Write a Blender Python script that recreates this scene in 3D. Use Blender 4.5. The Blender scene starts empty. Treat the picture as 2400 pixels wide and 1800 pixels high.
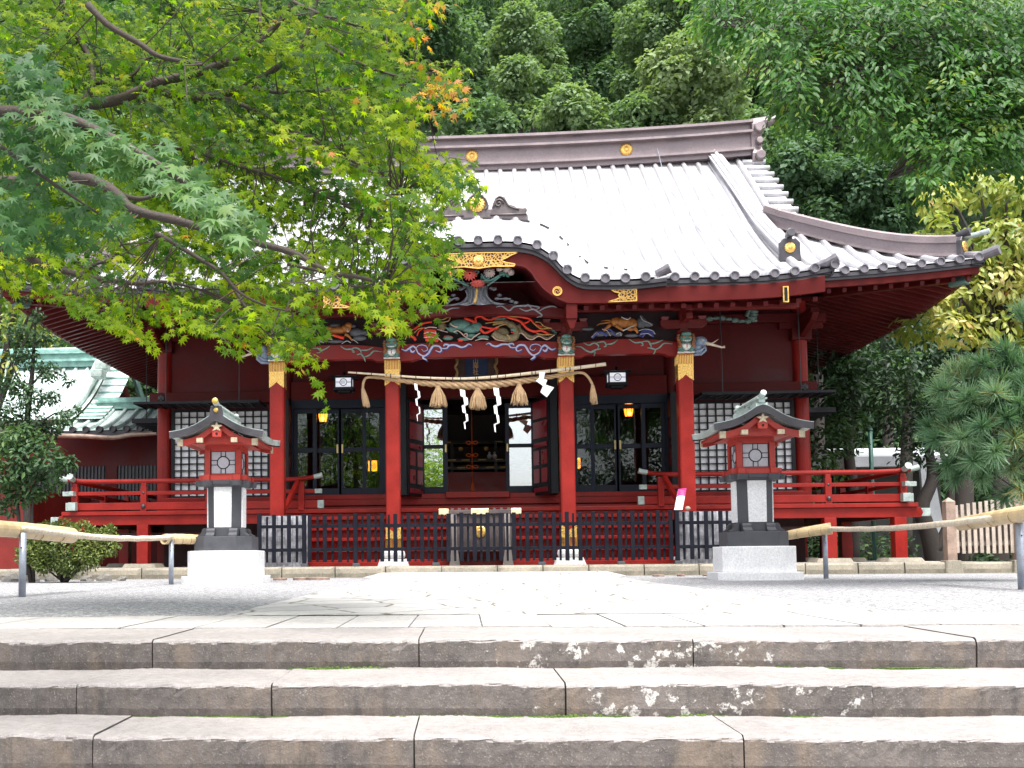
import bpy, math, random
import numpy as np
from mathutils import Vector, Matrix
SC = bpy.context.scene
COL = SC.collection
R = math.radians
random.seed(7); RNG = np.random.default_rng(7)

# ------------------------------------------------------------------ camera
CAM = (-0.3962, 0.0, 0.42); YAW, PITCH, ROLL = 0.05824, 0.06140, 0.00819
F_, PX, PY = 2400.0, 945.4, 1160.1
_cy, _sy = math.cos(YAW), math.sin(YAW)
C_F = np.array([-_sy*math.cos(PITCH), _cy*math.cos(PITCH), math.sin(PITCH)])
_r = np.array([_cy, _sy, 0.0]); _u = np.cross(_r, C_F)
C_R = math.cos(ROLL)*_r - math.sin(ROLL)*_u
C_U = math.sin(ROLL)*_r + math.cos(ROLL)*_u
cd = bpy.data.cameras.new('camera'); cam = bpy.data.objects.new('camera', cd); COL.objects.link(cam)
cam.matrix_world = Matrix(((C_R[0], C_U[0], -C_F[0], CAM[0]), (C_R[1], C_U[1], -C_F[1], CAM[1]),
                           (C_R[2], C_U[2], -C_F[2], CAM[2]), (0, 0, 0, 1)))
cd.sensor_width = 36.0; cd.lens = 36.0; cd.shift_x = (1200-PX)/2400; cd.shift_y = (PY-900)/2400
cd.clip_start = 0.05; cd.clip_end = 600
SC.camera = cam

def at(u, v, Y):
    "point at depth Y that stands at pixel (u, v) of the 2400 x 1800 photograph"
    d = C_F + C_R*(u-PX)/F_ - C_U*(v-PY)/F_
    t = Y/d[1]
    return (CAM[0]+d[0]*t, Y, CAM[2]+d[2]*t)

# ------------------------------------------------------------------ light: bright overcast day
SUN_EL, SUN_AZ = R(68), R(165)      # azimuth measured from +Y (behind the shrine), + = towards +X
W = bpy.data.worlds.new('World'); SC.world = W; W.use_nodes = True
wn = W.node_tree.nodes; wl = W.node_tree.links
bg = wn['Background']; sky = wn.new('ShaderNodeTexSky'); sky.sky_type = 'NISHITA'
sky.sun_disc = False; sky.sun_elevation = SUN_EL; sky.sun_rotation = SUN_AZ
sky.air_density = 1.0; sky.dust_density = 4.0; sky.ozone_density = 1.0
hs = wn.new('ShaderNodeHueSaturation'); hs.inputs['Saturation'].default_value = 0.30
wl.new(sky.outputs[0], hs.inputs['Color']); wl.new(hs.outputs[0], bg.inputs['Color'])
bg.inputs['Strength'].default_value = 0.12
sl = bpy.data.lights.new('sun', 'SUN'); so = bpy.data.objects.new('sun', sl); COL.objects.link(so)
sl.energy = 2.5; sl.angle = R(30); sl.color = (1.0, 0.965, 0.91)
sd = Vector((math.sin(SUN_AZ)*math.cos(SUN_EL), math.cos(SUN_AZ)*math.cos(SUN_EL), math.sin(SUN_EL)))
so.rotation_euler = sd.to_track_quat('Z', 'Y').to_euler(); so.location = (0, 0, 40)
SC.view_settings.view_transform = 'Standard'; SC.view_settings.look = 'None'
SC.view_settings.gamma = 1.0; SC.view_settings.exposure = 1.68
SC.cycles.max_bounces = 8; SC.cycles.diffuse_bounces = 4; SC.cycles.transparent_max_bounces = 12
SC.cycles.use_denoising = True

# ------------------------------------------------------------------ materials
MATS = {}
def nodes(name):
    m = bpy.data.materials.new(name); m.use_nodes = True
    return m, m.node_tree.nodes, m.node_tree.links, m.node_tree.nodes['Principled BSDF']
def _noise(n, l, co, scale, detail=4, rough=.6):
    t = n.new('ShaderNodeTexNoise'); t.inputs['Scale'].default_value = scale
    t.inputs['Detail'].default_value = detail; t.inputs['Roughness'].default_value = rough
    l.new(co, t.inputs['Vector']); return t
def _ramp(n, l, src, stops):
    r = n.new('ShaderNodeValToRGB'); e = r.color_ramp.elements
    while len(e) < len(stops): e.new(.5)
    for k, (p, c) in enumerate(stops):
        e[k].position = p; e[k].color = (*c, 1) if len(c) == 3 else c
    l.new(src, r.inputs['Fac']); return r
def _mix(n, l, fac, a, b, mode='MIX'):
    x = n.new('ShaderNodeMix'); x.data_type = 'RGBA'; x.blend_type = mode
    for s, val in ((x.inputs[0], fac), (x.inputs[6], a), (x.inputs[7], b)):
        if hasattr(val, 'links') or isinstance(val, bpy.types.NodeSocket): l.new(val, s)
        elif isinstance(val, (tuple, list)): s.default_value = (*val[:3], 1)
        else: s.default_value = val
    return x.outputs[2]
def mat(name, col, rough=.5, metal=0.0, spec=.5, var=.25, vscale=2.5, bump=0.0, bscale=60, coat=0.0, rvar=0.15, fine=0.12):
    "painted / plain surface: base colour with large and small blotches, roughness variation and a fine bump"
    if name in MATS: return MATS[name]
    m, n, l, b = nodes(name)
    co = n.new('ShaderNodeTexCoord').outputs['Object']
    t1 = _noise(n, l, co, vscale, 5); t2 = _noise(n, l, co, vscale*14, 3)
    lo = tuple(c*(1-var) for c in col); hi = tuple(min(1, c*(1+var)) for c in col)
    c1 = _ramp(n, l, t1.outputs[0], [(.3, lo), (.7, hi)]).outputs[0]
    g = _ramp(n, l, t2.outputs[0], [(.3, (1-fine,)*3), (.7, (1+fine,)*3)]).outputs[0]
    l.new(_mix(n, l, 1.0, c1, g, 'MULTIPLY'), b.inputs['Base Color'])
    rr = _ramp(n, l, t1.outputs[0], [(.3, (max(0, rough-rvar),)*3), (.7, (min(1, rough+rvar),)*3)])
    l.new(rr.outputs[0], b.inputs['Roughness'])
    b.inputs['Metallic'].default_value = metal; b.inputs['Specular IOR Level'].default_value = spec
    b.inputs['Coat Weight'].default_value = coat; b.inputs['Coat Roughness'].default_value = .18
    if bump:
        t3 = _noise(n, l, co, bscale, 4); bp = n.new('ShaderNodeBump')
        bp.inputs['Strength'].default_value = bump; bp.inputs['Distance'].default_value = .02
        l.new(t3.outputs[0], bp.inputs['Height']); l.new(bp.outputs[0], b.inputs['Normal'])
    MATS[name] = m; return m

def emit(name, col, strength):
    if name in MATS: return MATS[name]
    m, n, l, b = nodes(name)
    b.inputs['Base Color'].default_value = (*col, 1); b.inputs['Emission Color'].default_value = (*col, 1)
    b.inputs['Emission Strength'].default_value = strength; b.inputs['Roughness'].default_value = .6
    MATS[name] = m; return m

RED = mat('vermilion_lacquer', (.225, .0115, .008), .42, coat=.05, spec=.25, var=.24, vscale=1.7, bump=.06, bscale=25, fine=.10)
DRED = mat('dark_red_lacquer', (.085, .0065, .007), .5, spec=.22, var=.2, vscale=1.1, bump=.05, bscale=25, fine=.08)  # red lacquer darkened to stand for the shade on walls and rafters
BLK = mat('black_paint', (.006, .007, .010), .5, spec=.28, var=.3, vscale=2, bump=.05)
FBLK = mat('fence_black_paint', (.007, .008, .014), .6, spec=.12, var=.35, vscale=3, bump=.12, bscale=45)
COP = mat('aged_copper_pale', (.52, .515, .54), .36, metal=.5, var=.12, vscale=1.6, bump=.04, bscale=20, fine=.08, rvar=.06)  # base paled: the white sky reflection on the slopes is in the colour
COPD = mat('dark_copper', (.050, .047, .055), .42, metal=.3, var=.3, vscale=3, bump=.06)
VERD = mat('verdigris_copper', (.20, .36, .32), .5, metal=.2, var=.35, vscale=5, bump=.08)
VERDG = mat('grey_green_copper', (.30, .36, .34), .55, metal=.15, var=.3, vscale=8)
CAPC = mat('tile_cap_copper', (.15, .14, .16), .45, metal=.3, var=.3, vscale=4, bump=.06)
GOLD = mat('gilt_metal', (.74, .46, .13), .36, metal=.9, var=.15, vscale=9, bump=.10, bscale=70)
GOLDM = mat('matt_gilding', (.58, .37, .10), .42, metal=.55, var=.2, vscale=12, bump=.1)
WHITEP = mat('white_paper', (.86, .87, .90), .8, var=.05, vscale=4)
STRAW = mat('rice_straw', (.40, .265, .145), .8, var=.25, vscale=9, bump=.4, bscale=120, fine=.3)
BAM = mat('bamboo', (.60, .45, .25), .38, var=.22, vscale=6, bump=.05, fine=.12)
BAMP = mat('pale_bamboo', (.60, .50, .36), .45, var=.2, vscale=10, bump=.1)
STEEL = mat('galvanised_steel', (.30, .33, .39), .45, metal=.5, var=.2, vscale=8)
DSTONE = mat('dark_lantern_stone', (.048, .050, .060), .6, var=.25, vscale=5, bump=.15, bscale=90)

def stone_mat(name, base, dark, speck, lichen=False, scale=1.0):
    if name in MATS: return MATS[name]
    m, n, l, b = nodes(name)
    tc = n.new('ShaderNodeTexCoord'); co = tc.outputs['Object']
    a = _noise(n, l, co, 1.7*scale, 6, .65); c = _noise(n, l, co, 22*scale, 5, .7); d = _noise(n, l, co, 110*scale, 2, .5)
    col = _ramp(n, l, a.outputs[0], [(.32, dark), (.68, base)]).outputs[0]
    g = _ramp(n, l, c.outputs[0], [(.25, (.72,)*3), (.75, (1.22,)*3)]).outputs[0]
    col = _mix(n, l, 1.0, col, g, 'MULTIPLY')
    s = _ramp(n, l, d.outputs[0], [(.60, (0,)*3), (.70, (1,)*3)]).outputs[0]
    col = _mix(n, l, s, col, speck)
    if lichen:
        sm_ = n.new('ShaderNodeMapping'); sm_.inputs['Scale'].default_value = (2.2, 1.0, .55); l.new(co, sm_.inputs[0])
        sn = _noise(n, l, sm_.outputs[0], 1.6, 7, .7); sf_ = _ramp(n, l, sn.outputs[0], [(.50, (0,)*3), (.66, (.75,)*3)]).outputs[0]
        col = _mix(n, l, sf_, col, (.185, .145, .112)); s2n = _noise(n, l, sm_.outputs[0], 3.7, 7, .75); s2f = _ramp(n, l, s2n.outputs[0], [(.54, (0,)*3), (.70, (.8,)*3)]).outputs[0]
        col = _mix(n, l, s2f, col, (.052, .050, .050))
    if lichen:   # pale crusts of lichen growing in a few colonies on the steps right of the middle
        v = _noise(n, l, co, 13.0, 7, .62); w = _noise(n, l, co, 2.6, 2)
        sep = n.new('ShaderNodeSeparateXYZ'); l.new(co, sep.inputs[0])
        zone = n.new('ShaderNodeMapRange'); zone.interpolation_type = 'SMOOTHSTEP'
        zone.inputs['From Min'].default_value = 1.25; zone.inputs['From Max'].default_value = .35
        dx = n.new('ShaderNodeMath'); dx.operation = 'SUBTRACT'; l.new(sep.outputs[0], dx.inputs[0]); dx.inputs[1].default_value = .55
        ab = n.new('ShaderNodeMath'); ab.operation = 'ABSOLUTE'; l.new(dx.outputs[0], ab.inputs[0]); l.new(ab.outputs[0], zone.inputs['Value'])
        ad = n.new('ShaderNodeMath'); ad.operation = 'MULTIPLY_ADD'; l.new(zone.outputs[0], ad.inputs[0]); ad.inputs[1].default_value = .24
        zm = n.new('ShaderNodeMath'); zm.operation = 'GREATER_THAN'; l.new(sep.outputs[2], zm.inputs[0]); zm.inputs[1].default_value = .755; zz = n.new('ShaderNodeMath'); zz.operation = 'MULTIPLY'; l.new(zone.outputs[0], zz.inputs[0]); l.new(zm.outputs[0], zz.inputs[1]); l.new(zz.outputs[0], ad.inputs[0])
        l.new(v.outputs[0], ad.inputs[2])
        aw = n.new('ShaderNodeMath'); aw.operation = 'MULTIPLY_ADD'; l.new(w.outputs[0], aw.inputs[0]); aw.inputs[1].default_value = .25; l.new(ad.outputs[0], aw.inputs[2])
        li = _ramp(n, l, aw.outputs[0], [(.905, (0,)*3), (.945, (1,)*3)]).outputs[0]
        gr = _ramp(n, l, d.outputs[0], [(.36, (.25,)*3), (.52, (1,)*3)]).outputs[0]; li = _mix(n, l, 1.0, li, gr, 'MULTIPLY')
        col = _mix(n, l, li, col, (.50, .485, .46))
    l.new(col, b.inputs['Base Color']); b.inputs['Roughness'].default_value = .82; b.inputs['Specular IOR Level'].default_value = .35
    bp = n.new('ShaderNodeBump'); bp.inputs['Strength'].default_value = .55; bp.inputs['Distance'].default_value = .012
    l.new(c.outputs[0], bp.inputs['Height']); bp2 = n.new('ShaderNodeBump'); bp2.inputs['Strength'].default_value = .35
    bp2.inputs['Distance'].default_value = .004; l.new(d.outputs[0], bp2.inputs['Height']); l.new(bp.outputs[0], bp2.inputs['Normal'])
    l.new(bp2.outputs[0], b.inputs['Normal']); MATS[name] = m; return m
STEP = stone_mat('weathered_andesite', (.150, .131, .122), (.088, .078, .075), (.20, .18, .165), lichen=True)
TREAD = stone_mat('pale_step_stone', (.29, .268, .262), (.21, .193, .19), (.33, .31, .30))
PAVE = stone_mat('paving_stone', (.40, .385, .375), (.30, .285, .28), (.46, .45, .44))
RCOP = mat('ridge_copper', (.215, .175, .182), .42, metal=.35, var=.2, vscale=1.6, bump=.05, bscale=20, fine=.10)
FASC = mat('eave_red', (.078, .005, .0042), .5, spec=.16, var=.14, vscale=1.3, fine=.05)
KERB = stone_mat('kerb_stone', (.29, .255, .20), (.16, .15, .12), (.40, .37, .32))
GRAN = stone_mat('white_granite', (.78, .78, .79), (.68, .68, .70), (.36, .36, .38), scale=1.4)

# ------------------------------------------------------------------ mesh helpers
def wloc(o):
    v = Vector((0, 0, 0))
    while o is not None: v = v + o.location; o = o.parent
    return v
class MB:
    def __init__(s): s.v = []; s.f = []
    def add(s, vs, fs):
        o = len(s.v); s.v += [tuple(map(float, p)) for p in vs]; s.f += [tuple(i+o for i in f) for f in fs]; return s
    def box(s, x0, x1, y0, y1, z0, z1):
        return s.add([(x0, y0, z0), (x1, y0, z0), (x1, y1, z0), (x0, y1, z0), (x0, y0, z1), (x1, y0, z1), (x1, y1, z1), (x0, y1, z1)],
                     [(0, 3, 2, 1), (4, 5, 6, 7), (0, 1, 5, 4), (1, 2, 6, 5), (2, 3, 7, 6), (3, 0, 4, 7)])
    def bar(s, p, q, w, h, up=(0, 0, 1)):
        "rectangular bar from p to q"
        p, q = Vector(p), Vector(q); d = (q-p).normalized(); u = Vector(up)
        a = d.cross(u).normalized()*w/2; b = a.cross(d).normalized()*h/2
        vs = [p-a-b, p+a-b, p+a+b, p-a+b, q-a-b, q+a-b, q+a+b, q-a+b]
        return s.add(vs, [(0, 1, 2, 3), (7, 6, 5, 4), (0, 4, 5, 1), (1, 5, 6, 2), (2, 6, 7, 3), (3, 7, 4, 0)])
    def prism(s, poly, a0, a1, axis='y'):
        "polygon drawn in the plane across `axis`, extruded from a0 to a1"
        n = len(poly)
        if axis == 'y': f = lambda p, a: (p[0], a, p[1])
        elif axis == 'x': f = lambda p, a: (a, p[0], p[1])
        else: f = lambda p, a: (p[0], p[1], a)
        vs = [f(p, a0) for p in poly]+[f(p, a1) for p in poly]
        return s.add(vs, [tuple(range(n)), tuple(range(2*n-1, n-1, -1))]+[(i, i+n, (i+1) % n+n, (i+1) % n) for i in range(n)])
    def strip(s, rows, closed=False):
        "grid of points: rows of equal length"
        nr, nc = len(rows), len(rows[0]); vs = [p for r in rows for p in r]; fs = []
        for i in range(nr-1):
            for j in range(nc if closed else nc-1):
                k = (j+1) % nc
                fs.append((i*nc+j, i*nc+k, (i+1)*nc+k, (i+1)*nc+j))
        return s.add(vs, fs)
    def tube(s, pts, r, n=8, cap=True, flat=1.0):
        P = [Vector(p) for p in pts]; m = len(P); rr = r if isinstance(r, (list, tuple)) else [r]*m
        rows = []; nrm = None
        for i in range(m):
            d = (P[min(i+1, m-1)]-P[max(i-1, 0)])
            if d.length < 1e-9: d = Vector((0, 0, 1))
            d.normalize()
            if nrm is None:
                nrm = Vector((0, 0, 1)) if abs(d.z) < .9 else Vector((0, 1, 0))
            nrm = (nrm-d*nrm.dot(d))
            if nrm.length < 1e-6: nrm = d.orthogonal()
            nrm.normalize(); b = d.cross(nrm)
            rows.append([P[i]+(nrm*math.cos(2*math.pi*k/n)+b*math.sin(2*math.pi*k/n)*flat)*rr[i] for k in range(n)])
        o = len(s.v); s.strip(rows, True)
        if cap:
            s.f.append(tuple(o+k for k in range(n))[::-1]); s.f.append(tuple(o+(m-1)*n+k for k in range(n)))
        return s
    def lathe(s, prof, c=(0, 0, 0), n=20, axis='z'):
        rows = []
        for r, h in prof:
            row = []
            for k in range(n):
                a = 2*math.pi*k/n; x, y = r*math.cos(a), r*math.sin(a)
                p = (x, y, h) if axis == 'z' else ((x, h, y) if axis == 'y' else (h, x, y))
                row.append((p[0]+c[0], p[1]+c[1], p[2]+c[2]))
            rows.append(row)
        o = len(s.v); s.strip(rows, True); m = len(rows)
        s.f.append(tuple(o+k for k in range(n))[::-1]); s.f.append(tuple(o+(m-1)*n+k for k in range(n))); return s
    def ball(s, c, rx, ry, rz, n=12, m=8):
        prof = [(max(1e-3, math.sin(math.pi*i/m)), -math.cos(math.pi*i/m)) for i in range(m+1)]
        rows = [[(c[0]+rx*r*math.cos(2*math.pi*k/n), c[1]+ry*r*math.sin(2*math.pi*k/n), c[2]+rz*h) for k in range(n)] for r, h in prof]
        return s.strip(rows, True)
    def oct(s, cx, cy, w, c, z0, z1, w1=None, c1=None):
        "square block with cut corners"
        def ring(w, c, z):
            h = w/2
            return [(cx+a, cy+b, z) for a, b in ((-h+c, -h), (h-c, -h), (h, -h+c), (h, h-c), (h-c, h), (-h+c, h), (-h, h-c), (-h, -h+c))]
        w1 = w if w1 is None else w1; c1 = c if c1 is None else c1
        o = len(s.v); s.strip([ring(w, c, z0), ring(w1, c1, z1)], True)
        s.f.append(tuple(range(o+7, o-1, -1))); s.f.append(tuple(range(o+8, o+16))); return s
    def mirror_x(s):
        o = len(s.v); s.v += [(-x, y, z) for x, y, z in s.v]; s.f += [tuple(i+o for i in f[::-1]) for f in s.f]; return s
    def mirrored(s, axis, about=0.0):
        k = MB(); k.v = [tuple((2*about-c) if i == axis else c for i, c in enumerate(p)) for p in s.v]; k.f = [f[::-1] for f in s.f]; return k
    def xf(s, M):
        s.v = [tuple(M @ Vector(p)) for p in s.v]; return s
    def build(s, name, m, parent=None, bevel=0.0, smooth=False, loc=None, recalc=True):
        "one mesh object; vertices are in world space, its origin goes to the parent (or to loc / its own foot)"
        if parent is not None and loc is None: off = wloc(parent)
        elif loc is not None: off = Vector(loc)
        else:
            a = np.array(s.v); off = Vector(((a[:, 0].min()+a[:, 0].max())/2, (a[:, 1].min()+a[:, 1].max())/2, a[:, 2].min()))
        me = bpy.data.meshes.new(name)
        me.from_pydata([(p[0]-off.x, p[1]-off.y, p[2]-off.z) for p in s.v], [], s.f); me.validate()
        me.materials.append(m)
        if recalc:
            import bmesh
            bm = bmesh.new(); bm.from_mesh(me); bmesh.ops.recalc_face_normals(bm, faces=bm.faces); bm.to_mesh(me); bm.free()
        o = bpy.data.objects.new(name, me); COL.objects.link(o)
        if parent is not None: o.parent = parent; o.location = off-wloc(parent)
        else: o.location = off
        if smooth:
            me.polygons.foreach_set('use_smooth', [True]*len(me.polygons))
        if bevel:
            b = o.modifiers.new('edge', 'BEVEL'); b.width = bevel; b.segments = 2; b.limit_method = 'ANGLE'; b.angle_limit = R(40)
        return o
def tag(o, label=None, cat=None, group=None, kind=None):
    for k, v in (('label', label), ('category', cat), ('group', group), ('kind', kind)):
        if v: o[k] = v
    return o
def thing(name, label, cat, loc=(0, 0, 0), rz=0.0, group=None):
    o = bpy.data.objects.new(name, None); COL.objects.link(o); o.location = loc; o.rotation_euler = (0, 0, rz)
    o.empty_display_size = .2
    return tag(o, label, cat, group)
def dup(root, loc, rz=0.0, scale=None, label=None, group=None):
    r = root.copy(); COL.objects.link(r); r.location = loc; r.rotation_euler = (0, 0, rz)
    if scale is not None: r.scale = scale if isinstance(scale, (tuple, list)) else (scale,)*3
    if label: r['label'] = label
    if group: r['group'] = group
    for ch in list(root.children):
        c = ch.copy(); COL.objects.link(c); c.parent = r
        for g in ch.children:
            d = g.copy(); COL.objects.link(d); d.parent = c
    return r
def lerp(a, b, t): return a+(b-a)*t
def interp(tab, x):
    if x <= tab[0][0]: return tab[0][1]
    for (a, fa), (b, fb) in zip(tab, tab[1:]):
        if x <= b: return fa+(fb-fa)*(x-a)/(b-a)
    return tab[-1][1]
def smooth_curve(pts, k=6):
    "Catmull-Rom through points of any dimension"
    P = [np.array(p, float) for p in pts]; P = [2*P[0]-P[1]]+P+[2*P[-1]-P[-2]]; out = []
    for i in range(1, len(P)-2):
        for j in range(k):
            t = j/k; a, b, c, d = P[i-1:i+3]
            out.append(.5*((2*b)+(c-a)*t+(2*a-5*b+4*c-d)*t*t+(3*b-a-3*c+d)*t**3))
    out.append(P[-2]); return [tuple(p) for p in out]
# ================================================================== SETTING
# ground: lower court, slope of the terrace, gravel court; one sheet
def ground_mat():
    m, n, l, b = nodes('gravel_ground')
    co = n.new('ShaderNodeTexCoord').outputs['Object']
    v = n.new('ShaderNodeTexVoronoi'); v.inputs['Scale'].default_value = 34; l.new(co, v.inputs['Vector'])
    v2 = n.new('ShaderNodeTexVoronoi'); v2.inputs['Scale'].default_value = 34; v2.feature = 'DISTANCE_TO_EDGE'; l.new(co, v2.inputs['Vector'])
    bw = n.new('ShaderNodeSeparateColor'); l.new(v.outputs['Color'], bw.inputs[0])
    col = _ramp(n, l, bw.outputs[0], [(0, (.14, .14, .155)), (.5, (.28, .28, .295)), (1, (.46, .46, .465))]).outputs[0]
    gap = _ramp(n, l, v2.outputs['Distance'], [(.0, (.25,)*3), (.10, (1,)*3)]).outputs[0]
    col = _mix(n, l, 1.0, col, gap, 'MULTIPLY')
    sep = n.new('ShaderNodeSeparateXYZ'); l.new(co, sep.inputs[0])      # earth and moss beyond the gravel court
    nz = _noise(n, l, co, .8, 6)
    ad = n.new('ShaderNodeMath'); ad.operation = 'MULTIPLY_ADD'; l.new(nz.outputs[0], ad.inputs[0]); ad.inputs[1].default_value = 2.4; l.new(sep.outputs[1], ad.inputs[2])
    far = _ramp(n, l, ad.outputs[0], [(0, (0,)*3), (1, (1,)*3)])
    mr = n.new('ShaderNodeMapRange'); mr.inputs['From Min'].default_value = 22.6; mr.inputs['From Max'].default_value = 24.2; l.new(ad.outputs[0], mr.inputs['Value'])
    ne = _noise(n, l, co, 7, 5)
    earth = _ramp(n, l, ne.outputs[0], [(.35, (.06, .045, .03)), (.55, (.10, .09, .05)), (.7, (.06, .09, .025))]).outputs[0]
    l.new(_mix(n, l, mr.outputs[0], col, earth), b.inputs['Base Color'])
    b.inputs['Roughness'].default_value = .85
    bp = n.new('ShaderNodeBump'); bp.inputs['Strength'].default_value = .9; bp.inputs['Distance'].default_value = .015
    l.new(v2.outputs['Distance'], bp.inputs['Height']); l.new(bp.outputs[0], b.inputs['Normal'])
    return m
g = MB()
ys = [(-150, -1.05), (2.0, -1.05), (6.15, -1.05), (6.17, 0.0), (12, 0), (22.7, 0), (30, 0), (60, 0.0), (250, 0.0)]
xs = [-200, -40, -12, -7, 0, 7, 12, 40, 200]
g.strip([[(x, y, z) for x in xs] for y, z in ys])
go = g.build('ground', ground_mat(), loc=(0, 0, 0)); tag(go, 'pale grey gravel court around the paved path before the red shrine', 'ground', kind='structure')

# wooded hill behind the shrine
def hill_mat():
    m, n, l, b = nodes('hill_undergrowth'); co = n.new('ShaderNodeTexCoord').outputs['Object']
    t = _noise(n, l, co, .9, 8, .75)
    l.new(_ramp(n, l, t.outputs[0], [(.35, (.015, .030, .016)), (.6, (.035, .065, .030)), (.75, (.05, .07, .035))]).outputs[0], b.inputs['Base Color'])
    b.inputs['Roughness'].default_value = .95; return m
def hill_z(x, y): return max(0.0, (y-43)*1.12)*(1+.10*math.sin(x*.09+1)) + 1.2*math.sin(x*.21)*math.sin(y*.17)*min(1, max(0, y-43)/8) - .3
hb = MB(); hb.strip([[(x, y, hill_z(x, y)) for x in np.linspace(-110, 110, 56)] for y in np.linspace(42, 110, 34)])
tag(hb.build('hill', hill_mat(), loc=(0, 42, -.3), smooth=True), 'steep wooded hillside rising behind the shrine roof', 'hill', kind='structure')

# stone steps: long blocks with worn noses and open joints
nzt = lambda x, s: math.sin(x*3.1+s)*.5+math.sin(x*7.7+s*2.3)*.3+math.sin(x*17+s*5)*.2
def joints(us, v, Y): return [at(u*1.085, v*1.085, Y)[0] for u in us]
steps = bpy.data.objects.new('stone_steps', None); COL.objects.link(steps); steps.location = (0, 4, -1.05)
tag(steps, 'broad flight of worn brown grey stone steps in the foreground', 'steps', kind='structure')
EDGE = [(5.28, 0.0, 6.13), (4.68, -.15, 5.30), (4.17, -.30, 4.70), (3.63, -.45, 4.19), (3.10, -.60, 3.65), (2.57, -.75, 3.12), (2.04, -.90, 2.59)]
JU = [joints((328, 905, 1498, 2110), 1410, 5.28), joints((165, 587, 1222, 1885), 1510, 4.68), joints((200, 895, 1608), 1620, 4.17), [-2.2, .4, 2.6], [-1.2, 1.5], [-2.6, .2, 2.3], [-1, 1.8]]
for k, ((y0, zt, y1), js) in enumerate(zip(EDGE, JU)):
    js = sorted(js); js = [-9.0, -6.2, js[0]-1.3 if js[0] > -4.6 else -4.9]+js+[js[-1]+1.5, js[-1]+3.4, 9.0]
    js = sorted(js); b = MB()
    for a, c in zip(js, js[1:]):
        if c-a < .1: continue
        a2, c2 = a+.003, c-.004; n = max(3, int((c2-a2)/.028)); rows = []; dz = random.uniform(-.006, .006); dy = random.uniform(-.008, .008)
        for i in range(n+1):
            x = lerp(a2, c2, i/n); e = min(i, n-i)/n*(c2-a2); w = .22*max(0, 1-e/.05)
            r = .022+.010*nzt(x*2.1, k)+.02*w+.030*max(0, nzt(x*.9+k*3, k+7)-.62); q = .007*nzt(x*1.3, k+4)+.003*nzt(x*6, k+2); yy = y0+dy+q; zz = zt+dz+.005*nzt(x*1.4, k+9)
            xa = x+(.010*nzt(zt*9, k) if 0 < i < n else 0)
            row = [(xa, yy+.012, zt-.163), (xa, yy+.003*nzt(x*3, k+1), zt-.11), (xa, yy, zt-.055), (xa, yy, zz-r)]
            for j in range(1, 5):
                t = j/5*math.pi/2; row.append((xa, yy+r-r*math.cos(t), zz-r+r*math.sin(t)))
            row += [(xa, yy+r, zz), (xa, yy+.15, zz), (xa, y1-.004, zz+.002), (xa, y1-.004, zt-.163)]
            ch_ = max(0, nzt(x*1.9+k*5, k*3)-.78)*.10
            row = [(p[0], p[1]+random.uniform(-.0022, .0022)+(ch_ if 3 <= j_ <= 8 else 0), p[2]+random.uniform(-.0012, .0012)-(ch_*.7 if 3 <= j_ <= 8 else 0)) for j_, p in enumerate(row)]
            rows.append(row)
        o = len(b.v); b.strip(rows); m = len(rows[0])
        b.f.append(tuple(o+j for j in range(m))); b.f.append(tuple(o+n*m+j for j in range(m))[::-1])
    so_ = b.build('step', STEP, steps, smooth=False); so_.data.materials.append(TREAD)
    for p_ in so_.data.polygons:      # treads and noses take the paler stone, faces the darker one
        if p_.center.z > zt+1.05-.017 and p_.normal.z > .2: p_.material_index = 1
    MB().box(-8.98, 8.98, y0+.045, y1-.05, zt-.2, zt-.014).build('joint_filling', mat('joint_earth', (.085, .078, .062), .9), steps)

# row of paving slabs behind the top step, then the flagstone path
rowx = [at(u*1.085, 1343*1.085, 6.8)[0] for u in (20, 170, 330, 475, 615, 755, 895, 1037, 1172, 1316, 1470, 1625, 1775, 1930, 2080, 2230)]
d = rowx[1]-rowx[0]; rowx = [rowx[0]-.44*i for i in range(12, 0, -1)]+rowx+[rowx[-1]+.44*i for i in range(1, 12)]
b = MB()
for a, c in zip(rowx, rowx[1:]):
    z = random.uniform(.006, .014); e = random.uniform(-.01, .01)
    b.add([(a+.007, 6.14, z), (c-.007, 6.14, z), (c-.007+.01*random.random(), 7.40+e, z), (a+.007, 7.40+e, z),
           (a+.007, 6.14, -.05), (c-.007, 6.14, -.05), (c-.007, 7.40+e, -.05), (a+.007, 7.40+e, -.05)],
          [(0, 1, 2, 3), (0, 4, 5, 1), (1, 5, 6, 2), (2, 6, 7, 3), (3, 7, 4, 0)])
tag(b.build('slab_pavement', PAVE, loc=(0, 6.1, 0)), 'row of rectangular grey paving slabs along the top step', 'pavement', kind='structure')
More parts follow.
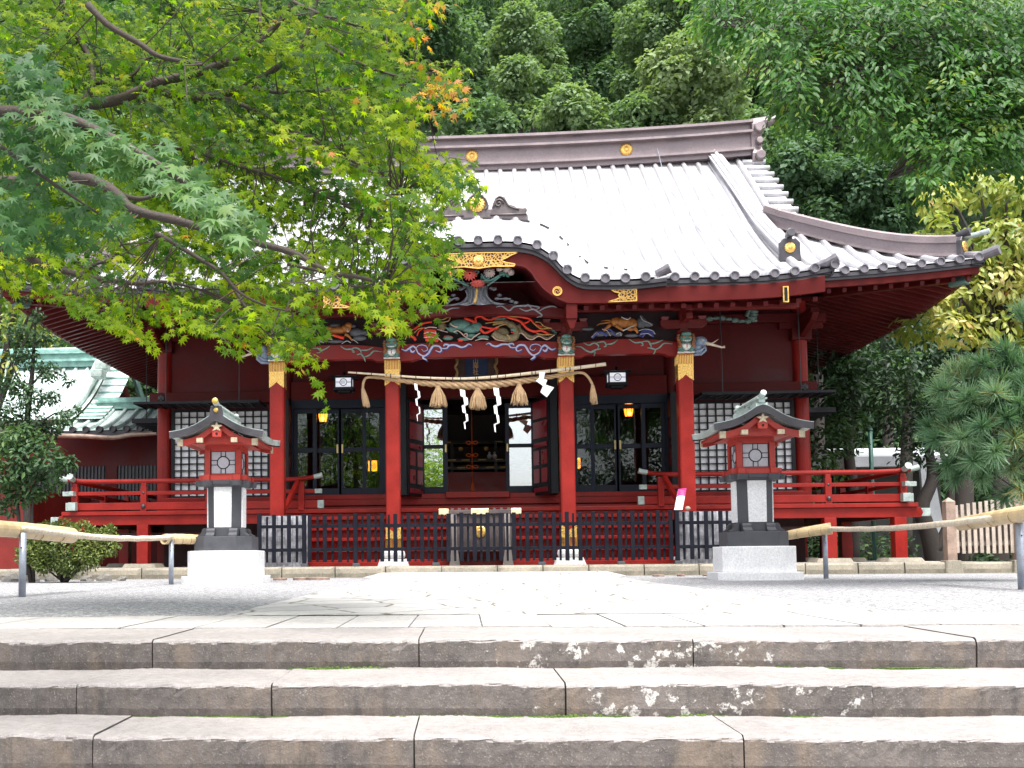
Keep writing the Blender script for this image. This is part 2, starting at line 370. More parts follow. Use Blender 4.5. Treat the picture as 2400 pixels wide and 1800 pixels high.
def flag_mat():
    m, n, l, b = nodes('crazy_paving'); co = n.new('ShaderNodeTexCoord').outputs['Object']
    mp = n.new('ShaderNodeMapping'); mp.inputs['Scale'].default_value = (1.0, .85, 1); l.new(co, mp.inputs[0])
    wz = _noise(n, l, mp.outputs[0], 2.0, 3); dv = n.new('ShaderNodeVectorMath'); dv.operation = 'MULTIPLY_ADD'
    l.new(wz.outputs['Color'], dv.inputs[0]); dv.inputs[1].default_value = (.25, .25, 0); l.new(mp.outputs[0], dv.inputs[2])
    v = n.new('ShaderNodeTexVoronoi'); v.feature = 'DISTANCE_TO_EDGE'; v.inputs['Scale'].default_value = 1.55; l.new(dv.outputs[0], v.inputs['Vector'])
    vc = n.new('ShaderNodeTexVoronoi'); vc.inputs['Scale'].default_value = 1.55; l.new(dv.outputs[0], vc.inputs['Vector'])
    sp = n.new('ShaderNodeSeparateColor'); l.new(vc.outputs['Color'], sp.inputs[0])
    st = _ramp(n, l, sp.outputs[0], [(0, (.34, .33, .325)), (1, (.46, .45, .44))]).outputs[0]
    nn = _noise(n, l, co, 14, 6, .7); g = _ramp(n, l, nn.outputs[0], [(.3, (.82,)*3), (.7, (1.12,)*3)]).outputs[0]
    st = _mix(n, l, 1.0, st, g, 'MULTIPLY')
    jf = _ramp(n, l, v.outputs['Distance'], [(.010, (1,)*3), (.028, (0,)*3)]).outputs[0]
    l.new(_mix(n, l, jf, st, (.13, .12, .10)), b.inputs['Base Color']); b.inputs['Roughness'].default_value = .72
    hb2 = _ramp(n, l, v.outputs['Distance'], [(.0, (0,)*3), (.05, (1,)*3)])
    bp = n.new('ShaderNodeBump'); bp.inputs['Strength'].default_value = .6; bp.inputs['Distance'].default_value = .02
    l.new(hb2.outputs[0], bp.inputs['Height']); l.new(bp.outputs[0], b.inputs['Normal']); return m
b = MB(); rows = []
for y in np.linspace(7.42, 22.58, 40):
    wl_ = -2.20-.0*y-(.35 if y > 20.5 else 0)*min(1, (y-20.5)/1.2); wr = 2.62+(.4 if y > 20.5 else 0)*min(1, (y-20.5)/1.2)
    lift = .012+.09*max(0, (y-18)/4.6)**1.5
    rows.append([(lerp(wl_, wr, t)+.03*nzt(y*2, t*9), y, lift*(1 if 0 < t < 1 else .15)) for t in (0, .06, .2, .4, .6, .8, .94, 1)])
b.strip(rows)
tag(b.build('flagstone_path', flag_mat(), loc=(0, 7.4, 0), smooth=True), 'pale irregular flagstone path leading to the shrine', 'path', kind='structure')

# kerb of rough blocks and the raised terrace the shrine stands on
kb = MB(); x = -11.3
while x < 11.3:
    w = random.uniform(.95, 1.25); x2 = min(11.3, x+w); n = 12; rows = []
    for i in range(n+1):
        t = i/n; xx = lerp(x+.012, x2-.012, t); e = min(t, 1-t); q = .012*nzt(xx*2.3, x)+(.02 if e == 0 else 0)
        rows.append([(xx, 22.60+q, -.03), (xx, 22.585+q*1.5, .09), (xx, 22.60+q, .19), (xx, 22.63, .235+.006*nzt(xx, 1)), (xx, 23.0, .240), (xx, 23.0, -.03)])
    o = len(kb.v); kb.strip(rows); kb.f.append(tuple(range(o, o+6))); kb.f.append(tuple(range(o+n*6, o+n*6+6))[::-1]); x = x2
tag(kb.build('kerb', KERB, loc=(0, 22.6, 0)), 'kerb of rough tan stone blocks edging the shrine terrace', 'kerb', kind='structure')
tb = MB().box(-11.28, 11.28, 23.0, 40, -.02, .232)
tag(tb.build('terrace_pavement', PAVE, loc=(0, 31, 0)), 'stone paved terrace under the shrine', 'terrace', kind='structure')

# moss in the inner corners of the steps
ms = MB()
MOSS = mat('bright_moss', (.055, .105, .010), .95, var=.5, vscale=14, bump=.8, bscale=90, fine=.4)
for y, z, zones in ((5.29, -.150, [(-1.30, -.62, 1.0), (.1, .5, .35), (.85, 1.5, .6), (1.65, 2.1, .4)]), (4.69, -.300, [(-.75, -.1, .55), (-.1, .35, .9), (.5, .8, .9), (1.0, 1.2, .5), (-2.0, -1.2, .3)])):
    for a, c, s in zones:
        n = int((c-a)/.012)
        for i in range(n):
            xx = lerp(a, c, i/n)+random.uniform(-.006, .006); h = s*.018*(.3+.7*math.sin(math.pi*i/n))*random.uniform(.4, 1.2)
            ms.ball((xx, y-.004-random.random()*.018*s, z+.001), .014, .016*(.5+s), h, 6, 4)
tag(ms.build('moss', MOSS, loc=(0, 5, -.3), smooth=True), 'bright green moss growing in the joints of the stone steps', 'moss', kind='stuff')
# ================================================================== SHRINE HALL
HALL = thing('shrine_hall', 'large red lacquered shrine hall with a curved copper roof and a gabled porch', 'shrine', (0, 31, .232))
PROF = [(-1.5, 6.43), (-1.2, 6.48), (0, 6.83), (1.4, 7.50), (3.2, 8.78), (3.8, 9.28), (5.4, 10.70), (7.4, 12.40)]
PROF = smooth_curve(PROF, 5)
def prof(t): return interp(PROF, t)
EX, EY, RY, HX = 11.5, 23.6, 31.0, 7.65          # eave corner, eave line, ridge line, foot of the gable
def upturn(x, t): return .30*max(0, (abs(x)-6.0)/5.5)**2*max(0, 1-max(t, 0)/4.5)
def upturn_y(y, t): return .30*max(0, (abs(y-RY)-2.2)/5.2)**2*max(0, 1-max(t, 0)/4.5)
def hip_t(x): return (EX-abs(x))*3.8/3.85
def zf(x, y):                                     # front (or mirrored back) slope
    t = y-EY; return prof(t)+upturn(x, t)
def zs(x, y):                                     # side slopes
    t = hip_t(x); return prof(t)+upturn_y(y, t)
def roll(b, pts, r, n=7): b.tube(pts, r, n)

rf = MB(); bat = MB(); caps = MB(); edge = MB()
# --- porch + main front slope
ysA = list(np.linspace(22.22, 31.0, 26))
def porch_up(x, y): return .16*max(0, (abs(x)-5.6)/2.0)**2*max(0, min(1, (23.8-y)/1.5))
def zA(x, y): return zf(x, y)+porch_up(x, y)
xsA = np.linspace(-HX, HX, 41)
rf.strip([[(x, y, zA(x, y)) for x in xsA] for y in ysA])
SP = .425
def batten_end(x, y, z, r=.098, dy=-1, axis='y'):
    caps.lathe([(.02, -.055), (r*.72, -.055), (r*.78, -.085), (r, -.085), (r*1.02, -.02), (r*.9, .16)], (x, y, z), 18, axis) if dy < 0 else caps.lathe([(r*.9, -.16), (r*1.02, .02), (r, .085), (r*.78, .085), (r*.72, .055), (.02, .055)], (x, y, z), 18, axis)
k0 = int(HX/SP)
for k in range(-k0, k0+1):
    x = k*SP
    y0 = 24.6 if abs(x) < 3.95 else 22.24
    ys = np.linspace(y0, 30.75, 18)
    roll(bat, [(x, y, zA(x, y)+.03) for y in ys], .078)
    if abs(x) > 4.1: batten_end(x, 22.24, zA(x, 22.24)+.015)
# corner rolls of the porch roof (upturned ends)
for s in (1, -1):
    xx = s*7.62
    roll(bat, [(xx-s*.02, y, zA(xx, y)+.05) for y in np.linspace(25.0, 22.3, 8)], .10)
    caps.tube([(s*7.30, 22.42, zA(7.3, 22.4)+.05), (s*7.52, 22.3, zA(7.5, 22.3)+.09), (s*7.72, 22.22, zA(7.65, 22.2)+.17)], [.09, .105, .115], 12)
# front slope beyond the porch, down to the hips, both sides and mirrored at the back
def both(b, o): b.add(o.v, o.f); m = o.mirrored(1, RY); b.add(m.v, m.f)
tri = MB()
for s in (1, -1):
    rows = []
    for x in np.linspace(HX, EX, 14):
        yt = EY+hip_t(x); rows.append([(s*x, lerp(EY, yt, j/10), zf(x, lerp(EY, yt, j/10))) for j in range(11)])
    tri.strip(rows)
both(rf, tri)
back = MB(); back.strip([[(x, y, zf(x, y)) for x in xsA] for y in np.linspace(EY, RY, 16)])
m = back.mirrored(1, RY); rf.add(m.v, m.f)
tb2 = MB(); tc2 = MB()
k = 0; x = HX+.30
while x < EX-.12:
    for s in (1, -1):
        yt = EY+hip_t(x)-.05; ys = np.linspace(EY+.03, max(EY+.1, yt), 8)
        roll(tb2, [(s*x, y, zf(x, y)+.03) for y in ys], .078)
        tc2.lathe([(.02, -.055), (.07, -.055), (.076, -.085), (.098, -.085), (.10, -.02), (.088, .16)], (s*x, EY+.03, zf(x, EY)+.015), 18, 'y')
    x += SP
both(bat, tb2); both(caps, tc2)
# side slopes with their battens
for s in (1, -1):
    rows = []
    for x in np.linspace(HX, EX, 14):
        h = 3.8-hip_t(x); yA, yB = 27.4-h, RY*2-27.4+h; rows.append([(s*x, lerp(yA, yB, j/24), zs(x, lerp(yA, yB, j/24))) for j in range(25)])
    rf.strip(rows)
    y = 24.1
    while y < 38.0:
        h = max(0, max(27.4-y, y-34.6)); x0 = HX if h == 0 else HX+h*3.85/3.8
        if EX-.1-x0 > .2:
            roll(bat, [(s*xx, y, zs(xx, y)+.03) for xx in np.linspace(x0, EX-.03, 9)], .078)
        caps.tube([(s*(EX-.12), y, zs(EX, y)+.015), (s*(EX+.06), y, zs(EX, y)+.005)], .098, 12)
        y += SP
# upper slope carried past the gable: verge with cross rolls
vg = MB()
for s in (1, -1):
    up = MB(); up.strip([[(s*x, y, prof(y-EY)) for x in (HX, 8.0, 8.4, 8.72)] for y in np.linspace(27.3, RY, 12)])
    up.strip([[(s*8.72, y, prof(y-EY)), (s*8.72, y, prof(y-EY)-.16)] for y in np.linspace(27.3, RY, 12)])
    both(rf, up)
    cr = MB()
    roll(cr, [(s*8.02, y, prof(y-EY)+.05) for y in np.linspace(27.45, RY-.1, 12)], .085)
    y = 27.55
    while y < RY-.15:
        roll(cr, [(s*8.12, y, prof(y-EY)+.05), (s*8.80, y, prof(y-EY)+.035)], .085, 8); y += .40
    both(bat, cr)
ROOF = rf.build('roof', COP, HALL, smooth=False)
bat.build('roof_battens', COP, ROOF, smooth=True)
caps.build('eave_caps', CAPC, ROOF, smooth=False)

# --- dark copper edge under the tiles
def eave_edge(b, pts, h=.13, d=.10, out=(0, -1, 0)):
    ox, oy, _ = out
    rows = []
    for x, y, z in pts:
        rows.append([(x, y, z+.02), (x, y, z-h*.5), (x-ox*d*.4, y-oy*d*.4, z-h*.55), (x-ox*d*.4, y-oy*d*.4, z-h), (x-ox*d*3, y-oy*d*3, z-h), (x-ox*d*3, y-oy*d*3, z+.02)])
    b.strip(rows, True)
for s in (1, -1):
    eave_edge(edge, [(s*x, 22.24, zA(x, 22.24)-.05) for x in np.linspace(4.0, 7.66, 14)])
    side = [(s*7.64, y, zA(7.64, y)-.05) for y in np.linspace(22.24, 23.7, 5)]
    eave_edge(edge, side, out=(s, 0, 0))
    e1 = MB(); eave_edge(e1, [(s*x, EY+.02, zf(x, EY)-.05) for x in np.linspace(7.4, EX, 14)]); both(edge, e1)
    eave_edge(edge, [(s*EX, y, zs(EX, y)-.05) for y in np.linspace(EY, 2*RY-EY, 24)], out=(s, 0, 0))
edge.build('eave_edge', COPD, ROOF)

# --- main ridge: stacked copper courses, swelling towards the ends, medallions
def ridge_dz(x): return .22*(abs(x)/8.5)**2.2
RBAND = [(.30, 12.22, 12.36, 0), (.42, 12.36, 12.43, 1), (.24, 12.43, 12.90, 0), (.42, 12.90, 12.97, 1), (.26, 12.97, 13.20, 0), (.42, 13.20, 13.28, 1)]
rg = MB()
for w, z0, z1, _ in RBAND:
    rows = [[(x, RY-w, z0+ridge_dz(x)), (x, RY-w, z1+ridge_dz(x)), (x, RY+w, z1+ridge_dz(x)), (x, RY+w, z0+ridge_dz(x))] for x in np.linspace(-8.45, 8.45, 31)]
    o = len(rg.v); rg.strip(rows, True); rg.f += [(o, o+1, o+2, o+3), (o+120, o+123, o+122, o+121)]
rg.tube([(x, RY, 13.30+ridge_dz(x)) for x in np.linspace(-8.55, 8.55, 25)], .14, 10)
for s in (1, -1): rg.tube([(s*8.5, RY, 13.30+ridge_dz(8.5)), (s*8.85, RY, 13.34+ridge_dz(8.5)), (s*9.2, RY, 13.41+ridge_dz(8.5))], [.15, .16, .17], 12)
RIDGE = rg.build('roof_ridge', RCOP, HALL)
def flower(b, c, r, n=16, d=.05, axis='y'):
    "chrysanthemum medallion facing -Y"
    x0, y0, z0 = c; m = 4*n; rows = []
    for q, dep in ((.0, -.6), (.22, -.9), (.26, -.55), (.6, -1.0), (.92, -.7), (1.0, 0)):
        row = []
        for k in range(m):
            a = 2*math.pi*k/m; sc = 1-.10*(abs(math.cos(n*a/2))**6)*(q > .9); gr = (1-.45*abs(math.cos(n*a/2))**8) if .3 < q < .99 else 1
            row.append((x0+r*q*sc*math.cos(a)*1.0, y0+dep*d*gr, z0+r*q*sc*math.sin(a)))
        rows.append(row)
    b.strip(rows, True)
for x in (-4.68, 0, 4.68):
    fb = MB(); flower(fb, (x, RY-.245, 12.69+ridge_dz(x)), .20); fb.build('medallion', GOLD, RIDGE, smooth=True)
for s in (1, -1):   # ridge-end ornament: stacked rolls over a flared plate
    rb = MB(); dz = ridge_dz(8.5)
    rb.prism([(RY-.38, 12.0+dz), (RY+.38, 12.0+dz), (RY+.40, 12.25+dz), (RY+.30, 12.45+dz), (RY+.30, 12.8+dz), (RY+.42, 12.95+dz), (RY+.42, 13.15+dz), (RY+.22, 13.28+dz), (RY-.22, 13.28+dz), (RY-.42, 13.15+dz), (RY-.42, 12.95+dz), (RY-.30, 12.8+dz), (RY-.30, 12.45+dz), (RY-.40, 12.25+dz)], s*8.40, s*8.72, 'x')
    for z, r in ((13.02, .17), (12.16, .15)):
        rb.lathe([(r*.8, -.52), (r, -.50), (r, -.1), (r*.8, -.05)], (s*8.62, RY, z+dz), 14, 'y')
    rb.tube([(s*8.62, RY-.46, 12.62+dz), (s*8.62, RY-.30, 12.62+dz)], [.10, .11], 10)
    rb.build('ridge_end', RCOP, RIDGE, bevel=.02)

# --- descending ridges and hip ridges with plates carrying gold crests
def swept_ridge(name, path, w, h, m_=None):
    "box section ridge along path (bottom centre line), with a cover roll, and an end plate at its last point"
    b = MB(); n = len(path)
    secs = [(w*1.0, 0, h*.14), (w*.70, h*.14, h*.62), (w*1.05, h*.62, h*.72), (w*.78, h*.72, h*.9)]
    for ww, z0, z1 in secs:
        rows = []
        for i, p in enumerate(path):
            d = Vector(path[min(i+1, n-1)])-Vector(path[max(i-1, 0)]); d.z = 0; d.normalize(); a = Vector((-d.y, d.x, 0))*ww/2; P = Vector(p)
            rows.append([P-a+Vector((0, 0, z0)), P-a+Vector((0, 0, z1)), P+a+Vector((0, 0, z1)), P+a+Vector((0, 0, z0))])
        o = len(b.v); b.strip(rows, True); b.f += [(o, o+1, o+2, o+3), (o+4*n-4, o+4*n-1, o+4*n-2, o+4*n-3)]
    b.tube([Vector(p)+Vector((0, 0, h*.93)) for p in path], h*.14, 10)
    r = b.build(name, m_ or RCOP, HALL)
    return r
def plate(parent, c, w, h, face, name='crest_plate'):
    "shouldered dark end plate with a ball finial and a gilded chrysanthemum, facing the direction `face`"
    b = MB(); hw = w/2
    poly = [(-hw*1.05, -.05), (hw*1.05, -.05), (hw, h*.25), (hw, h*.66), (hw*.55, h*.86), (hw*.30, h*.80), (hw*.20, h*.93), (-hw*.20, h*.93), (-hw*.30, h*.80), (-hw*.55, h*.86), (-hw, h*.66), (-hw, h*.25)]
    b.prism(poly, 0, .11)
    b.tube([(0, .16, h*.96), (0, -.05, h*1.0), (0, -.14, h*1.02)], [.08, .10, .11], 12)
    f = MB(); flower(f, (0, -.005, h*.46), .135, 16, .035)
    ang = math.atan2(face[0], -face[1]); M = Matrix.Translation(c) @ Matrix.Rotation(ang, 4, 'Z')
    o = b.xf(M).build(name, COPD, parent, bevel=.015); f.xf(M).build('crest', GOLD, o, smooth=True)
for s in (1, -1):
    path = [(s*(7.32+.30*((RY-.25-y)/5.6)), y, prof(y-EY)+.02) for y in np.linspace(RY-.22, 25.15, 14)]
    dr = swept_ridge('descending_ridge', path, .42, .42, COP)  # pale copper stands for the sky mirrored on its top
    plate(dr, (path[-1][0], 25.02, path[-1][2]-.02), .50, .62, (0, -1))
    hp = [(s*x, EY+hip_t(x), zf(x, EY+hip_t(x))+.02) for x in np.linspace(7.75, 11.12, 12)]
    hr = swept_ridge('hip_ridge', hp, .36, .50)
    plate(hr, (s*11.20, EY+hip_t(11.20), zf(11.2, 23.9)+.0), .40, .58, (s*.70, -.72))
    tip = MB(); tip.tube([(s*11.10, 24.0, zf(11.1, 24)+.5), (s*11.35, 23.80, zf(11.4, 23.7)+.54), (s*11.62, 23.6, zf(11.5, 23.6)+.60)], [.06, .062, .065], 10)
    tp2 = MB(); tp2.tube([(s*11.2, 23.92, zf(11.2, 23.9)+.06), (s*11.45, 23.66, zf(11.5, 23.6)+.04), (s*11.72, 23.42, zf(11.5, 23.6)+.12)], [.10, .11, .12], 12)
    tip.build('corner_roll', VERDG, hr); tp2.build('corner_roll', CAPC, hr)
    bh = [(s*x, 2*RY-EY-hip_t(x), zf(x, EY+hip_t(x))+.02) for x in np.linspace(7.75, 11.12, 10)]
    swept_ridge('hip_ridge', bh, .36, .50)
    # gable wall under the verge
    gw = MB(); yy = list(np.linspace(27.4, RY, 8)); poly = [(y, prof(y-EY)-.12) for y in yy]; poly += [(2*RY-y, z) for y, z in poly[::-1][1:]]
    gw.prism(poly, s*7.78, s*7.9, 'x'); gw.build('gable_wall', DRED, HALL)
    bb = MB()
    for a, c in zip(yy, yy[1:]): bb.bar((s*8.60, a, prof(a-EY)-.30), (s*8.60, c, prof(c-EY)-.30), .09, .36); bb.bar((s*8.60, 2*RY-a, prof(a-EY)-.30), (s*8.60, 2*RY-c, prof(c-EY)-.30), .09, .36)
    bb.build('verge_board', DRED, HALL)
    ch = MB(); ch.tube([(s*5.60, RY-.3, 12.72), (s*5.62, 29.6, 11.2), (s*5.75, 28, 9.95), (s*6.05, 25.9, 8.12)], .012, 5)
    if s > 0: ch.build('roof_chain', STEEL, ROOF)

# --- undulating gable over the porch
KC = smooth_curve([(0, 7.325), (.42, 7.322), (.84, 7.30), (1.24, 7.21), (1.58, 6.99), (1.87, 6.67), (2.2, 6.46), (2.61, 6.42), (3.04, 6.41), (3.5, 6.42), (4.06, 6.47)], 5)
KT = smooth_curve([(0, 8.07), (.45, 8.05), (1.0, 7.99), (1.49, 7.86), (1.86, 7.58), (2.13, 7.28), (2.43, 6.99), (2.81, 6.86), (3.3, 6.80), (4.06, 6.72)], 5)
def kc(x): return interp(KC, abs(x))
def kt(x): return interp(KT, abs(x))
KY0, KY1 = 22.10, 22.80
kb_ = MB(); xk = np.linspace(-4.06, 4.06, 65)
rows = [[(x, lerp(KY0, KY1, t), lerp(kc(x), kt(x), t**.9)) for x in xk] for t in np.linspace(0, 1, 6)]
for y in (23.2, 24.0, 25.0, 26.2):
    rows.append([(x, y, max(kt(x)+.02*(y-KY1)-.05*abs(x)*0, zf(x, y)-.05) if kt(x) > zf(x, y) else zf(x, y)-.06) for x in xk])
kb_.strip(rows)
KARA = kb_.build('porch_gable_roof', COP, HALL, smooth=True)
kr = MB(); kcaps = MB()
arc = [0.0]; xs_ = np.linspace(0, 4.0, 200)
for a, c in zip(xs_, xs_[1:]): arc.append(arc[-1]+math.hypot(c-a, kc(c)-kc(a)))
q = 0.0
while q < arc[-1]-.05:
    x = float(np.interp(q, arc, xs_))
    for s in ((1, -1) if x > 0 else (1,)):
        xx = s*x
        roll(kr, [(xx, lerp(KY0+.02, KY1+.1, t), lerp(kc(xx), kt(xx), t**.9)+.03) for t in np.linspace(0, 1, 6)], .082, 9)
        kcaps.lathe([(.02, -.055), (.076, -.055), (.08, -.09), (.105, -.09), (.107, -.02), (.09, .16)], (xx, KY0+.02, kc(xx)+.015), 20, 'y')
    q += .432
for s in (1, -1):
    kcaps.tube([(s*3.85, KY0+.12, kc(3.9)+.08), (s*3.98, KY0+.06, kc(3.98)+.11), (s*4.13, KY0, kc(4.06)+.16)], [.085, .10, .11], 12)
    for i in range(0, len(xk)-1): pass
kr.build('roof_battens', COP, KARA, smooth=True); kcaps.build('eave_caps', CAPC, KARA)
tr = MB()   # little raised lips where the sheets overlap near the top of the apron
for i in range(9):
    for s in (1, -1):
        xa, xb = s*(.12+.43*i), s*(.32+.43*i)
        if abs(xb) < 3.6: tr.bar((xa, KY1-.02, kt(xa)+.012), (xb, KY1-.02, kt(xb)+.012), .03, .03)
tr.build('sheet_laps', COPD, KARA)
ke = MB(); ke.strip([[(x, KY0-.01, kc(x)-.05), (x, KY0-.01, kc(x)-.13), (x, KY0+.05, kc(x)-.14), (x, KY0+.05, kc(x)-.21), (x, KY0+.40, kc(x)-.21), (x, KY0+.40, kc(x)-.05)] for x in xk], True)
ke.build('eave_edge', COPD, KARA)
# scrolled crest standing on the gable top, with its gilded chrysanthemum
cw = [(0, 8.76), (.07, 8.70), (.12, 8.62), (.22, 8.53), (.27, 8.42), (.26, 8.33), (.33, 8.33), (.36, 8.45), (.42, 8.58), (.52, 8.64), (.62, 8.60), (.67, 8.52), (.72, 8.43), (.83, 8.40), (.90, 8.35), (1.02, 8.33), (1.10, 8.34), (1.14, 8.29), (1.10, 8.22), (1.15, 8.16), (1.15, 8.02)]
cr_ = MB(); cr_.prism([(-x, z) for x, z in cw[::-1] if x > 0]+cw, 22.92, 23.06); CREST = cr_.build('gable_crest', mat('crest_copper', (.10, .082, .085), .45, metal=.35, var=.3, vscale=8, bump=.1), KARA, bevel=.018)
sc2 = MB()
for s in (1, -1):
    pts = [(s*(.49+.11*(1-i/16)*math.cos(i*.62)), 22.905, 8.44+.11*(1-i/16)*math.sin(i*.62)) for i in range(15)]; sc2.tube(pts, .020, 6)
    sc2.tube(smooth_curve([(s*.08, 22.905, 8.66), (s*.20, 22.905, 8.54), (s*.24, 22.905, 8.40), (s*.18, 22.905, 8.30)], 4), .016, 6)
    sc2.tube(smooth_curve([(s*.38, 22.905, 8.36), (s*.44, 22.905, 8.55), (s*.53, 22.905, 8.60), (s*.63, 22.905, 8.52), (s*.72, 22.905, 8.38), (s*.95, 22.905, 8.29)], 4), .016, 6)
    sc2.box(min(s*.30, s*1.12), max(s*.30, s*1.12), 22.90, 22.92, 8.17, 8.20)
sc2.build('crest_scroll', MATS['crest_copper'], CREST, smooth=True)
fb = MB(); flower(fb, (0, 22.915, 8.44), .19, 16, .05); fb.build('medallion', GOLD, CREST, smooth=True)
kr2 = MB(); kr2.prism([(-.20, 8.0), (.20, 8.0), (.16, 8.24), (-.16, 8.24)], 23.06, 25.9); kr2.build('gable_ridge', COP, KARA)
# bargeboard following the curve
BI = smooth_curve([(0, 6.765), (.5, 6.78), (.78, 6.785), (1.0, 6.74), (1.15, 6.61), (1.25, 6.45), (1.44, 6.22), (1.71, 6.03), (1.93, 5.93)], 6)
BO = lambda x: kc(x)-.17
bg_ = MB(); rows = []
for x, z in [(-a, c) for a, c in BI[::-1]]+BI[1:]:
    rows.append([(x, 22.20, BO(x)), (x, 22.20, z), (x, 22.32, z), (x, 22.32, BO(x))])
bg_.strip(rows, True)
for s in (1, -1):
    rows = [[(s*x, 22.20, min(BO(x), kc(x)-.2)), (s*x, 22.20, zb), (s*x, 22.32, zb), (s*x, 22.32, BO(x))] for x, zb in [(1.93, 5.93), (2.2, 5.925), (2.7, 5.92), (3.4, 5.92), (4.08, 5.925)]]
    bg_.strip(rows, True)
    rows = []
    for x in np.linspace(4.08, 7.45, 12): rows.append([(s*x, 22.25, zA(x, 22.24)-.17), (s*x, 22.25, 5.925+.012*(x-4)+porch_up(x, 22.24)*.8), (s*x, 22.34, 5.925+.012*(x-4)+porch_up(x, 22.24)*.8), (s*x, 22.34, zA(x, 22.24)-.17)])
    bg_.strip(rows, True)
    bg_.box(s*2.02-.12, s*2.02+.12, 22.23, 22.75, 5.60, 5.935)
    bg_.prism([(s*1.90, 5.60), (s*2.14, 5.60), (s*2.06, 5.38), (s*1.98, 5.38)][::s], 22.25, 22.75)
BARGE = bg_.build('bargeboard', FASC, HALL, bevel=.008)
# raised inner moulding along the bargeboard
bm_ = MB(); bm_.strip([[(x, 22.185, z+.05), (x, 22.185, z+.015), (x, 22.21, z+.01), (x, 22.21, z+.055)] for x, z in [(-a, c) for a, c in BI[::-1]]+BI[1:]], True)
bm_.build('moulding', DRED, BARGE)

# gilded openwork plates on the bargeboard
def filigree():
    m, n, l, b = nodes('gilt_openwork'); co = n.new('ShaderNodeTexCoord').outputs['Object']
    w = _noise(n, l, co, 6, 2); dv = n.new('ShaderNodeVectorMath'); dv.operation = 'MULTIPLY_ADD'; l.new(w.outputs['Color'], dv.inputs[0]); dv.inputs[1].default_value = (.10, 0, .10); l.new(co, dv.inputs[2])
    v = n.new('ShaderNodeTexVoronoi'); v.feature = 'DISTANCE_TO_EDGE'; v.inputs['Scale'].default_value = 15; l.new(dv.outputs[0], v.inputs['Vector'])
    k = _ramp(n, l, v.outputs['Distance'], [(.12, (1,)*3), (.20, (0,)*3)])
    l.new(_mix(n, l, k.outputs[0], (.030, .010, .006), (.62, .36, .11)), b.inputs['Base Color'])
    l.new(k.outputs[0], b.inputs['Metallic']); b.inputs['Roughness'].default_value = .36
    bp = n.new('ShaderNodeBump'); bp.inputs['Strength'].default_value = .8; bp.inputs['Distance'].default_value = .02; l.new(k.outputs[0], bp.inputs['Height']); l.new(bp.outputs[0], b.inputs['Normal'])
    return m
FIL = filigree()
def gold_plate(poly, y, medal=None, name='gold_fitting', rim=.022):
    pb = MB().prism(poly, y-.022, y); o = pb.build(name, FIL, HALL)
    r = MB(); n = len(poly)
    for a, c in zip(poly, poly[1:]+poly[:1]): r.bar((a[0], y-.022, a[1]), (c[0], y-.022, c[1]), .03, rim, up=(0, 1, 0) if abs(a[0]-c[0]) < 1e-6 else (0, 0, 1))
    r.build('rim', GOLD, o)
    if medal: f = MB(); flower(f, (medal[0], y-.022, medal[1]), medal[2], 16, .05); f.build('medallion', GOLD, o, smooth=True)
    return o
cp = [(0, 6.745), (.30, 6.785), (.78, 6.775), (.80, 6.82), (.60, 6.86), (.48, 6.91), (.60, 6.955), (.74, 7.03), (.86, 7.075), (.2, 7.09)]
gold_plate([(-x, z) for x, z in cp[::-1] if x > 0]+cp, 22.195, (0, 6.92, .135))
for s in (1, -1):
    p = [(s*x, z) for x, z in ((2.80, 5.935), (3.41, 5.945), (3.41, 6.205), (2.87, 6.205), (2.95, 6.15), (3.07, 6.12), (3.02, 6.07), (3.08, 6.03), (2.98, 5.99))]
    gold_plate(p if s > 0 else p[::-1], 22.195)
    w = MB(); w.box(s*6.60-.055, s*6.60+.055, 22.215, 22.25, 5.86, 6.19); o = w.build('edge_fitting', BLK, HALL)
    r = MB()
    for x0, x1, z0, z1 in ((-.06, -.035, 5.85, 6.2), (.035, .06, 5.85, 6.2), (-.035, .035, 5.85, 5.875), (-.035, .035, 6.175, 6.2)): r.box(s*6.6+x0, s*6.6+x1, 22.20, 22.25, z0, z1)
    r.build('rim', GOLD, o)
    t = MB(); t.lathe([(.02, -.012), (.086, -.012), (.09, -.03), (.105, -.03), (.11, 0)], (s*1.71, 22.2, 6.20), 28, 'y'); o = t.build('swirl_crest', GOLD, HALL, smooth=False)
    c_ = MB()
    for j in range(2):
        pts = []
        for i in range(9): a = i/8*4.0+j*math.pi; rr = .015+.055*(i/8)**.8; pts.append((s*1.71+rr*math.cos(a), 22.185, 6.20+rr*math.sin(a)))
        c_.tube(pts, [.020, .020, .019, .017, .015, .012, .009, .006, .003], 6)
    c_.build('swirl', DRED, o)

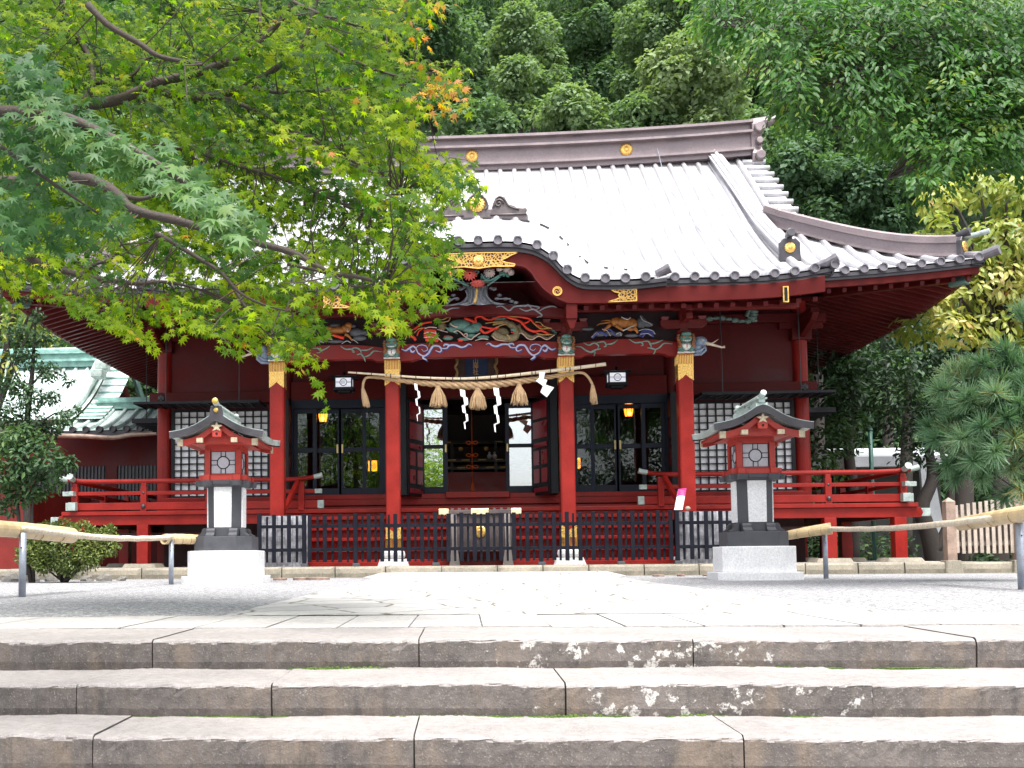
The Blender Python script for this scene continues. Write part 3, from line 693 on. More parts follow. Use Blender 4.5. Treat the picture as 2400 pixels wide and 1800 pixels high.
# --- underside: soffits, rafters, purlins
SOF = mat('soffit_red', (.055, .0045, .006), .55, spec=.2, var=.2, vscale=1.2, fine=.06)  # red darkened further, the shade under the eaves put into it
sf = MB()
for s in (1, -1):
    sf.strip([[(s*x, y, z) for x in (2.0, 4, 6, 7.45)] for y, z in ((22.34, 5.99), (23.6, 6.36), (26.65, 7.05))])
    sf.strip([[(s*7.45, y, z), (s*7.45, y, z+.25)] for y, z in ((22.34, 5.95), (23.75, 6.4))])
e2 = MB()
for s in (1, -1):
    rows = []
    for x in np.linspace(7.4, 11.3, 10):
        ym = min(26.6, 23.75+(11.35-x)*1.0); rows.append([(s*x, lerp(23.75, ym, j/5), zf(x, EY)-.30+.27*(lerp(23.75, ym, j/5)-23.75)) for j in range(6)])
    e2.strip(rows)
both(sf, e2)
for s in (1, -1):
    rows = []
    for x in np.linspace(8.4, 11.35, 9):
        h = max(0, 26.7-(23.75+(11.35-x))); y0 = 23.75+(11.35-x); y1 = 2*RY-y0
        rows.append([(s*x, lerp(y0, y1, j/20), zs(EX, lerp(y0, y1, j/20))-.30+.27*(11.35-x)) for j in range(21)])
    sf.strip(rows)
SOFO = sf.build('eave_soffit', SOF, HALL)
ra = MB(); fa = MB()
x = 2.35
while x < 7.4:
    for s in (1, -1):
        zz = 5.86+porch_up(x, 22.24)*.8
        ra.bar((s*x, 22.38, zz), (s*x, 23.7, zz+.36), .10, .10)
        ra.bar((s*x, 23.7, zz+.36), (s*x, 26.5, zz+1.02), .10, .10)
    x += .352
r2 = MB(); x = 7.75
while x < 11.1:
    for s in (1, -1):
        z0 = zf(x, EY)-.36; ym = min(26.5, 23.75+(11.35-x)); r2.bar((s*x, 23.86, z0-.02), (s*x, ym, z0-.02+.27*(ym-23.86)), .09, .10)
    x += .35
both(ra, r2)
y = 24.2
while y < 37.9:
    for s in (1, -1):
        xi = max(8.45, 11.35-max(0, y-23.75)) if y < RY else max(8.45, 11.35-max(0, 38.25-y)); z0 = zs(EX, y)-.36
        ra.bar((s*11.22, y, z0-.02), (s*xi, y, z0-.02+.27*(11.22-xi)), .09, .10)
    y += .30
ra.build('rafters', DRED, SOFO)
for s in (1, -1):
    f1 = MB(); f1.strip([[(s*x, 23.70, zf(x, EY)-.16), (s*x, 23.70, zf(x, EY)-.33), (s*x, 23.80, zf(x, EY)-.33), (s*x, 23.80, zf(x, EY)-.16)] for x in np.linspace(7.3, 11.4, 12)], True); both(fa, f1)
    fa.strip([[(s*11.40, y, zs(EX, y)-.16), (s*11.40, y, zs(EX, y)-.33), (s*11.30, y, zs(EX, y)-.33), (s*11.30, y, zs(EX, y)-.16)] for y in np.linspace(23.7, 38.3, 24)], True)
    tipb = MB(); tipb.bar((s*11.25, 23.85, 6.78), (s*8.6, 26.5, 7.10), .2, .26); both(fa, tipb)
fa.build('fascia', FASC, HALL)
for s in (1, -1):
    k = MB(); k.bar((s*11.22, 23.88, 6.70), (s*10.95, 24.15, 6.70), .20, .22); k.build('corner_cap', mat('dark_verdigris', (.07, .13, .115), .55, var=.3), HALL, bevel=.01)
# vault under the undulating gable and its dark back
kv = MB(); kv.strip([[(x, y, z+.03) for x, z in [(-a, c) for a, c in BI[::-1]]+BI[1:]] for y in (22.32, 24.3)])
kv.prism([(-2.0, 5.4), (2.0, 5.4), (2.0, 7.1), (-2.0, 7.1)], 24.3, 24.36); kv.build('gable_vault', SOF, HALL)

# --- walls, columns, floor
wl_ = MB(); YW = 26.6
wl_.box(-8.2, -4.84, YW+.02, YW+.12, 4.80, 7.05); wl_.box(4.84, 8.2, YW+.02, YW+.12, 4.80, 7.05); wl_.box(-4.84, 4.84, YW+.02, YW+.12, 5.06, 7.05)
for s in (1, -1):
    wl_.box(s*8.26-.05, s*8.26+.05, 26.7, 38.0, 1.9, 7.0)
    wl_.box(min(s*5.2, s*5.44), max(s*5.2, s*5.44), YW+.02, YW+.12, 1.9, 4.8); wl_.box(min(s*8.04, s*8.2), max(s*8.04, s*8.2), YW+.02, YW+.12, 1.9, 4.8)
    wl_.box(min(s*5.44, s*8.04), max(s*5.44, s*8.04), YW+.02, YW+.12, 4.36, 4.8)
wl_.box(-8.2, 8.2, 37.9, 38.0, 1.9, 7.0)
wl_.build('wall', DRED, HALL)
cb = MB()
for s in (1, -1):
    for xx, yy in ((8.29, 26.62), (8.29, 30.5), (8.29, 34.3), (8.29, 38.0)):
        c = MB(); c.lathe([(.185, 1.6), (.185, 7.0)], (s*xx, yy, 0), 20)
        c.build('hall_column', RED, HALL, smooth=False)
    c = MB(); c.lathe([(.17, 1.6), (.17, 7.0)], (s*5.02, 26.62, 0), 20); c.build('hall_column', DRED, HALL)
nb = MB(); nb.box(-8.62, -5.1, 26.36, 26.5, 4.52, 4.82); nb.box(5.1, 8.62, 26.36, 26.5, 4.52, 4.82); nb.box(-4.86, 4.86, 26.42, 26.56, 4.56, 5.06)
for s in (1, -1): nb.box(s*8.50-.07, s*8.50+.07, 26.5, 38.1, 4.52, 4.82)
nb.build('tie_beam', FASC, HALL, bevel=.01)
for s in (1, -1):
    f = MB(); flower(f, (s*8.30, 26.355, 4.67), .10, 6, .04); f.build('nail_cover', COPD, HALL, smooth=True)
base = MB(); base.box(-8.3, 8.3, 26.38, 26.6, 1.62, 1.80); base.box(-8.3, 8.3, 26.44, 26.6, 1.80, 1.95)
base.box(-4.9, -.84, 26.36, 26.6, 1.95, 2.07); base.box(.80, 4.9, 26.36, 26.6, 1.95, 2.07); base.box(-.83, .79, 26.22, 26.6, 1.95, 2.10)
base.box(-8.2, -4.9, 26.40, 26.6, 1.95, 2.04); base.box(4.9, 8.2, 26.40, 26.6, 1.95, 2.04)
base.build('sill_beam', RED, HALL, bevel=.008)

# veranda
dk = MB(); XD, YV = 10.33, 24.80
dk.box(-XD, XD, YV, 26.38, 1.53, 1.625)
for s in (1, -1): dk.box(min(s*8.3, s*XD), max(s*8.3, s*XD), 26.38, 38.6, 1.53, 1.625)
dk.box(-8.3, 8.3, 26.38, 38, 1.75, 2.03)
dk.build('veranda_deck', RED, HALL, bevel=.008)
bmv = MB(); bmv.box(-10.38, 10.38, 24.88, 25.06, 1.29, 1.525)
for s in (1, -1): bmv.box(s*10.18-.09, s*10.18+.09, 25.06, 38.5, 1.29, 1.525)
for s in (1, -1): bmv.prism([(s*10.38, 1.29), (s*10.42, 1.29), (s*10.47, 1.40), (s*10.42, 1.525), (s*10.38, 1.525)][::s], 24.885, 25.055)
bmv.build('veranda_beam', RED, HALL, bevel=.006)
for s in (1, -1):
    k = MB(); k.box(min(s*10.42, s*10.64), max(s*10.42, s*10.64), 24.89, 25.05, 1.31, 1.50); k.build('beam_cap', VERDG, HALL, bevel=.008)
for xx in (8.30, 9.92):
    for s in (1, -1):
        for yy in ((24.97,) if xx < 9 else (24.97, 28.4, 32, 36)):
            p = MB(); p.box(s*xx-.14, s*xx+.14, yy-.14, yy+.14, .325, 1.29); p.build('veranda_post', RED, HALL, bevel=.01)
            q = MB(); q.oct(s*xx, yy, .86, .05, .232, .33, .74, .05); q.build('post_stone', KERB, HALL, bevel=.01)
for xx in (6.6, 5.2):
    for s in (1, -1):
        p = MB(); p.box(s*xx-.1, s*xx+.1, 26.4, 26.6, .235, 1.53); p.build('veranda_post', DRED, HALL)
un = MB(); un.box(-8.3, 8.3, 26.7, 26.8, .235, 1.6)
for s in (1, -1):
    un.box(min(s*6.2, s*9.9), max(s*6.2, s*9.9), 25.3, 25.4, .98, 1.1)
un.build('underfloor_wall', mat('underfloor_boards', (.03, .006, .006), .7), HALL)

# veranda railings: front pieces left and right and the side runs
def railing(s):
    r = MB(); xo, xi = 10.02, 4.75
    r.tube([(s*xi, 24.9, 2.37), (s*9.4, 24.9, 2.37), (s*9.9, 24.9, 2.385), (s*10.25, 24.9, 2.43), (s*10.37, 24.9, 2.455)], .058, 12)
    r.box(min(s*xi, s*10.22), max(s*xi, s*10.22), 24.86, 24.94, 2.03, 2.12)
    r.box(min(s*xi, s*10.1), max(s*xi, s*10.1), 24.84, 24.97, 1.66, 1.84)
    for xx in (5.0, 6.65, 8.28, xo): r.box(s*xx-.075, s*xx+.075, 24.83, 24.98, 1.625, 2.24); r.box(s*xx-.06, s*xx+.06, 24.85, 24.96, 2.24, 2.33)
    r.tube([(s*xo, 24.55, 2.47), (s*xo, 24.7, 2.425), (s*xo, 25.2, 2.37), (s*xo, 38.4, 2.37)], .058, 12)
    r.box(s*xo-.04, s*xo+.04, 24.7, 38.4, 2.025, 2.115); r.box(s*xo-.065, s*xo+.065, 24.72, 38.4, 1.655, 1.835)
    for yy in np.arange(26.9, 38.3, 1.9): r.box(s*xo-.075, s*xo+.075, yy-.075, yy+.075, 1.625, 2.24)
    o = r.build('railing', RED, HALL, bevel=.006)
    c = MB()
    c.tube([(s*10.20, 24.9, 2.425), (s*10.32, 24.9, 2.45), (s*10.41, 24.9, 2.475)], [.064, .066, .07], 12)
    c.tube([(s*xo, 24.78, 2.415), (s*xo, 24.66, 2.44), (s*xo, 24.52, 2.485)], [.064, .068, .085], 14)
    c.box(min(s*10.1, s*10.33), max(s*10.1, s*10.33), 24.85, 24.95, 2.02, 2.13); c.box(s*xo-.05, s*xo+.05, 24.62, 24.83, 2.015, 2.125)
    c.box(min(s*10.1, s*10.24), max(s*10.1, s*10.24), 24.83, 24.98, 1.65, 1.85); c.box(min(s*xo-.09*s, s*10.11), max(s*xo-.09*s, s*10.11), 24.66, 24.83, 1.65, 1.85)
    c.build('rail_cap', VERDG, o, bevel=.006)
    n = MB()
    for xx in (5.0, 6.65, 8.28): n.lathe([(.01, -.05), (.05, -.035), (.06, 0)], (s*xx, 24.835, 1.745), 14, 'y'); n.lathe([(.008, -.035), (.034, -.025), (.04, 0)], (s*xx, 24.85, 2.075), 12, 'y')
    n.build('rail_boss', COPD, o, smooth=True)
    # stair railing post with upturned rails inside the outer porch column
    t = MB(); t.bar((s*4.62, 23.9, 1.55), (s*4.42, 24.78, 2.30), .10, .11); t.box(s*4.34-.07, s*4.34+.07, 24.76, 24.9, 1.6, 2.30)
    t.tube([(s*4.75, 24.88, 2.37), (s*4.3, 24.88, 2.38), (s*4.0, 24.88, 2.43)], .055, 10)
    t.box(min(s*4.75, s*4.02), max(s*4.75, s*4.02), 24.85, 24.93, 2.03, 2.12); t.box(min(s*4.75, s*3.95), max(s*4.75, s*3.95), 24.84, 24.96, 1.66, 1.84)
    t.build('stair_rail', RED, o, bevel=.006)
    g_ = MB(); g_.tube([(s*4.04, 24.88, 2.425), (s*3.93, 24.88, 2.445), (s*3.83, 24.88, 2.47)], [.06, .063, .068], 12); g_.box(min(s*4.02, s*3.84), max(s*4.02, s*3.84), 24.845, 24.935, 2.02, 2.13); g_.box(min(s*3.95, s*3.80), max(s*3.95, s*3.80), 24.835, 24.965, 1.65, 1.85)
    g_.build('rail_cap', VERDG, o, bevel=.006)
for s in (1, -1): railing(s)

# wooden stair between the porch columns
st = MB(); stg = MB()
for k in range(5):
    z = 1.43-.262*k; y = 24.72-.235*k
    st.box(-4.5, 4.5, y-.05, y+.30, z-.075, z)
    st.box(-4.5, 4.5, y+.10, y+.14, z-.30, z-.075)
st.box(-4.5, 4.5, 23.50, 23.56, .236, .33)
st.build('wooden_stair', RED, HALL, bevel=.006)

# porch columns with gilded sleeves and stone feet
GSL = mat('gilt_brocade', (.74, .46, .13), .34, metal=.8, var=.3, vscale=26, bump=.6, bscale=55, fine=.3)
def porch_column(x, inner):
    y = 23.6; h = .165; y0 = y-h
    c = MB(); c.oct(x, y, 2*h, .028, .62, 5.46); col = c.build('porch_column', RED, HALL)
    sl_ = MB()                                           # upper sleeve: fluted band, brocade band, toothed lower edge
    for (zb, z0, z1, up) in ((4.40, 4.52, 4.78, True),):
        for sx, sy in ((0, -1), (1, 0), (-1, 0)):
            hw = h+.004; pl = [(-hw, zb), (-hw*.5, zb+.055), (0, zb+.135), (hw*.5, zb+.055), (hw, zb), (hw, z1), (-hw, z1)]
            if sy: sl_.prism([(x+a, b) for a, b in pl], y0-.010, y0-.001)
            else: sl_.prism([(y+a, b) for a, b in pl], x+sx*(h+.001), x+sx*(h+.010), 'x')
    s1 = sl_.build('gold_sleeve', GSL, col)
    fl = MB()
    for i in range(9):
        a = -h+.018+i*(2*h-.036)/8
        fl.tube([(x+a, y0-.008, 4.78), (x+a, y0-.008, 5.0)], .013, 6); fl.tube([(x-h-.006, y+a, 4.78), (x-h-.006, y+a, 5.0)], .013, 6); fl.tube([(x+h+.006, y+a, 4.78), (x+h+.006, y+a, 5.0)], .013, 6)
    fl.build('fluting', GOLD, s1)
    bk = MB().box(x-h-.003, x+h+.003, y0-.003, y+h+.003, 4.78, 5.0); bk.build('sleeve_ground', mat('red_ground', (.35, .06, .02), .5), s1)
    lo = MB()
    for sx, sy in ((0, -1), (1, 0), (-1, 0)):
        hw = h+.004; pl = [(-hw, .86), (hw, .86), (hw, 1.13), (hw*.55, 1.09), (0, 1.02), (-hw*.55, 1.09), (-hw, 1.13)]
        if sy: lo.prism([(x+a, b) for a, b in pl], y0-.010, y0-.001)
        else: lo.prism([(y+a, b) for a, b in pl], x+sx*(h+.001), x+sx*(h+.010), 'x')
    s2 = lo.build('gold_foot_sleeve', GSL, col)
    fl = MB()
    for i in range(9):
        a = -h+.018+i*(2*h-.036)/8
        fl.tube([(x+a, y0-.008, .63), (x+a, y0-.008, .86)], .013, 6); fl.tube([(x+h+.006, y+a, .63), (x+h+.006, y+a, .86)], .013, 6); fl.tube([(x-h-.006, y+a, .63), (x-h-.006, y+a, .86)], .013, 6)
    fl.build('fluting', GOLD, s2)
    b = MB(); b.lathe([(.17, .40), (.235, .42), (.265, .48), (.255, .55), (.19, .615), (.16, .62)], (x, y, 0), 24); b.oct(x, y, .72, .03, .232, .40, .60, .03)
    b.build('column_stone', GRAN, HALL, smooth=False)
    # lion head bracket in front of the column top
    L = MB(); L.ball((x, y0-.10, 5.335), .150, .14, .115); L.ball((x, y0-.22, 5.275), .085, .07, .050); L.ball((x, y0-.16, 5.43), .120, .10, .055)
    for s in (1, -1): L.ball((x+s*.155, y0-.06, 5.40), .035, .03, .045)
    head = L.build('lion_carving', mat('carving_teal', (.09, .20, .17), .5, var=.35, vscale=20, bump=.3), HALL, smooth=True)
    mm = MB()
    for s in (1, -1):
        for i in range(6): a = -.5+i*.42; mm.ball((x+s*(.155+.012*math.cos(a*3)), y0-.08-.02*i % 2, 5.42-.055*i), .045, .06, .035, 8, 6)
        mm.ball((x+s*.065, y0-.20, 5.355), .045, .045, .022, 8, 6); mm.ball((x+s*.055, y0-.225, 5.30), .022, .03, .012, 8, 6)
    mm.build('mane', mat('carving_brown', (.24, .095, .035), .5, var=.35, vscale=20, bump=.3), head, smooth=True)
    ch = MB(); ch.ball((x, y0-.10, 5.15), .125, .10, .085)
    for i in range(9): a = (i-4)/4; ch.tube([(x+a*.12, y0-.14+.05*abs(a), 5.245), (x+a*.095, y0-.19+.05*abs(a), 5.16), (x+a*.05, y0-.185, 5.09)], [.014, .020, .006], 6)
    for i in range(11): a = (i-5)/5; ch.ball((x+a*.17, y0-.10+.02*abs(a), 5.030), .022, .05, .024, 8, 6)
    for s in (1, -1): ch.tube([(x+s*.09, y0-.21, 5.285), (x+s*.05, y0-.265, 5.262), (x, y0-.275, 5.255)], .011, 6)
    ch.build('chest', mat('carving_white', (.72, .72, .68), .5, var=.12, vscale=20), head, smooth=True)
    pw = MB()
    for s in (1, -1): pw.ball((x+s*.125, y0-.10, 5.11), .060, .10, .070); pw.ball((x+s*.09, y0-.17, 5.055), .055, .06, .030)
    pw.build('paws', MATS['carving_teal'], head, smooth=True)
    rd = MB()
    for k in range(3): rd.ball((x, y0-.20, 5.20-.035*k), .016, .02, .014, 8, 6)
    rd.prism([(x-.165, 5.00), (x+.165, 5.00), (x+.12, 5.035), (x+.04, 5.05), (x-.04, 5.05), (x-.12, 5.035)], y0-.05, y0-.012)
    rd.build('tongue', mat('carving_red', (.50, .03, .015), .45, var=.15, vscale=20), head, smooth=True)
    if not inner:   # sea beast head looking sideways with a long trunk
        s = 1 if x > 0 else -1
        q = MB(); q.ball((x+s*.36, y-.05, 5.30), .17, .13, .13); q.ball((x+s*.28, y-.05, 5.16), .12, .12, .15)
        for i in range(4): q.tube([(x+s*.22, y-.12-.02*i, 5.02+.012*i), (x+s*(.34+.02*i), y-.13-.01*i, 5.03+.03*i), (x+s*(.42+.015*i), y-.13, 5.12+.02*i), (x+s*(.40), y-.13, 5.2)], .016, 6)
        q.tube([(x+s*.17, y-.13, 4.99), (x+s*.36, y-.14, 5.0), (x+s*.47, y-.13, 5.09), (x+s*.47, y-.12, 5.18)], [.03, .03, .028, .015], 8)
        bo = q.build('beast_carving', mat('carving_blue', (.20, .25, .34), .5, var=.4, vscale=16, bump=.3), HALL, smooth=True)
        tk = MB(); tk.tube([(x+s*.44, y-.1, 5.27), (x+s*.58, y-.11, 5.235), (x+s*.72, y-.11, 5.19), (x+s*.84, y-.11, 5.155), (x+s*.90, y-.11, 5.165)], [.05, .034, .026, .022, .030], 8)
        tk.tube([(x+s*.50, y-.12, 5.215), (x+s*.64, y-.12, 5.26), (x+s*.76, y-.12, 5.34)], [.018, .014, .004], 6); tk.ball((x+s*.40, y-.16, 5.32), .03, .02, .03, 8, 6)
        tk.build('trunk', mat('carving_cream', (.55, .46, .36), .5, var=.25, vscale=20), bo, smooth=True)
for x, i in ((-2.0, True), (2.0, True), (-4.70, False), (4.70, False)): porch_column(x, i)

# rainbow beams between the columns, bracket sets above
kb2 = MB()
def rainbow(b, x0, x1, z0, z1, rise, y0, y1):
    xs_ = np.linspace(x0, x1, 25); cx = (x0+x1)/2; hw = (x1-x0)/2; top = []; bot = []
    for x in xs_:
        q = abs(x-cx)/hw; top.append((x, z1+rise*(1-q**2.2))); e = 1-q; bot.append((x, z0+(.065 if e > .26 else (.05 if e > .20 else 0))))
    b.prism(bot+top[::-1], y0, y1)
rainbow(kb2, -1.84, 1.84, 4.985, 5.37, .05, 23.50, 23.72)
for s in (1, -1): rainbow(kb2, *sorted((s*2.16, s*4.54)), 4.985, 5.30, .10, 23.50, 23.72)
kb2.build('porch_beam', mat('beam_red', (.18, .012, .010), .45, spec=.25, var=.15, vscale=1.2, fine=.05), HALL, bevel=.012)
ub = MB(); rows = []
for x in np.linspace(-1.95, 1.95, 31):
    q = abs(x)/1.95; rows.append([(x, 22.80, 5.885-.13*q**2), (x, 22.80, 6.075-.12*q**3), (x, 23.0, 6.075-.12*q**3), (x, 23.0, 5.885-.13*q**2)])
ub.strip(rows, True); ub.build('gable_beam', DRED, HALL)
br = MB()
for x in (-2.0, 2.0, -4.70, 4.70):
    br.box(x-.09, x+.09, 23.5, 23.7, 5.46, 6.30)
    br.oct(x, 23.6, .22, .01, 5.47, 5.55, .32, .01); br.box(x-.52, x+.52, 23.52, 23.68, 5.70, 5.82)
    br.prism([(x-.52, 5.70), (x-.40, 5.62), (x+.40, 5.62), (x+.52, 5.70)], 23.52, 23.68)
    for d in (-.42, 0, .42): br.oct(x+d, 23.6, .14, .01, 5.82, 5.90, .2, .01)
    br.box(x-.07, x+.07, 22.9, 23.5, 5.72, 5.84); br.box(x-.075, x+.075, 22.9, 26.4, 5.90, 6.02)
br.box(-7.3, -2.0, 23.5, 23.7, 6.05, 6.24); br.box(2.0, 7.3, 23.5, 23.7, 6.05, 6.24); br.box(-2.0, 2.0, 23.5, 23.7, 5.98, 6.2)
br.build('bracket_set', mat('bracket_red', (.13, .010, .009), .45, var=.2), HALL, bevel=.008)
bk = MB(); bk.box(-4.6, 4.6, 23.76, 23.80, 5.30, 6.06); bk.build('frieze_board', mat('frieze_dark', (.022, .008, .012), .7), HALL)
wb = MB()   # bracket arms under the main eave above the hall columns
for x in (-8.29, -5.02, 5.02, 8.29):
    wb.box(x-.10, x+.10, 25.4, 26.6, 6.35, 6.5); wb.prism([(25.5, 6.2), (26.6, 5.9), (26.6, 6.35), (25.3, 6.35)], x-.08, x+.08, 'x'); wb.box(x-.55, x+.55, 26.42, 26.58, 6.2, 6.36); wb.box(x-.25, x+.25, 26.38, 26.6, 5.9, 6.2)
wb.box(-8.9, 8.9, 26.35, 26.55, 6.36, 6.58); wb.build('wall_bracket', DRED, HALL, bevel=.01)
# --- painted carvings
def zc(o, s, pts, Y): return [at(o[0]+x/s, o[1]+y/s, Y) for x, y in pts]
TEAL = MATS['carving_teal']; CWH = MATS['carving_white']; CRED = mat('carving_flame', (.70, .035, .010), .4, var=.2, vscale=15)
COLV = mat('carving_olive', (.20, .16, .085), .55, var=.35, vscale=25, bump=.8, bscale=60, fine=.3)
CGRY = mat('carving_grey', (.095, .10, .115), .55, var=.4, vscale=18, bump=.5, bscale=40, fine=.2)
CGLD = mat('carving_ochre', (.46, .27, .08), .5, var=.25, vscale=18)
CBLU = mat('carving_indigo', (.045, .055, .22), .5, var=.3, vscale=18)
CORG = mat('carving_orange', (.36, .13, .025), .5, var=.35, vscale=9, bump=.3)
CPNK = mat('carving_pink', (.55, .09, .07), .5, var=.25, vscale=16)
DO, DS = (940, 715), 5.821
def sm(pts, k=4): return smooth_curve(pts, k)
def T(b, pts, r, Y=23.42, n=8, k=4, taper=None):
    P = sm(zc(DO, DS, pts, Y), k); m = len(P)
    if taper: r = [r*lerp(taper[0], taper[1], i/(m-1)) for i in range(m)]
    b.tube(P, r, n)
dr = MB()    # dragon: olive body coils
T(dr, [(2090, 400), (1990, 450), (1880, 410), (1790, 440), (1700, 400), (1620, 340), (1590, 280)], .055, 23.44, taper=(.35, 1.15))
T(dr, [(1480, 250), (1560, 330), (1560, 430), (1440, 455), (1320, 420), (1260, 380)], .085, 23.40, taper=(.9, 1.1))
T(dr, [(1260, 250), (1340, 235), (1440, 240), (1520, 300)], .06, 23.40); dr.ball(zc(DO, DS, [(1370, 380)], 23.44)[0], .18, .05, .12)
dr.ball(zc(DO, DS, [(560, 290)], 23.42)[0], .10, .07, .10)
DRG = dr.build('dragon_carving', COLV, HALL, smooth=True)
d2 = MB()    # teal head, jaws and neck
c = zc(DO, DS, [(800, 270), (960, 330), (1020, 300), (700, 330), (960, 420), (640, 450), (860, 465), (1120, 440), (1300, 200), (1545, 370)], 23.38)
d2.ball(c[0], .26, .09, .13); d2.ball(c[1], .22, .09, .10); d2.ball(c[2], .15, .08, .12); d2.ball(c[3], .13, .08, .07); d2.ball(c[4], .14, .07, .05); d2.ball(c[5], .12, .06, .05); d2.ball(c[6], .16, .06, .04); d2.ball(c[7], .14, .05, .05)
T(d2, [(1250, 170), (1330, 195), (1430, 180)], .035, 23.40); T(d2, [(1500, 330), (1570, 360), (1570, 430), (1500, 440)], .035, 23.36)
for i in range(5): T(d2, [(600+26*i, 300+10*i), (640+26*i, 330+10*i), (690+20*i, 360+8*i)], .014, 23.33)
for p in ((2050, 330), (2075, 345), (2095, 360)): T(d2, [(p[0], p[1]), (p[0]+20, p[1]+15), (p[0]+15, p[1]+45)], .014, 23.40, taper=(1, .3))
d2.build('head', TEAL, DRG, smooth=True)
d3 = MB()    # flames
for pts, r in (([(860, 180), (950, 210), (1040, 260), (1090, 340), (1150, 380), (1240, 340), (1330, 300)], .042), ([(1020, 230), (1020, 170), (1090, 150), (1150, 190), (1230, 200), (1330, 160), (1480, 145)], .034), ([(1440, 160), (1540, 190), (1640, 230), (1720, 320), (1820, 360), (1920, 350), (2020, 400)], .040), ([(1560, 150), (1680, 170), (1760, 190), (1830, 260), (1920, 300)], .036), ([(1640, 260), (1730, 230), (1770, 180)], .028), ([(1080, 290), (1170, 310), (1260, 320)], .03), ([(180, 330), (260, 270), (340, 240), (420, 230)], .035), ([(220, 420), (240, 360), (310, 310), (330, 300)], .02), ([(130, 420), (170, 440), (200, 480)], .045), ([(590, 430), (650, 425), (700, 440)], .022), ([(780, 480), (840, 480)], .045), ([(1500, 370), (1540, 375)], .02)):
    T(d3, pts, r, 23.36, taper=(.8, .7))
for k_, (a, c_) in enumerate((((310, 360), (480, 360)), ((310, 420), (490, 420)), ((330, 470), (510, 480)))): T(d3, [a, ((a[0]+c_[0])/2, a[1]-10), c_], .045, 23.38)
d3.build('flames', CRED, DRG, smooth=True)
d4 = MB()    # pale outlines: bellies, whiskers, teeth
for pts, r in (([(310, 390), (380, 370), (470, 385)], .013), ([(310, 445), (400, 435), (490, 455)], .013), ([(320, 320), (400, 300), (490, 310)], .013), ([(490, 330), (540, 345), (640, 370)], .008), ([(720, 370), (770, 350), (820, 380), (860, 420), (950, 470), (1000, 430), (1080, 380)], .012), ([(670, 250), (720, 290), (770, 300)], .014), ([(860, 400), (900, 390), (900, 430)], .010), ([(470, 360), (490, 430), (560, 500)], .012), ([(1010, 485), (1100, 460), (1190, 470)], .009)):
    T(d4, pts, r, 23.30)
for pts in ([(1240, 410), (1300, 470), (1420, 485), (1530, 460), (1590, 400), (1650, 385), (1720, 450), (1790, 470), (1880, 425), (1990, 470), (2090, 410)],):
    P = sm(zc(DO, DS, pts, 23.37), 10)
    for i, p in enumerate(P): d4.ball(p, .016, .014, .012, 6, 4)
d4.build('outlines', mat('carving_pale', (.62, .42, .36), .5, var=.2, vscale=20), DRG, smooth=True)
d5 = MB()    # ochre flame edges and claws
for pts in ([(455, 180), (530, 230), (640, 220), (670, 170), (640, 165), (560, 200), (470, 175)], [(1150, 250), (1250, 235), (1390, 225)], [(1250, 270), (1330, 250), (1400, 240)], [(1290, 310), (1370, 275), (1440, 260)], [(1800, 240), (1900, 320), (2030, 315)], [(1850, 390), (1960, 405), (2060, 400)], [(1830, 230), (1900, 240), (1950, 290), (2060, 320)], [(1440, 400), (1480, 440), (1470, 470)], [(1480, 145), (1540, 160), (1600, 155)], [(60, 470), (80, 410), (110, 390), (150, 350)], [(180, 380), (230, 330), (290, 310)]):
    T(d5, pts, .011, 23.32)
d5.build('flame_edges', CGLD, DRG, smooth=True)

# cloud scrolls on the beams
def scroll(name, sets, m1, m2, Y, r, parent=HALL):
    b = MB(); b2 = MB()
    for o, s, pts in sets:
        P = sm(zc(o, s, pts, Y), 5); n = len(P); b.tube(P, [r*(.35+.65*math.sin(math.pi*min(1, (i+1)/n))) for i in range(n)], 6, flat=.5)
        if m2: P2 = [(p[0]+r*.9, p[1]+.004, p[2]-r*1.1) for p in P]; b2.tube(P2, [r*.55]*n, 6, flat=.5)
    o_ = b.build(name, m1, parent, smooth=True)
    if m2: b2.build('scroll_shade', m2, o_, smooth=True)
wc = [[(5, 600), (60, 620), (110, 590), (160, 560), (200, 590), (230, 640)], [(230, 640), (210, 580), (270, 545), (340, 560), (360, 610), (310, 630), (280, 600)], [(200, 600), (240, 660), (310, 695), (370, 660), (400, 610), (440, 560), (510, 560), (550, 600), (530, 640), (470, 620)], [(310, 695), (300, 720), (355, 755)], [(550, 590), (620, 590), (660, 550), (740, 545), (820, 575), (880, 560), (920, 530), (965, 550)], [(580, 560), (600, 535), (650, 545), (630, 575)], [(120, 600), (150, 640), (190, 620)]]
mir = lambda s: [[(2115-x+5, y-12) for x, y in p] for p in s]
scroll('cloud_scroll', [(DO, DS, p) for p in wc]+[(DO, DS, p) for p in mir(wc)], mat('carving_lilac', (.46, .48, .66), .5, var=.15, vscale=20), CBLU, 23.487, .024)
SO, SS = (1300, 640), 4.88
gs = [[(240, 840), (300, 845), (350, 880), (410, 905), (460, 900), (450, 950)], [(410, 905), (460, 880), (530, 865)], [(330, 795), (390, 825), (450, 800), (500, 830), (490, 870)], [(480, 800), (560, 785), (590, 830), (560, 845)], [(590, 815), (660, 805), (720, 765)]]
g2 = [[(850, 755), (920, 795), (990, 790), (1010, 825), (985, 830)], [(1000, 785), (1070, 780), (1100, 830), (1100, 850)], [(1080, 810), (1150, 800), (1240, 765)], [(1060, 855), (1110, 860), (1150, 880), (1130, 930)], [(1140, 880), (1200, 850), (1250, 805), (1350, 810)]]
SG = mat('carving_sage', (.17, .27, .23), .5, var=.3, vscale=20)
scroll('cloud_scroll', [(SO, SS, p) for p in gs+g2], SG, None, 23.487, .020)
GO, GS = (700, 640), 7.54
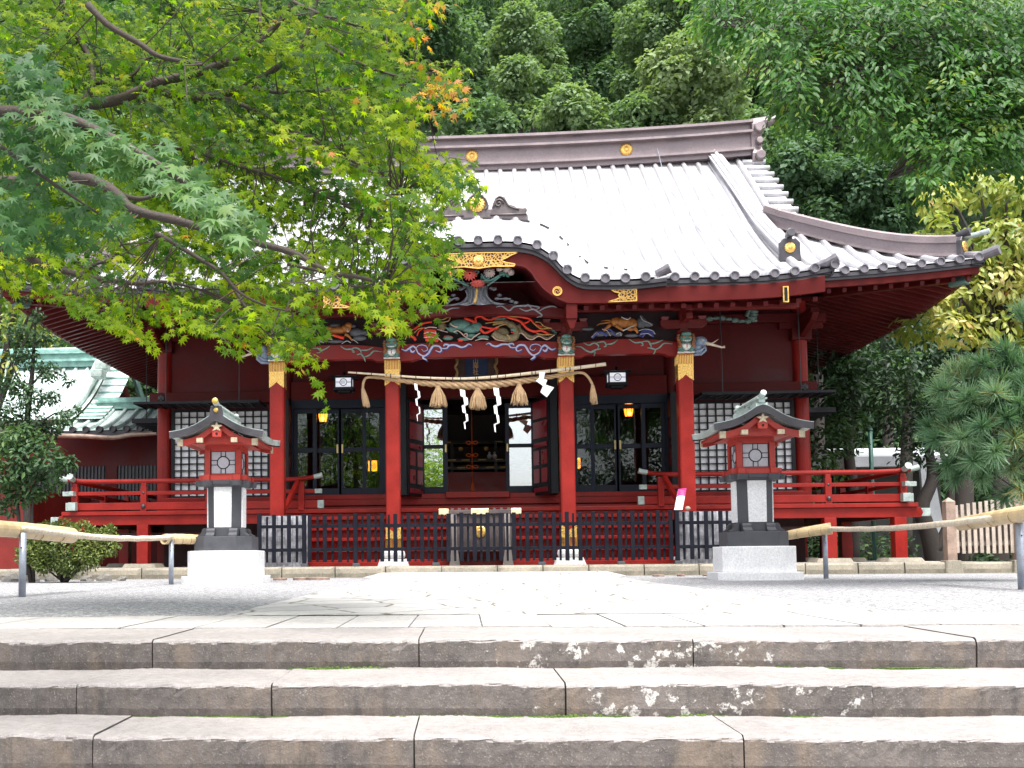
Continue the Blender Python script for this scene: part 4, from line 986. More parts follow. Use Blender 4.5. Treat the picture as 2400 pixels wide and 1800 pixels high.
g3 = [[(250, 1330), (340, 1330), (390, 1370), (470, 1340), (550, 1290)], [(390, 1370), (370, 1405), (310, 1410)], [(740, 1290), (830, 1345), (930, 1345), (985, 1400), (940, 1390)], [(920, 1340), (1010, 1320), (1090, 1360), (1110, 1430)], [(1090, 1360), (1210, 1360), (1320, 1310)], [(1030, 1445), (1100, 1430), (1150, 1490), (1180, 1570)], [(1150, 1490), (1250, 1450), (1330, 1380), (1480, 1395)]]
scroll('cloud_scroll', [(GO, GS, p) for p in g3], SG, None, 23.487, .020)
UO, US = (900, 560), 4.916
g4 = [[(400, 830), (460, 810), (500, 850), (560, 850)], [(430, 850), (500, 800), (600, 800), (560, 830)], [(590, 800), (650, 790), (700, 830), (780, 800), (870, 795)], [(1290, 785), (1360, 775), (1440, 825), (1500, 780), (1600, 770), (1700, 770), (1790, 790), (1740, 820)], [(1560, 800), (1640, 830), (1720, 810), (1800, 860), (1820, 885), (1760, 905)], [(1790, 830), (1860, 790), (1940, 775), (1995, 790)], [(1620, 780), (1660, 760), (1700, 800)]]
scroll('cloud_scroll', [(UO, US, p) for p in g4], mat('carving_silver', (.20, .21, .23), .5, var=.3, vscale=20), None, 22.785, .020)

# flower carving on an old stump under the gilded plate
YT = 22.55
tk = MB(); P = lambda pts, Y=YT: zc(UO, US, pts, Y)
rows = []
for u0, u1, v in ((945, 1200, 555), (955, 1190, 600), (950, 1200, 660), (915, 1235, 705), (870, 1290, 740), (700, 1450, 768), (615, 1540, 782)):
    a, c_ = P([(u0, v), (u1, v)]); row = []
    for i in range(33):
        t = i/32; row.append((lerp(a[0], c_[0], t), YT-.10*math.sin(math.pi*t)**.6*(1+.25*math.sin(t*47+u0*.01)), a[2]+.010*math.sin(t*31)))
    rows.append(row)
tk.strip(rows)
for u, v in ((760, 700), (800, 650), (840, 690), (720, 740), (1300, 690), (1330, 650), (1400, 690), (1470, 720), (1520, 735), (880, 570), (930, 555), (1240, 570), (1270, 580)): p = P([(u, v)])[0]; tk.ball(p, .06, .05, .035, 8, 6)
for pts in ([(940, 590), (960, 660), (920, 730)], [(1000, 580), (1010, 660), (990, 740)], [(1120, 580), (1130, 660), (1180, 730)], [(1170, 580), (1190, 670), (1260, 740)], [(860, 560), (880, 590), (930, 560)], [(1220, 560), (1270, 590), (1290, 560)], [(720, 740), (800, 690), (850, 680)], [(1280, 690), (1380, 690), (1460, 690)]): tk.tube(sm(P(pts, YT-.10), 4), .018, 6)
STUMP = tk.build('flower_carving', CGRY, HALL, smooth=True)
og = MB(); og.tube(sm(P([(1070, 570), (1065, 660), (1040, 740)], YT-.09), 4), [.035]*9, 8); og.build('stump_heart', CGLD, STUMP, smooth=True)
def petal_ball(b, c, rx, rz, n=14):
    for ring, q in ((1.0, .0), (.72, .03), (.42, .06)):
        for k in range(n):
            a = 2*math.pi*k/n+ring; p0 = (c[0]+.15*rx*math.cos(a), c[1]-q-.03, c[2]+.15*rz*math.sin(a)); p1 = (c[0]+rx*ring*math.cos(a), c[1]-q, c[2]+rz*ring*math.sin(a))
            b.tube([p0, tuple(lerp(u_, w_, .6) for u_, w_ in zip(p0, p1)), p1], [.010, .022*ring+.004, .012], 6)
fl = MB(); q = P([(988, 410), (1080, 515), (690, 430)], YT-.12); petal_ball(fl, q[0], .17, .15); petal_ball(fl, q[1], .16, .085); petal_ball(fl, q[2], .06, .05); fl.build('red_blossom', CPNK, STUMP, smooth=True)
fl = MB(); q = P([(1215, 385), (1420, 350), (1465, 385), (1330, 350), (860, 350), (820, 370)], YT-.08); petal_ball(fl, q[0], .13, .13); petal_ball(fl, q[1], .10, .08); petal_ball(fl, q[2], .07, .07); petal_ball(fl, q[3], .07, .05); petal_ball(fl, q[4], .08, .05); petal_ball(fl, q[5], .05, .05); fl.build('pale_blossom', mat('carving_rose', (.48, .38, .35), .5, var=.3, vscale=14), STUMP, smooth=True)
lf = MB()
for u, v, rx, rz in ((1060, 380, .09, .07), (1150, 440, .10, .05), (1370, 400, .11, .06), (1430, 415, .06, .05), (760, 430, .09, .06), (840, 470, .10, .05), (900, 500, .07, .04), (700, 410, .06, .05), (1190, 470, .09, .03), (940, 525, .06, .03), (790, 400, .08, .05)):
    p = P([(u, v)], YT-.06)[0]
    for k in range(5): a = k*1.26; lf.ball((p[0]+rx*.5*math.cos(a), p[1]+.01*k, p[2]+rz*.5*math.sin(a)), rx*.42, .03, rz*.5, 8, 6)
for pts in ([(1100, 480), (1220, 480), (1330, 420), (1400, 400)], [(1190, 540), (1260, 490), (1340, 430)], [(1120, 400), (1170, 470), (1230, 420), (1180, 400)], [(980, 540), (900, 510), (780, 440)]): lf.tube(sm(P(pts, YT-.09), 4), .022, 6)
lf.build('carved_leaves', TEAL, STUMP, smooth=True)

# beasts over the side bays
def beast(sets, name='animal_carving'):
    b = MB(); root = None
    for m_, items in sets:
        b = MB()
        for it in items:
            if it[0] == 'b': p = zc(it[1], it[2], [it[3]], it[4])[0]; b.ball(p, *it[5])
            else: b.tube(sm(zc(it[1], it[2], it[3], it[4]), 4), [lerp(it[5][0], it[5][1], i/((len(it[3])-1)*4)) for i in range((len(it[3])-1)*4+1)], 8)
        o = b.build(name if root is None else it[-1] if isinstance(it[-1], str) else 'carved_rock', m_, HALL if root is None else root, smooth=True); root = root or o
B_ = lambda o, s: (lambda uv, Y, r, *nm: ('b', o, s, uv, Y, r, *nm)); T_ = lambda o, s: (lambda pts, Y, r, *nm: ('t', o, s, pts, Y, r, *nm))
sb, stt = B_(SO, SS), T_(SO, SS)
beast([(CORG, [sb((790, 565), 23.42, (.25, .10, .12)), sb((880, 580), 23.40, (.13, .10, .13)), sb((700, 560), 23.42, (.13, .09, .11)), stt([(640, 590), (580, 640), (560, 665)], 23.38, (.045, .02)), stt([(900, 620), (940, 660), (945, 690)], 23.38, (.05, .02)), stt([(700, 600), (760, 640), (790, 660)], 23.36, (.04, .02)), stt([(650, 560), (580, 570), (520, 580), (480, 600)], 23.42, (.03, .008)), stt([(650, 545), (590, 540), (530, 550)], 23.42, (.02, .006)), sb((870, 640), 23.34, (.09, .05, .045)), 'animal_carving'][:-1]),
       (CGRY, [sb((990, 570), 23.46, (.14, .07, .13)), sb((1060, 590), 23.46, (.13, .06, .06)), sb((520, 690), 23.44, (.16, .06, .07)), sb((620, 690), 23.43, (.18, .06, .05)), sb((720, 700), 23.43, (.12, .06, .05)), sb((880, 715), 23.43, (.16, .06, .04)), sb((380, 640), 23.48, (.14, .04, .04)), sb((990, 510), 23.46, (.05, .04, .05), 'carved_rock')]),
       (CBLU, [stt([(430, 740), (470, 700), (540, 680), (600, 720)], 23.38, (.03, .03)), stt([(970, 720), (1010, 670), (1080, 660), (1140, 700)], 23.40, (.03, .03)), stt([(1000, 730), (1040, 690), (1090, 690), (1130, 730)], 23.37, (.025, .02)), stt([(560, 640), (640, 650), (700, 720)], 23.38, (.02, .02), 'carved_waves')]),
       (mat('carving_foam', (.42, .42, .44), .5, var=.2), [stt([(960, 660), (1040, 640), (1120, 660), (1150, 700)], 23.36, (.009, .008)), stt([(420, 735), (480, 680), (500, 700)], 23.36, (.008, .008)), stt([(700, 700), (750, 680), (760, 720)], 23.36, (.010, .008)), stt([(540, 640), (600, 660), (640, 720)], 23.36, (.008, .008)), stt([(760, 500), (830, 530), (870, 505)], 23.33, (.012, .010)), stt([(780, 660), (860, 620), (910, 600)], 23.29, (.014, .010)), stt([(980, 490), (1010, 540), (1080, 570), (1120, 600)], 23.39, (.008, .006)), stt([(980, 700), (1060, 690), (1110, 720)], 23.34, (.008, .008), 'foam')])])
gb, gt = B_(GO, GS), T_(GO, GS)
beast([(CORG, [gb((700, 1010), 23.42, (.22, .10, .09)), gb((840, 980), 23.40, (.12, .10, .10)), gb((880, 930), 23.38, (.09, .08, .08)), gt([(520, 1060), (500, 1130), (560, 1170)], 23.38, (.05, .02)), gt([(820, 1080), (880, 1110), (950, 1200)], 23.38, (.045, .015)), gt([(590, 980), (500, 980), (430, 1010)], 23.42, (.06, .03))]),
       (CGRY, [gb((1010, 1050), 23.45, (.16, .07, .10)), gb((1130, 1050), 23.46, (.12, .06, .06)), gb((1230, 1090), 23.47, (.10, .05, .03)), gb((960, 940), 23.46, (.07, .05, .04)), gb((650, 930), 23.44, (.14, .06, .05)), gb((1080, 1150), 23.44, (.16, .06, .06)), gb((650, 1210), 23.44, (.2, .05, .04)), gb((350, 1210), 23.44, (.2, .05, .04), 'carved_rock')]),
       (CRED, [gt([(600, 1090), (690, 1120), (800, 1150)], 23.34, (.03, .04), 'belly')]),
       (mat('carving_foam', (.42, .42, .44)), [gt([(760, 1250), (850, 1200), (920, 1230)], 23.36, (.008, .008)), gt([(940, 1170), (1000, 1200), (1050, 1240)], 23.36, (.008, .008)), gt([(460, 1150), (540, 1165), (600, 1180)], 23.34, (.010, .008)), gt([(200, 1220), (320, 1180), (440, 1230)], 23.36, (.008, .008)), gt([(860, 990), (880, 1040), (850, 1020)], 23.29, (.010, .010), 'foam')])])
# verdigris carvings high on the outer bays of the hall wall
for s in (1, -1):
    b = MB(); c0 = at(1700, 745, 26.3)[0]; z0 = at(1700, 745, 26.3)[2]
    for i in range(9): a = i*.7; b.ball((s*(c0-.55+.16*i), 26.34, z0-.04+.05*math.sin(a)), .10, .05, .05+.02*(i % 2), 8, 6)
    for i in range(7): b.ball((s*(c0+.66+.05*math.sin(i)), 26.25, z0-.02+.075*i), .13-.006*i, .07, .06, 8, 6)
    b.tube(sm([(s*(c0+.5), 26.2, z0), (s*(c0+.62), 26.18, z0+.25), (s*(c0+.78), 26.18, z0+.48)], 4), [.05, .05, .05, .045, .04, .04, .03, .03, .015], 8)
    b.build('wave_carving', mat('pale_verdigris', (.12, .19, .165), .55, var=.4, vscale=14, bump=.4), HALL, smooth=True)

# --- doors, windows, interior
def glass_mat(name, refl, tint=(.9, .95, .95)):
    m = bpy.data.materials.new(name); m.use_nodes = True; n = m.node_tree.nodes; l = m.node_tree.links; n.clear()
    o = n.new('ShaderNodeOutputMaterial'); x = n.new('ShaderNodeMixShader'); t = n.new('ShaderNodeBsdfTransparent'); g_ = n.new('ShaderNodeBsdfGlossy')
    t.inputs[0].default_value = (*tint, 1); g_.inputs['Roughness'].default_value = .0; g_.inputs['Color'].default_value = (.95, .97, 1, 1)
    co = n.new('ShaderNodeTexCoord').outputs['Object']; w = _noise(n, l, co, .9, 1); bp = n.new('ShaderNodeBump'); bp.inputs['Strength'].default_value = .025; bp.inputs['Distance'].default_value = .1
    l.new(w.outputs[0], bp.inputs['Height']); l.new(bp.outputs[0], g_.inputs['Normal'])
    x.inputs[0].default_value = refl; l.new(t.outputs[0], x.inputs[1]); l.new(g_.outputs[0], x.inputs[2]); l.new(x.outputs[0], o.inputs['Surface']); return m
GLS = glass_mat('door_glass', .04); GLC = glass_mat('sliding_door_glass', .42)
FRM = mat('door_frame_slate', (.011, .015, .026), .5, spec=.22, var=.2, vscale=2)
def glazed(x0, x1, stiles, rails, z0, z1, y, glass, name='glass_door', wst=.055):
    f = MB()
    for a, c_ in stiles: f.box(a, c_, y-.03, y+.03, z0, z1)
    for a, c_ in rails: f.box(x0+.004, x1-.004, y-.025, y+.025, a, c_)
    o = f.build(name, FRM, HALL, bevel=.004)
    MB().box(x0+.02, x1-.02, y-.004, y+.004, z0+.05, z1-.05).build('pane', glass, o); return o
for s in (1, -1):
    S = lambda a, c_: (min(s*a, s*c_), max(s*a, s*c_))
    hd = MB(); hd.box(*S(2.38, 4.86), 26.40, 26.46, 4.34, 4.56); hd.box(*S(2.38, 2.46), 26.40, 26.46, 2.07, 4.34); hd.box(*S(4.80, 4.86), 26.40, 26.46, 2.07, 4.34); hd.build('door_frame', FRM, HALL)
    for pa, pb, dy in ((2.46, 3.0, .0), (2.86, 3.62, .07), (3.56, 4.32, .07), (4.20, 4.80, .0)):
        x0, x1 = S(pa, pb); o = glazed(x0, x1, ((x0, x0+.10), (x1-.10, x1)), ((2.075, 2.25), (3.19, 3.31), (4.22, 4.34)), 2.075, 4.34, 26.56+dy-.07, GLS)
        if dy:
            hx = s*(3.53 if pb < 4 else 3.66); h_ = MB(); h_.box(hx-.022, hx+.022, 26.505, 26.53, 3.17, 3.40); h_.build('handle', mat('brass_pull', (.55, .42, .20), .4, metal=.7), o, bevel=.004)
    # black folding shutters with red panels beside the side bays
    for xe, xw in ((4.97, .0),):
        d_ = MB(); d_.box(*S(4.86, 5.02), 26.0, 26.40, 2.02, 4.55); d_.build('folded_shutter', BLK, HALL)
        p_ = MB()
        for za, zb in ((2.2, 2.6), (2.7, 3.1), (3.2, 3.3), (3.4, 3.85), (3.95, 4.4)): p_.box(*S(4.845, 4.87), 26.05, 26.34, za, zb)
        p_.build('shutter_panel', DRED, HALL)
    # folding doors of the middle bay
    o = MB(); a = Vector((s*1.42, 26.52, 0)); b_ = Vector((s*1.80, 25.62, 0)); o.bar((a.x, a.y, 3.22), (b_.x, b_.y, 3.22), .06, 2.46); o.box(*S(1.80, 1.97), 25.55, 25.80, 1.99, 4.9); o.box(*S(1.84, 2.0), 25.8, 26.5, 1.99, 4.9)
    fd = o.build('folding_door', BLK, HALL, bevel=.008)
    pn = MB(); nrm = Vector(((b_-a).y, -(b_-a).x, 0)).normalized(); nrm = nrm if nrm.x*s < 0 else -nrm
    for za, zb, cols in ((2.06, 2.18, 1), (2.30, 2.66, 2), (2.76, 3.12, 2), (3.20, 3.32, 1), (3.44, 3.86, 1), (3.94, 4.38, 1)):
        for k in range(cols):
            t0, t1 = (.12, .88) if cols == 1 else ((.12, .44) if k == 0 else (.56, .88))
            p0 = a.lerp(b_, t0)+nrm*.034; p1 = a.lerp(b_, t1)+nrm*.034; pn.bar((p0.x, p0.y, (za+zb)/2), (p1.x, p1.y, (za+zb)/2), .02, zb-za)
    pn.build('door_panel', mat('panel_red', (.20, .012, .018), .35, coat=.2), fd)
    x0, x1 = S(.72, 1.44) if s > 0 else S(.78, 1.44)
    st_ = ((x0, x0+.10), (x1-.05, x1)) if s > 0 else ((x0, x0+.05), (x1-.13, x1))
    gd = glazed(x0, x1, st_, ((2.09, 2.26), (3.26, 3.36), (4.29, 4.42)), 2.09, 4.42, 26.62, GLC, 'sliding_door')
    hx = x0+.05 if s > 0 else x1-.05; MB().box(hx-.02, hx+.02, 26.57, 26.59, 3.16, 3.36).build('handle', MATS['brass_pull'], gd)
    # lattice windows with paper, hinged shutter propped open above
    lx0, lx1 = S(5.44, 8.04); lw = MB(); nx, nz = 12, 13
    for i in range(nx+1): xx = lerp(lx0+.02, lx1-.02, i/nx); w = .045 if i in (0, nx) else .016; lw.box(xx-w, xx+w, 26.48, 26.54, 2.04, 4.36)
    for j in range(nz+1): zz = lerp(2.06, 4.34, j/nz); w = .03 if j in (0, nz) else .013; lw.box(lx0, lx1, 26.488, 26.532, zz-w, zz+w)
    lo = lw.build('lattice_window', BLK, HALL); MB().box(lx0, lx1, 26.56, 26.60, 2.05, 4.36).build('window_paper', WHITEP, lo)
    sh = MB(); sx0, sx1 = S(5.5, 8.72); z0, z1 = 4.44, 4.40
    sh.box(sx0, sx1, 25.35, 25.42, z1-.03, z1+.03); sh.box(sx0, sx1, 26.33, 26.40, z0-.03, z0+.03); n_ = 12
    for i in range(n_+1): xx = lerp(sx0+.03, sx1-.03, i/n_); sh.box(xx-.02, xx+.02, 25.4, 26.35, z1-.03, z1+.02)
    for i in range(5): yy = 25.55+.17*i; sh.box(sx0, sx1, yy-.015, yy+.015, z1-.02, z1+.015)
    sh.box(sx0, sx1, 25.40, 26.35, z1+.022, z1+.035)
    so_ = sh.build('hinged_shutter', BLK, HALL)
    rd_ = MB()
    for xx in (6.05, 7.95): rd_.tube([(s*xx, 25.55, z1), (s*xx, 25.6, 6.6)], .013, 6)
    for yy in (28.2, 29.6): rd_.tube([(s*9.28, yy, 4.28), (s*9.28, yy, 6.75)], .014, 6)
    rd_.build('shutter_rod', mat('iron_rod', (.05, .05, .055), .5, metal=.3), so_)
    ss = MB(); ss.bar((s*8.40, 29.2, 4.26), (s*9.42, 29.2, 4.22), 3.4, .07); ss.box(*S(8.38, 9.45), 27.45, 27.52, 4.17, 4.30)
    for i in range(9): yy = 27.7+.37*i; ss.box(*S(8.4, 9.4), yy-.02, yy+.02, 4.13, 4.2)
    ss.build('side_shutter', BLK, HALL)

# interior
inn = MB(); inn.box(-8.1, 8.1, 26.75, 36.5, 1.98, 2.04); inn.box(-8.1, 8.1, 26.75, 36.5, 5.5, 5.56); inn.box(-8.1, 8.1, 36.5, 36.6, 2, 5.5); inn.box(-8.2, -8.1, 26.75, 36.5, 2, 5.5); inn.box(8.1, 8.2, 26.75, 36.5, 2, 5.5)
inn.box(-8.1, 8.1, 26.70, 26.75, 4.56, 5.5)
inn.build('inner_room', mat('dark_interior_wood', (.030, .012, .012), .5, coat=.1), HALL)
# ================================================================== THINGS AROUND THE HALL
# --- stone and timber lanterns flanking the path (built at the origin, front towards -Y)
LROOF = mat('lantern_copper', (.44, .52, .50), .38, metal=.35, var=.25, vscale=4, bump=.05)
def stone_lantern(loc, label, group):
    t = thing('stone_lantern', label, 'lantern', (0, 0, 0), 0, group)
    b = MB().oct(0, 0, 1.43, .32, -.01, .13); b.build('base_slab', GRAN, t, bevel=.008)
    b = MB().oct(0, 0, 1.24, .285, .13, .57); b.build('granite_block', GRAN, t, bevel=.012)
    b = MB().oct(0, 0, 1.03, .23, .57, .82); b.build('dark_block', DSTONE, t, bevel=.008)
    f = MB()
    f.oct(0, 0, .66, .16, .82, .97)
    for sx in (1, -1):
        for sy in (1, -1):
            for a in (0, 1):
                d = Vector((sx*(.30 if a else .20), sy*(.20 if a else .30), 0)); prof = [(0, .97), (.06, .965), (.085, .93), (.09, .89), (.12, .86), (.16, .845), (.16, .82), (0, .82)]
                u = Vector((sx, 0, 0)) if a else Vector((0, sy, 0)); w = Vector((0, 1, 0)) if a else Vector((1, 0, 0))
                vs = [d+u*p+w*h+Vector((0, 0, z)) for h in (-.075, .075) for p, z in prof]; n = len(prof)
                f.add(vs, [tuple(range(n)), tuple(range(2*n-1, n-1, -1))]+[(i, i+n, (i+1) % n+n, (i+1) % n) for i in range(n)])
    f.build('carved_foot', DSTONE, t, bevel=.006)
    b = MB().oct(0, 0, .60, .155, .97, 1.71, .62, .16); b.build('shaft', DSTONE, t, bevel=.006)
    p = MB()
    for k in range(4):
        q = MB().prism([(-.150, .985), (.150, .985), (.158, 1.695), (-.158, 1.695)], -.318, -.295); q.xf(Matrix.Rotation(k*math.pi/2, 4, 'Z')); p.add(q.v, q.f)
    p.build('granite_panel', GRAN, t)
    c = MB().oct(0, 0, .62, .15, 1.69, 1.74, .80, .20); c.oct(0, 0, .80, .20, 1.74, 1.81)
    for k in range(4):
        for x in (-.26, .26):
            q = MB().oct(x, -.385, .17, .03, 1.71, 1.80, .20, .03); q.xf(Matrix.Rotation(k*math.pi/2, 4, 'Z')); c.add(q.v, q.f)
    c.build('capital', DSTONE, t, bevel=.006)
    r = MB().oct(0, 0, .80, .20, 1.81, 1.89)
    for k in range(4):
        for x in (-.27, .27):
            q = MB().box(x-.06, x+.06, -.425, -.30, 1.805, 1.905); q.xf(Matrix.Rotation(k*math.pi/2, 4, 'Z')); r.add(q.v, q.f)
    for sx in (1, -1):
        for sy in (1, -1): r.box(sx*.275-.048, sx*.275+.048, sy*.275-.048, sy*.275+.048, 1.89, 2.36)
    r.box(-.32, .32, -.30, .30, 2.33, 2.44); r.box(-.23, .23, -.29, .29, 1.89, 1.93)
    LR = mat('lantern_vermilion', (.36, .028, .018), .5, var=.18, vscale=3, bump=.1, bscale=30)
    body = r.build('fire_box', LR, t, bevel=.006)
    for k in range(4):
        w = MB().box(-.225, .225, -.275, -.265, 1.925, 2.335); w.xf(Matrix.Rotation(k*math.pi/2, 4, 'Z')); o = w.build('paper_window', mat('lantern_frosted_pane', (.42, .42, .47), .5, var=.06), t)
        g_ = MB()
        for a0, a1, b0, b1 in ((-.23, .23, 1.915, 1.935), (-.23, .23, 2.32, 2.34), (-.23, -.21, 1.935, 2.32), (.21, .23, 1.935, 2.32)): g_.box(a0, a1, -.285, -.262, b0, b1)
        ring = [(.108*math.cos(a), -.279, 2.128+.108*math.sin(a)) for a in np.linspace(0, 2*math.pi, 33)]; g_.tube(ring, .009, 6, cap=False)
        for d in (-.040, -.0, .040):
            if d == 0: continue
            g_.box(d-.006, d+.006, -.284, -.266, 2.235, 2.325); g_.box(d-.006, d+.006, -.284, -.266, 1.93, 2.02)
            g_.box(-.215, -.105, -.284, -.266, 2.128+d-.006, 2.128+d+.006); g_.box(.105, .215, -.284, -.266, 2.128+d-.006, 2.128+d+.006)
        g_.xf(Matrix.Rotation(k*math.pi/2, 4, 'Z')); g_.build('muntin', BLK, o)
    # curved gable roof, ridge running front to back
    prof = smooth_curve([(0, 2.90), (.10, 2.865), (.25, 2.765), (.42, 2.675), (.58, 2.625), (.70, 2.600), (.775, 2.590)], 4)
    full = [(-x, z) for x, z in prof[::-1]]+prof[1:]
    y0, y1 = -.82, .82; rb = MB(); rows = []
    for y in np.linspace(y0, y1, 13):
        e = .04*(abs(y)/.82)**3; rows.append([(x*(1+.06*(abs(y)/.82)**3), y, z+e) for x, z in full]+[(x*(1+.06*(abs(y)/.82)**3)*.985, y*.985, z+e-.095-.02*(1-abs(x)/.78)) for x, z in full[::-1]])
    o = len(rb.v); rb.strip(rows, True); m = len(rows[0]); rb.f += [tuple(range(o, o+m)), tuple(range(o+12*m, o+13*m))[::-1]]
    roof = rb.build('roof', LROOF, t)
    # dark verge boards facing front and back
    vb = MB()
    for yy in (y0-.008, y1-.004):
        n = len(full); rows = [[(x*1.055, yy, z+.028), (x*1.045, yy, z-.085-.02*(1-abs(x)/.78)), (x*1.045, yy+.012, z-.085-.02*(1-abs(x)/.78)), (x*1.055, yy+.012, z+.028)] for x, z in full]; vb.strip(rows, True)
    vb.build('verge', COPD, roof)
    bb = MB()
    for yy in (-.72, .66):
        rows = [[(x*.86, yy, z-.10-.03*(1-abs(x)/.78)), (x*.86, yy, z-.215-.02*(1-abs(x)/.78)), (x*.86, yy+.05, z-.215-.02*(1-abs(x)/.78)), (x*.86, yy+.05, z-.10-.03*(1-abs(x)/.78))] for x, z in full]; bb.strip(rows, True)
    bb.prism([(-.075, 2.53), (.075, 2.53), (.085, 2.65), (0, 2.72), (-.085, 2.65)], -.775, -.72)
    for i in range(15):
        yy = -.62+i*.089
        for s in (1, -1): bb.bar((s*.28, yy, 2.50), (s*.70, yy, 2.455), .035, .035)
    bb.prism([(-.69, 2.47), (-.28, 2.515), (-.28, 2.53), (-.69, 2.49)], -.66, .66); bb.prism([(.69, 2.47), (.28, 2.515), (.28, 2.53), (.69, 2.49)][::-1], -.66, .66)
    bb.build('gable_board', LR, roof, bevel=.004)
    cp = MB()
    for s in (1, -1):
        for yy in (-.735, .665): cp.box(min(s*.60, s*.70), max(s*.60, s*.70), yy, yy+.07, 2.38, 2.50)
        cp.box(s*.30-.055, s*.30+.055, -.775, -.70, 2.435, 2.515)
    for k in range(5):
        a = math.pi/2+k*2*math.pi/5; cp.prism([(.0, 2.70), (.045*math.cos(a-.6), 2.70+.045*math.sin(a-.6)), (.115*math.cos(a), 2.70+.115*math.sin(a)*.8), (.045*math.cos(a+.6), 2.70+.045*math.sin(a+.6))], -.79, -.765)
    cp.build('metal_cap', mat('weathered_gilt', (.50, .42, .30), .5, metal=.4, var=.3, vscale=18), roof, bevel=.004)
    hm = MB().lathe([(.012, -.006), (.022, -.004), (.022, .004)], (0, -.777, 2.585), 10, 'y'); hm.build('heart_hole', BLK, roof)
    MB().prism([(-.50, 2.43), (.50, 2.43), (.36, 2.52), (.2, 2.60), (0, 2.74), (-.2, 2.60), (-.36, 2.52)], -.60, .60).build('gable_infill', LR, roof)
    rd = MB()
    rd.prism([(-.78, 2.86), (.70, 2.86), (.74, 2.93), (.70, 2.97), (-.74, 2.97)], -.10, .10, 'x'); rd.prism([(-.76, 2.97), (.70, 2.97), (.70, 3.03), (-.76, 3.03)], -.055, .055, 'x'); rd.prism([(-.78, 3.03), (.72, 3.03), (.72, 3.05), (-.78, 3.05)], -.085, .085, 'x')
    rd.tube([(0, -.875, 3.125), (0, -.82, 3.10), (0, -.65, 3.075), (0, .5, 3.06), (0, .68, 3.07), (0, .78, 3.10)], [.052, .052, .045, .042, .048, .052], 10)
    rg_ = rd.build('ridge', LROOF, roof, bevel=.006)
    pl = MB().prism([(-.155, 2.84), (.155, 2.84), (.12, 2.90), (.105, 3.0), (.09, 3.06), (-.09, 3.06), (-.105, 3.0), (-.12, 2.90)], -.825, -.785); pl.build('ridge_plate', COPD, rg_, bevel=.008)
    gd = MB().lathe([(.004, -.03), (.03, -.028), (.042, -.015), (.044, 0)], (0, -.825, 2.985), 16, 'y'); gd.lathe([(.004, -.012), (.045, -.010), (.054, 0), (.054, .03)], (0, -.905, 3.135), 16, 'y'); gd.build('gold_boss', GOLDM, rg_, smooth=True)
    t.location = loc; return t
LAN = stone_lantern((-4.62, 18.10, 0.0), 'left stone lantern with a red fire box, beside the azalea bush', 'stone lanterns flanking the path')
dup(LAN, (4.62, 18.10, 0.0), 0, label='right stone lantern with a red fire box, on the side of the wooden fence')

# --- black picket fence in sections along the terrace
def fence_section(x0, x1, label, feet=(True, True), dense=False):
    t = thing('picket_fence', label, 'fence', ((x0+x1)/2, 22.95, .24), 0, 'black picket fence sections in front of the stair')
    y = 22.95
    for xx, ft in zip((x0+.045, x1-.045), feet):
        if ft is None: continue
        MB().box(xx-.045, xx+.045, y-.045, y+.045, .30, 1.43).build('post', FBLK, t, bevel=.005)
        if ft: MB().box(xx-.07, xx+.09, y-.08, y+.08, .235, .31).build('foot', DSTONE, t, bevel=.008)
    r = MB(); r.box(x0+.02, x1-.02, y-.012, y+.020, 1.11, 1.185); r.box(x0+.02, x1-.02, y-.012, y+.020, .58, .655); r.build('rail', FBLK, t, bevel=.003)
    p = MB(); w = x1-x0-.09; n = max(2, round(w/.305)); st_ = w/n; p2 = MB()
    for i in range(n+1):
        xx = x0+.045+i*st_
        if 0 < i < n or feet[0 if i == 0 else 1] is None: p.box(xx-.045, xx+.045, y-.040, y-.013, .335+random.uniform(-.008, .008), 1.415+random.uniform(-.012, .012))
        if i < n:
            for q in ((.5,) if not dense else (.5,)): p2.box(xx+st_*q-.025, xx+st_*q+.025, y+.021, y+.045, .34+random.uniform(-.01, .01), 1.39+random.uniform(-.015, .01))
    p.build('pickets', FBLK, t, bevel=.004); p2.build('rear_pickets', FBLK, t, bevel=.003)
    return t
fence_section(-5.05, -3.94, 'leftmost black picket fence section, standing in front of the grey weathered sheet', (True, True))
fence_section(-3.90, -2.78, 'black picket fence section directly left of the left inner porch column', (None, None))
fence_section(-2.86, -.98, 'black picket fence section crossing in front of the left inner porch column', (True, None))
fence_section(-1.07, 1.36, 'black picket fence section in front of the offering box', (True, None))
fence_section(1.28, 3.10, 'black picket fence section crossing in front of the right inner porch column', (True, None))
fence_section(3.02, 4.22, 'black picket fence section between the right inner column and the leaflet', (True, None))
fence_section(4.27, 5.62, 'rightmost black picket fence section, beside the leaflet and behind the right lantern', (True, None))
# weathered sheets leaning behind both ends of the fence
WSH = mat('weathered_grey_sheet', (.30, .30, .33), .55, metal=.2, var=.75, vscale=5, bump=.3, bscale=14, fine=.35)
for x0, x1, lab in ((-5.05, -3.93, 'grey weathered corrugated sheet behind the left end of the black fence'), (4.32, 5.60, 'grey weathered corrugated sheet behind the right end of the black fence')):
    b = MB(); rows = []
    for i in range(57):
        xx = lerp(x0, x1, i/56); yy = 23.12+.022*math.sin(i*1.05); rows.append([(xx, yy, .238), (xx, yy+.01, .8), (xx, yy+.02, 1.40), (xx, yy+.03, 1.40), (xx, yy+.02, .238)])
    b.strip(rows, True); tag(b.build('sheet_panel', WSH, smooth=False), lab, 'panel', 'weathered sheets behind the fence')

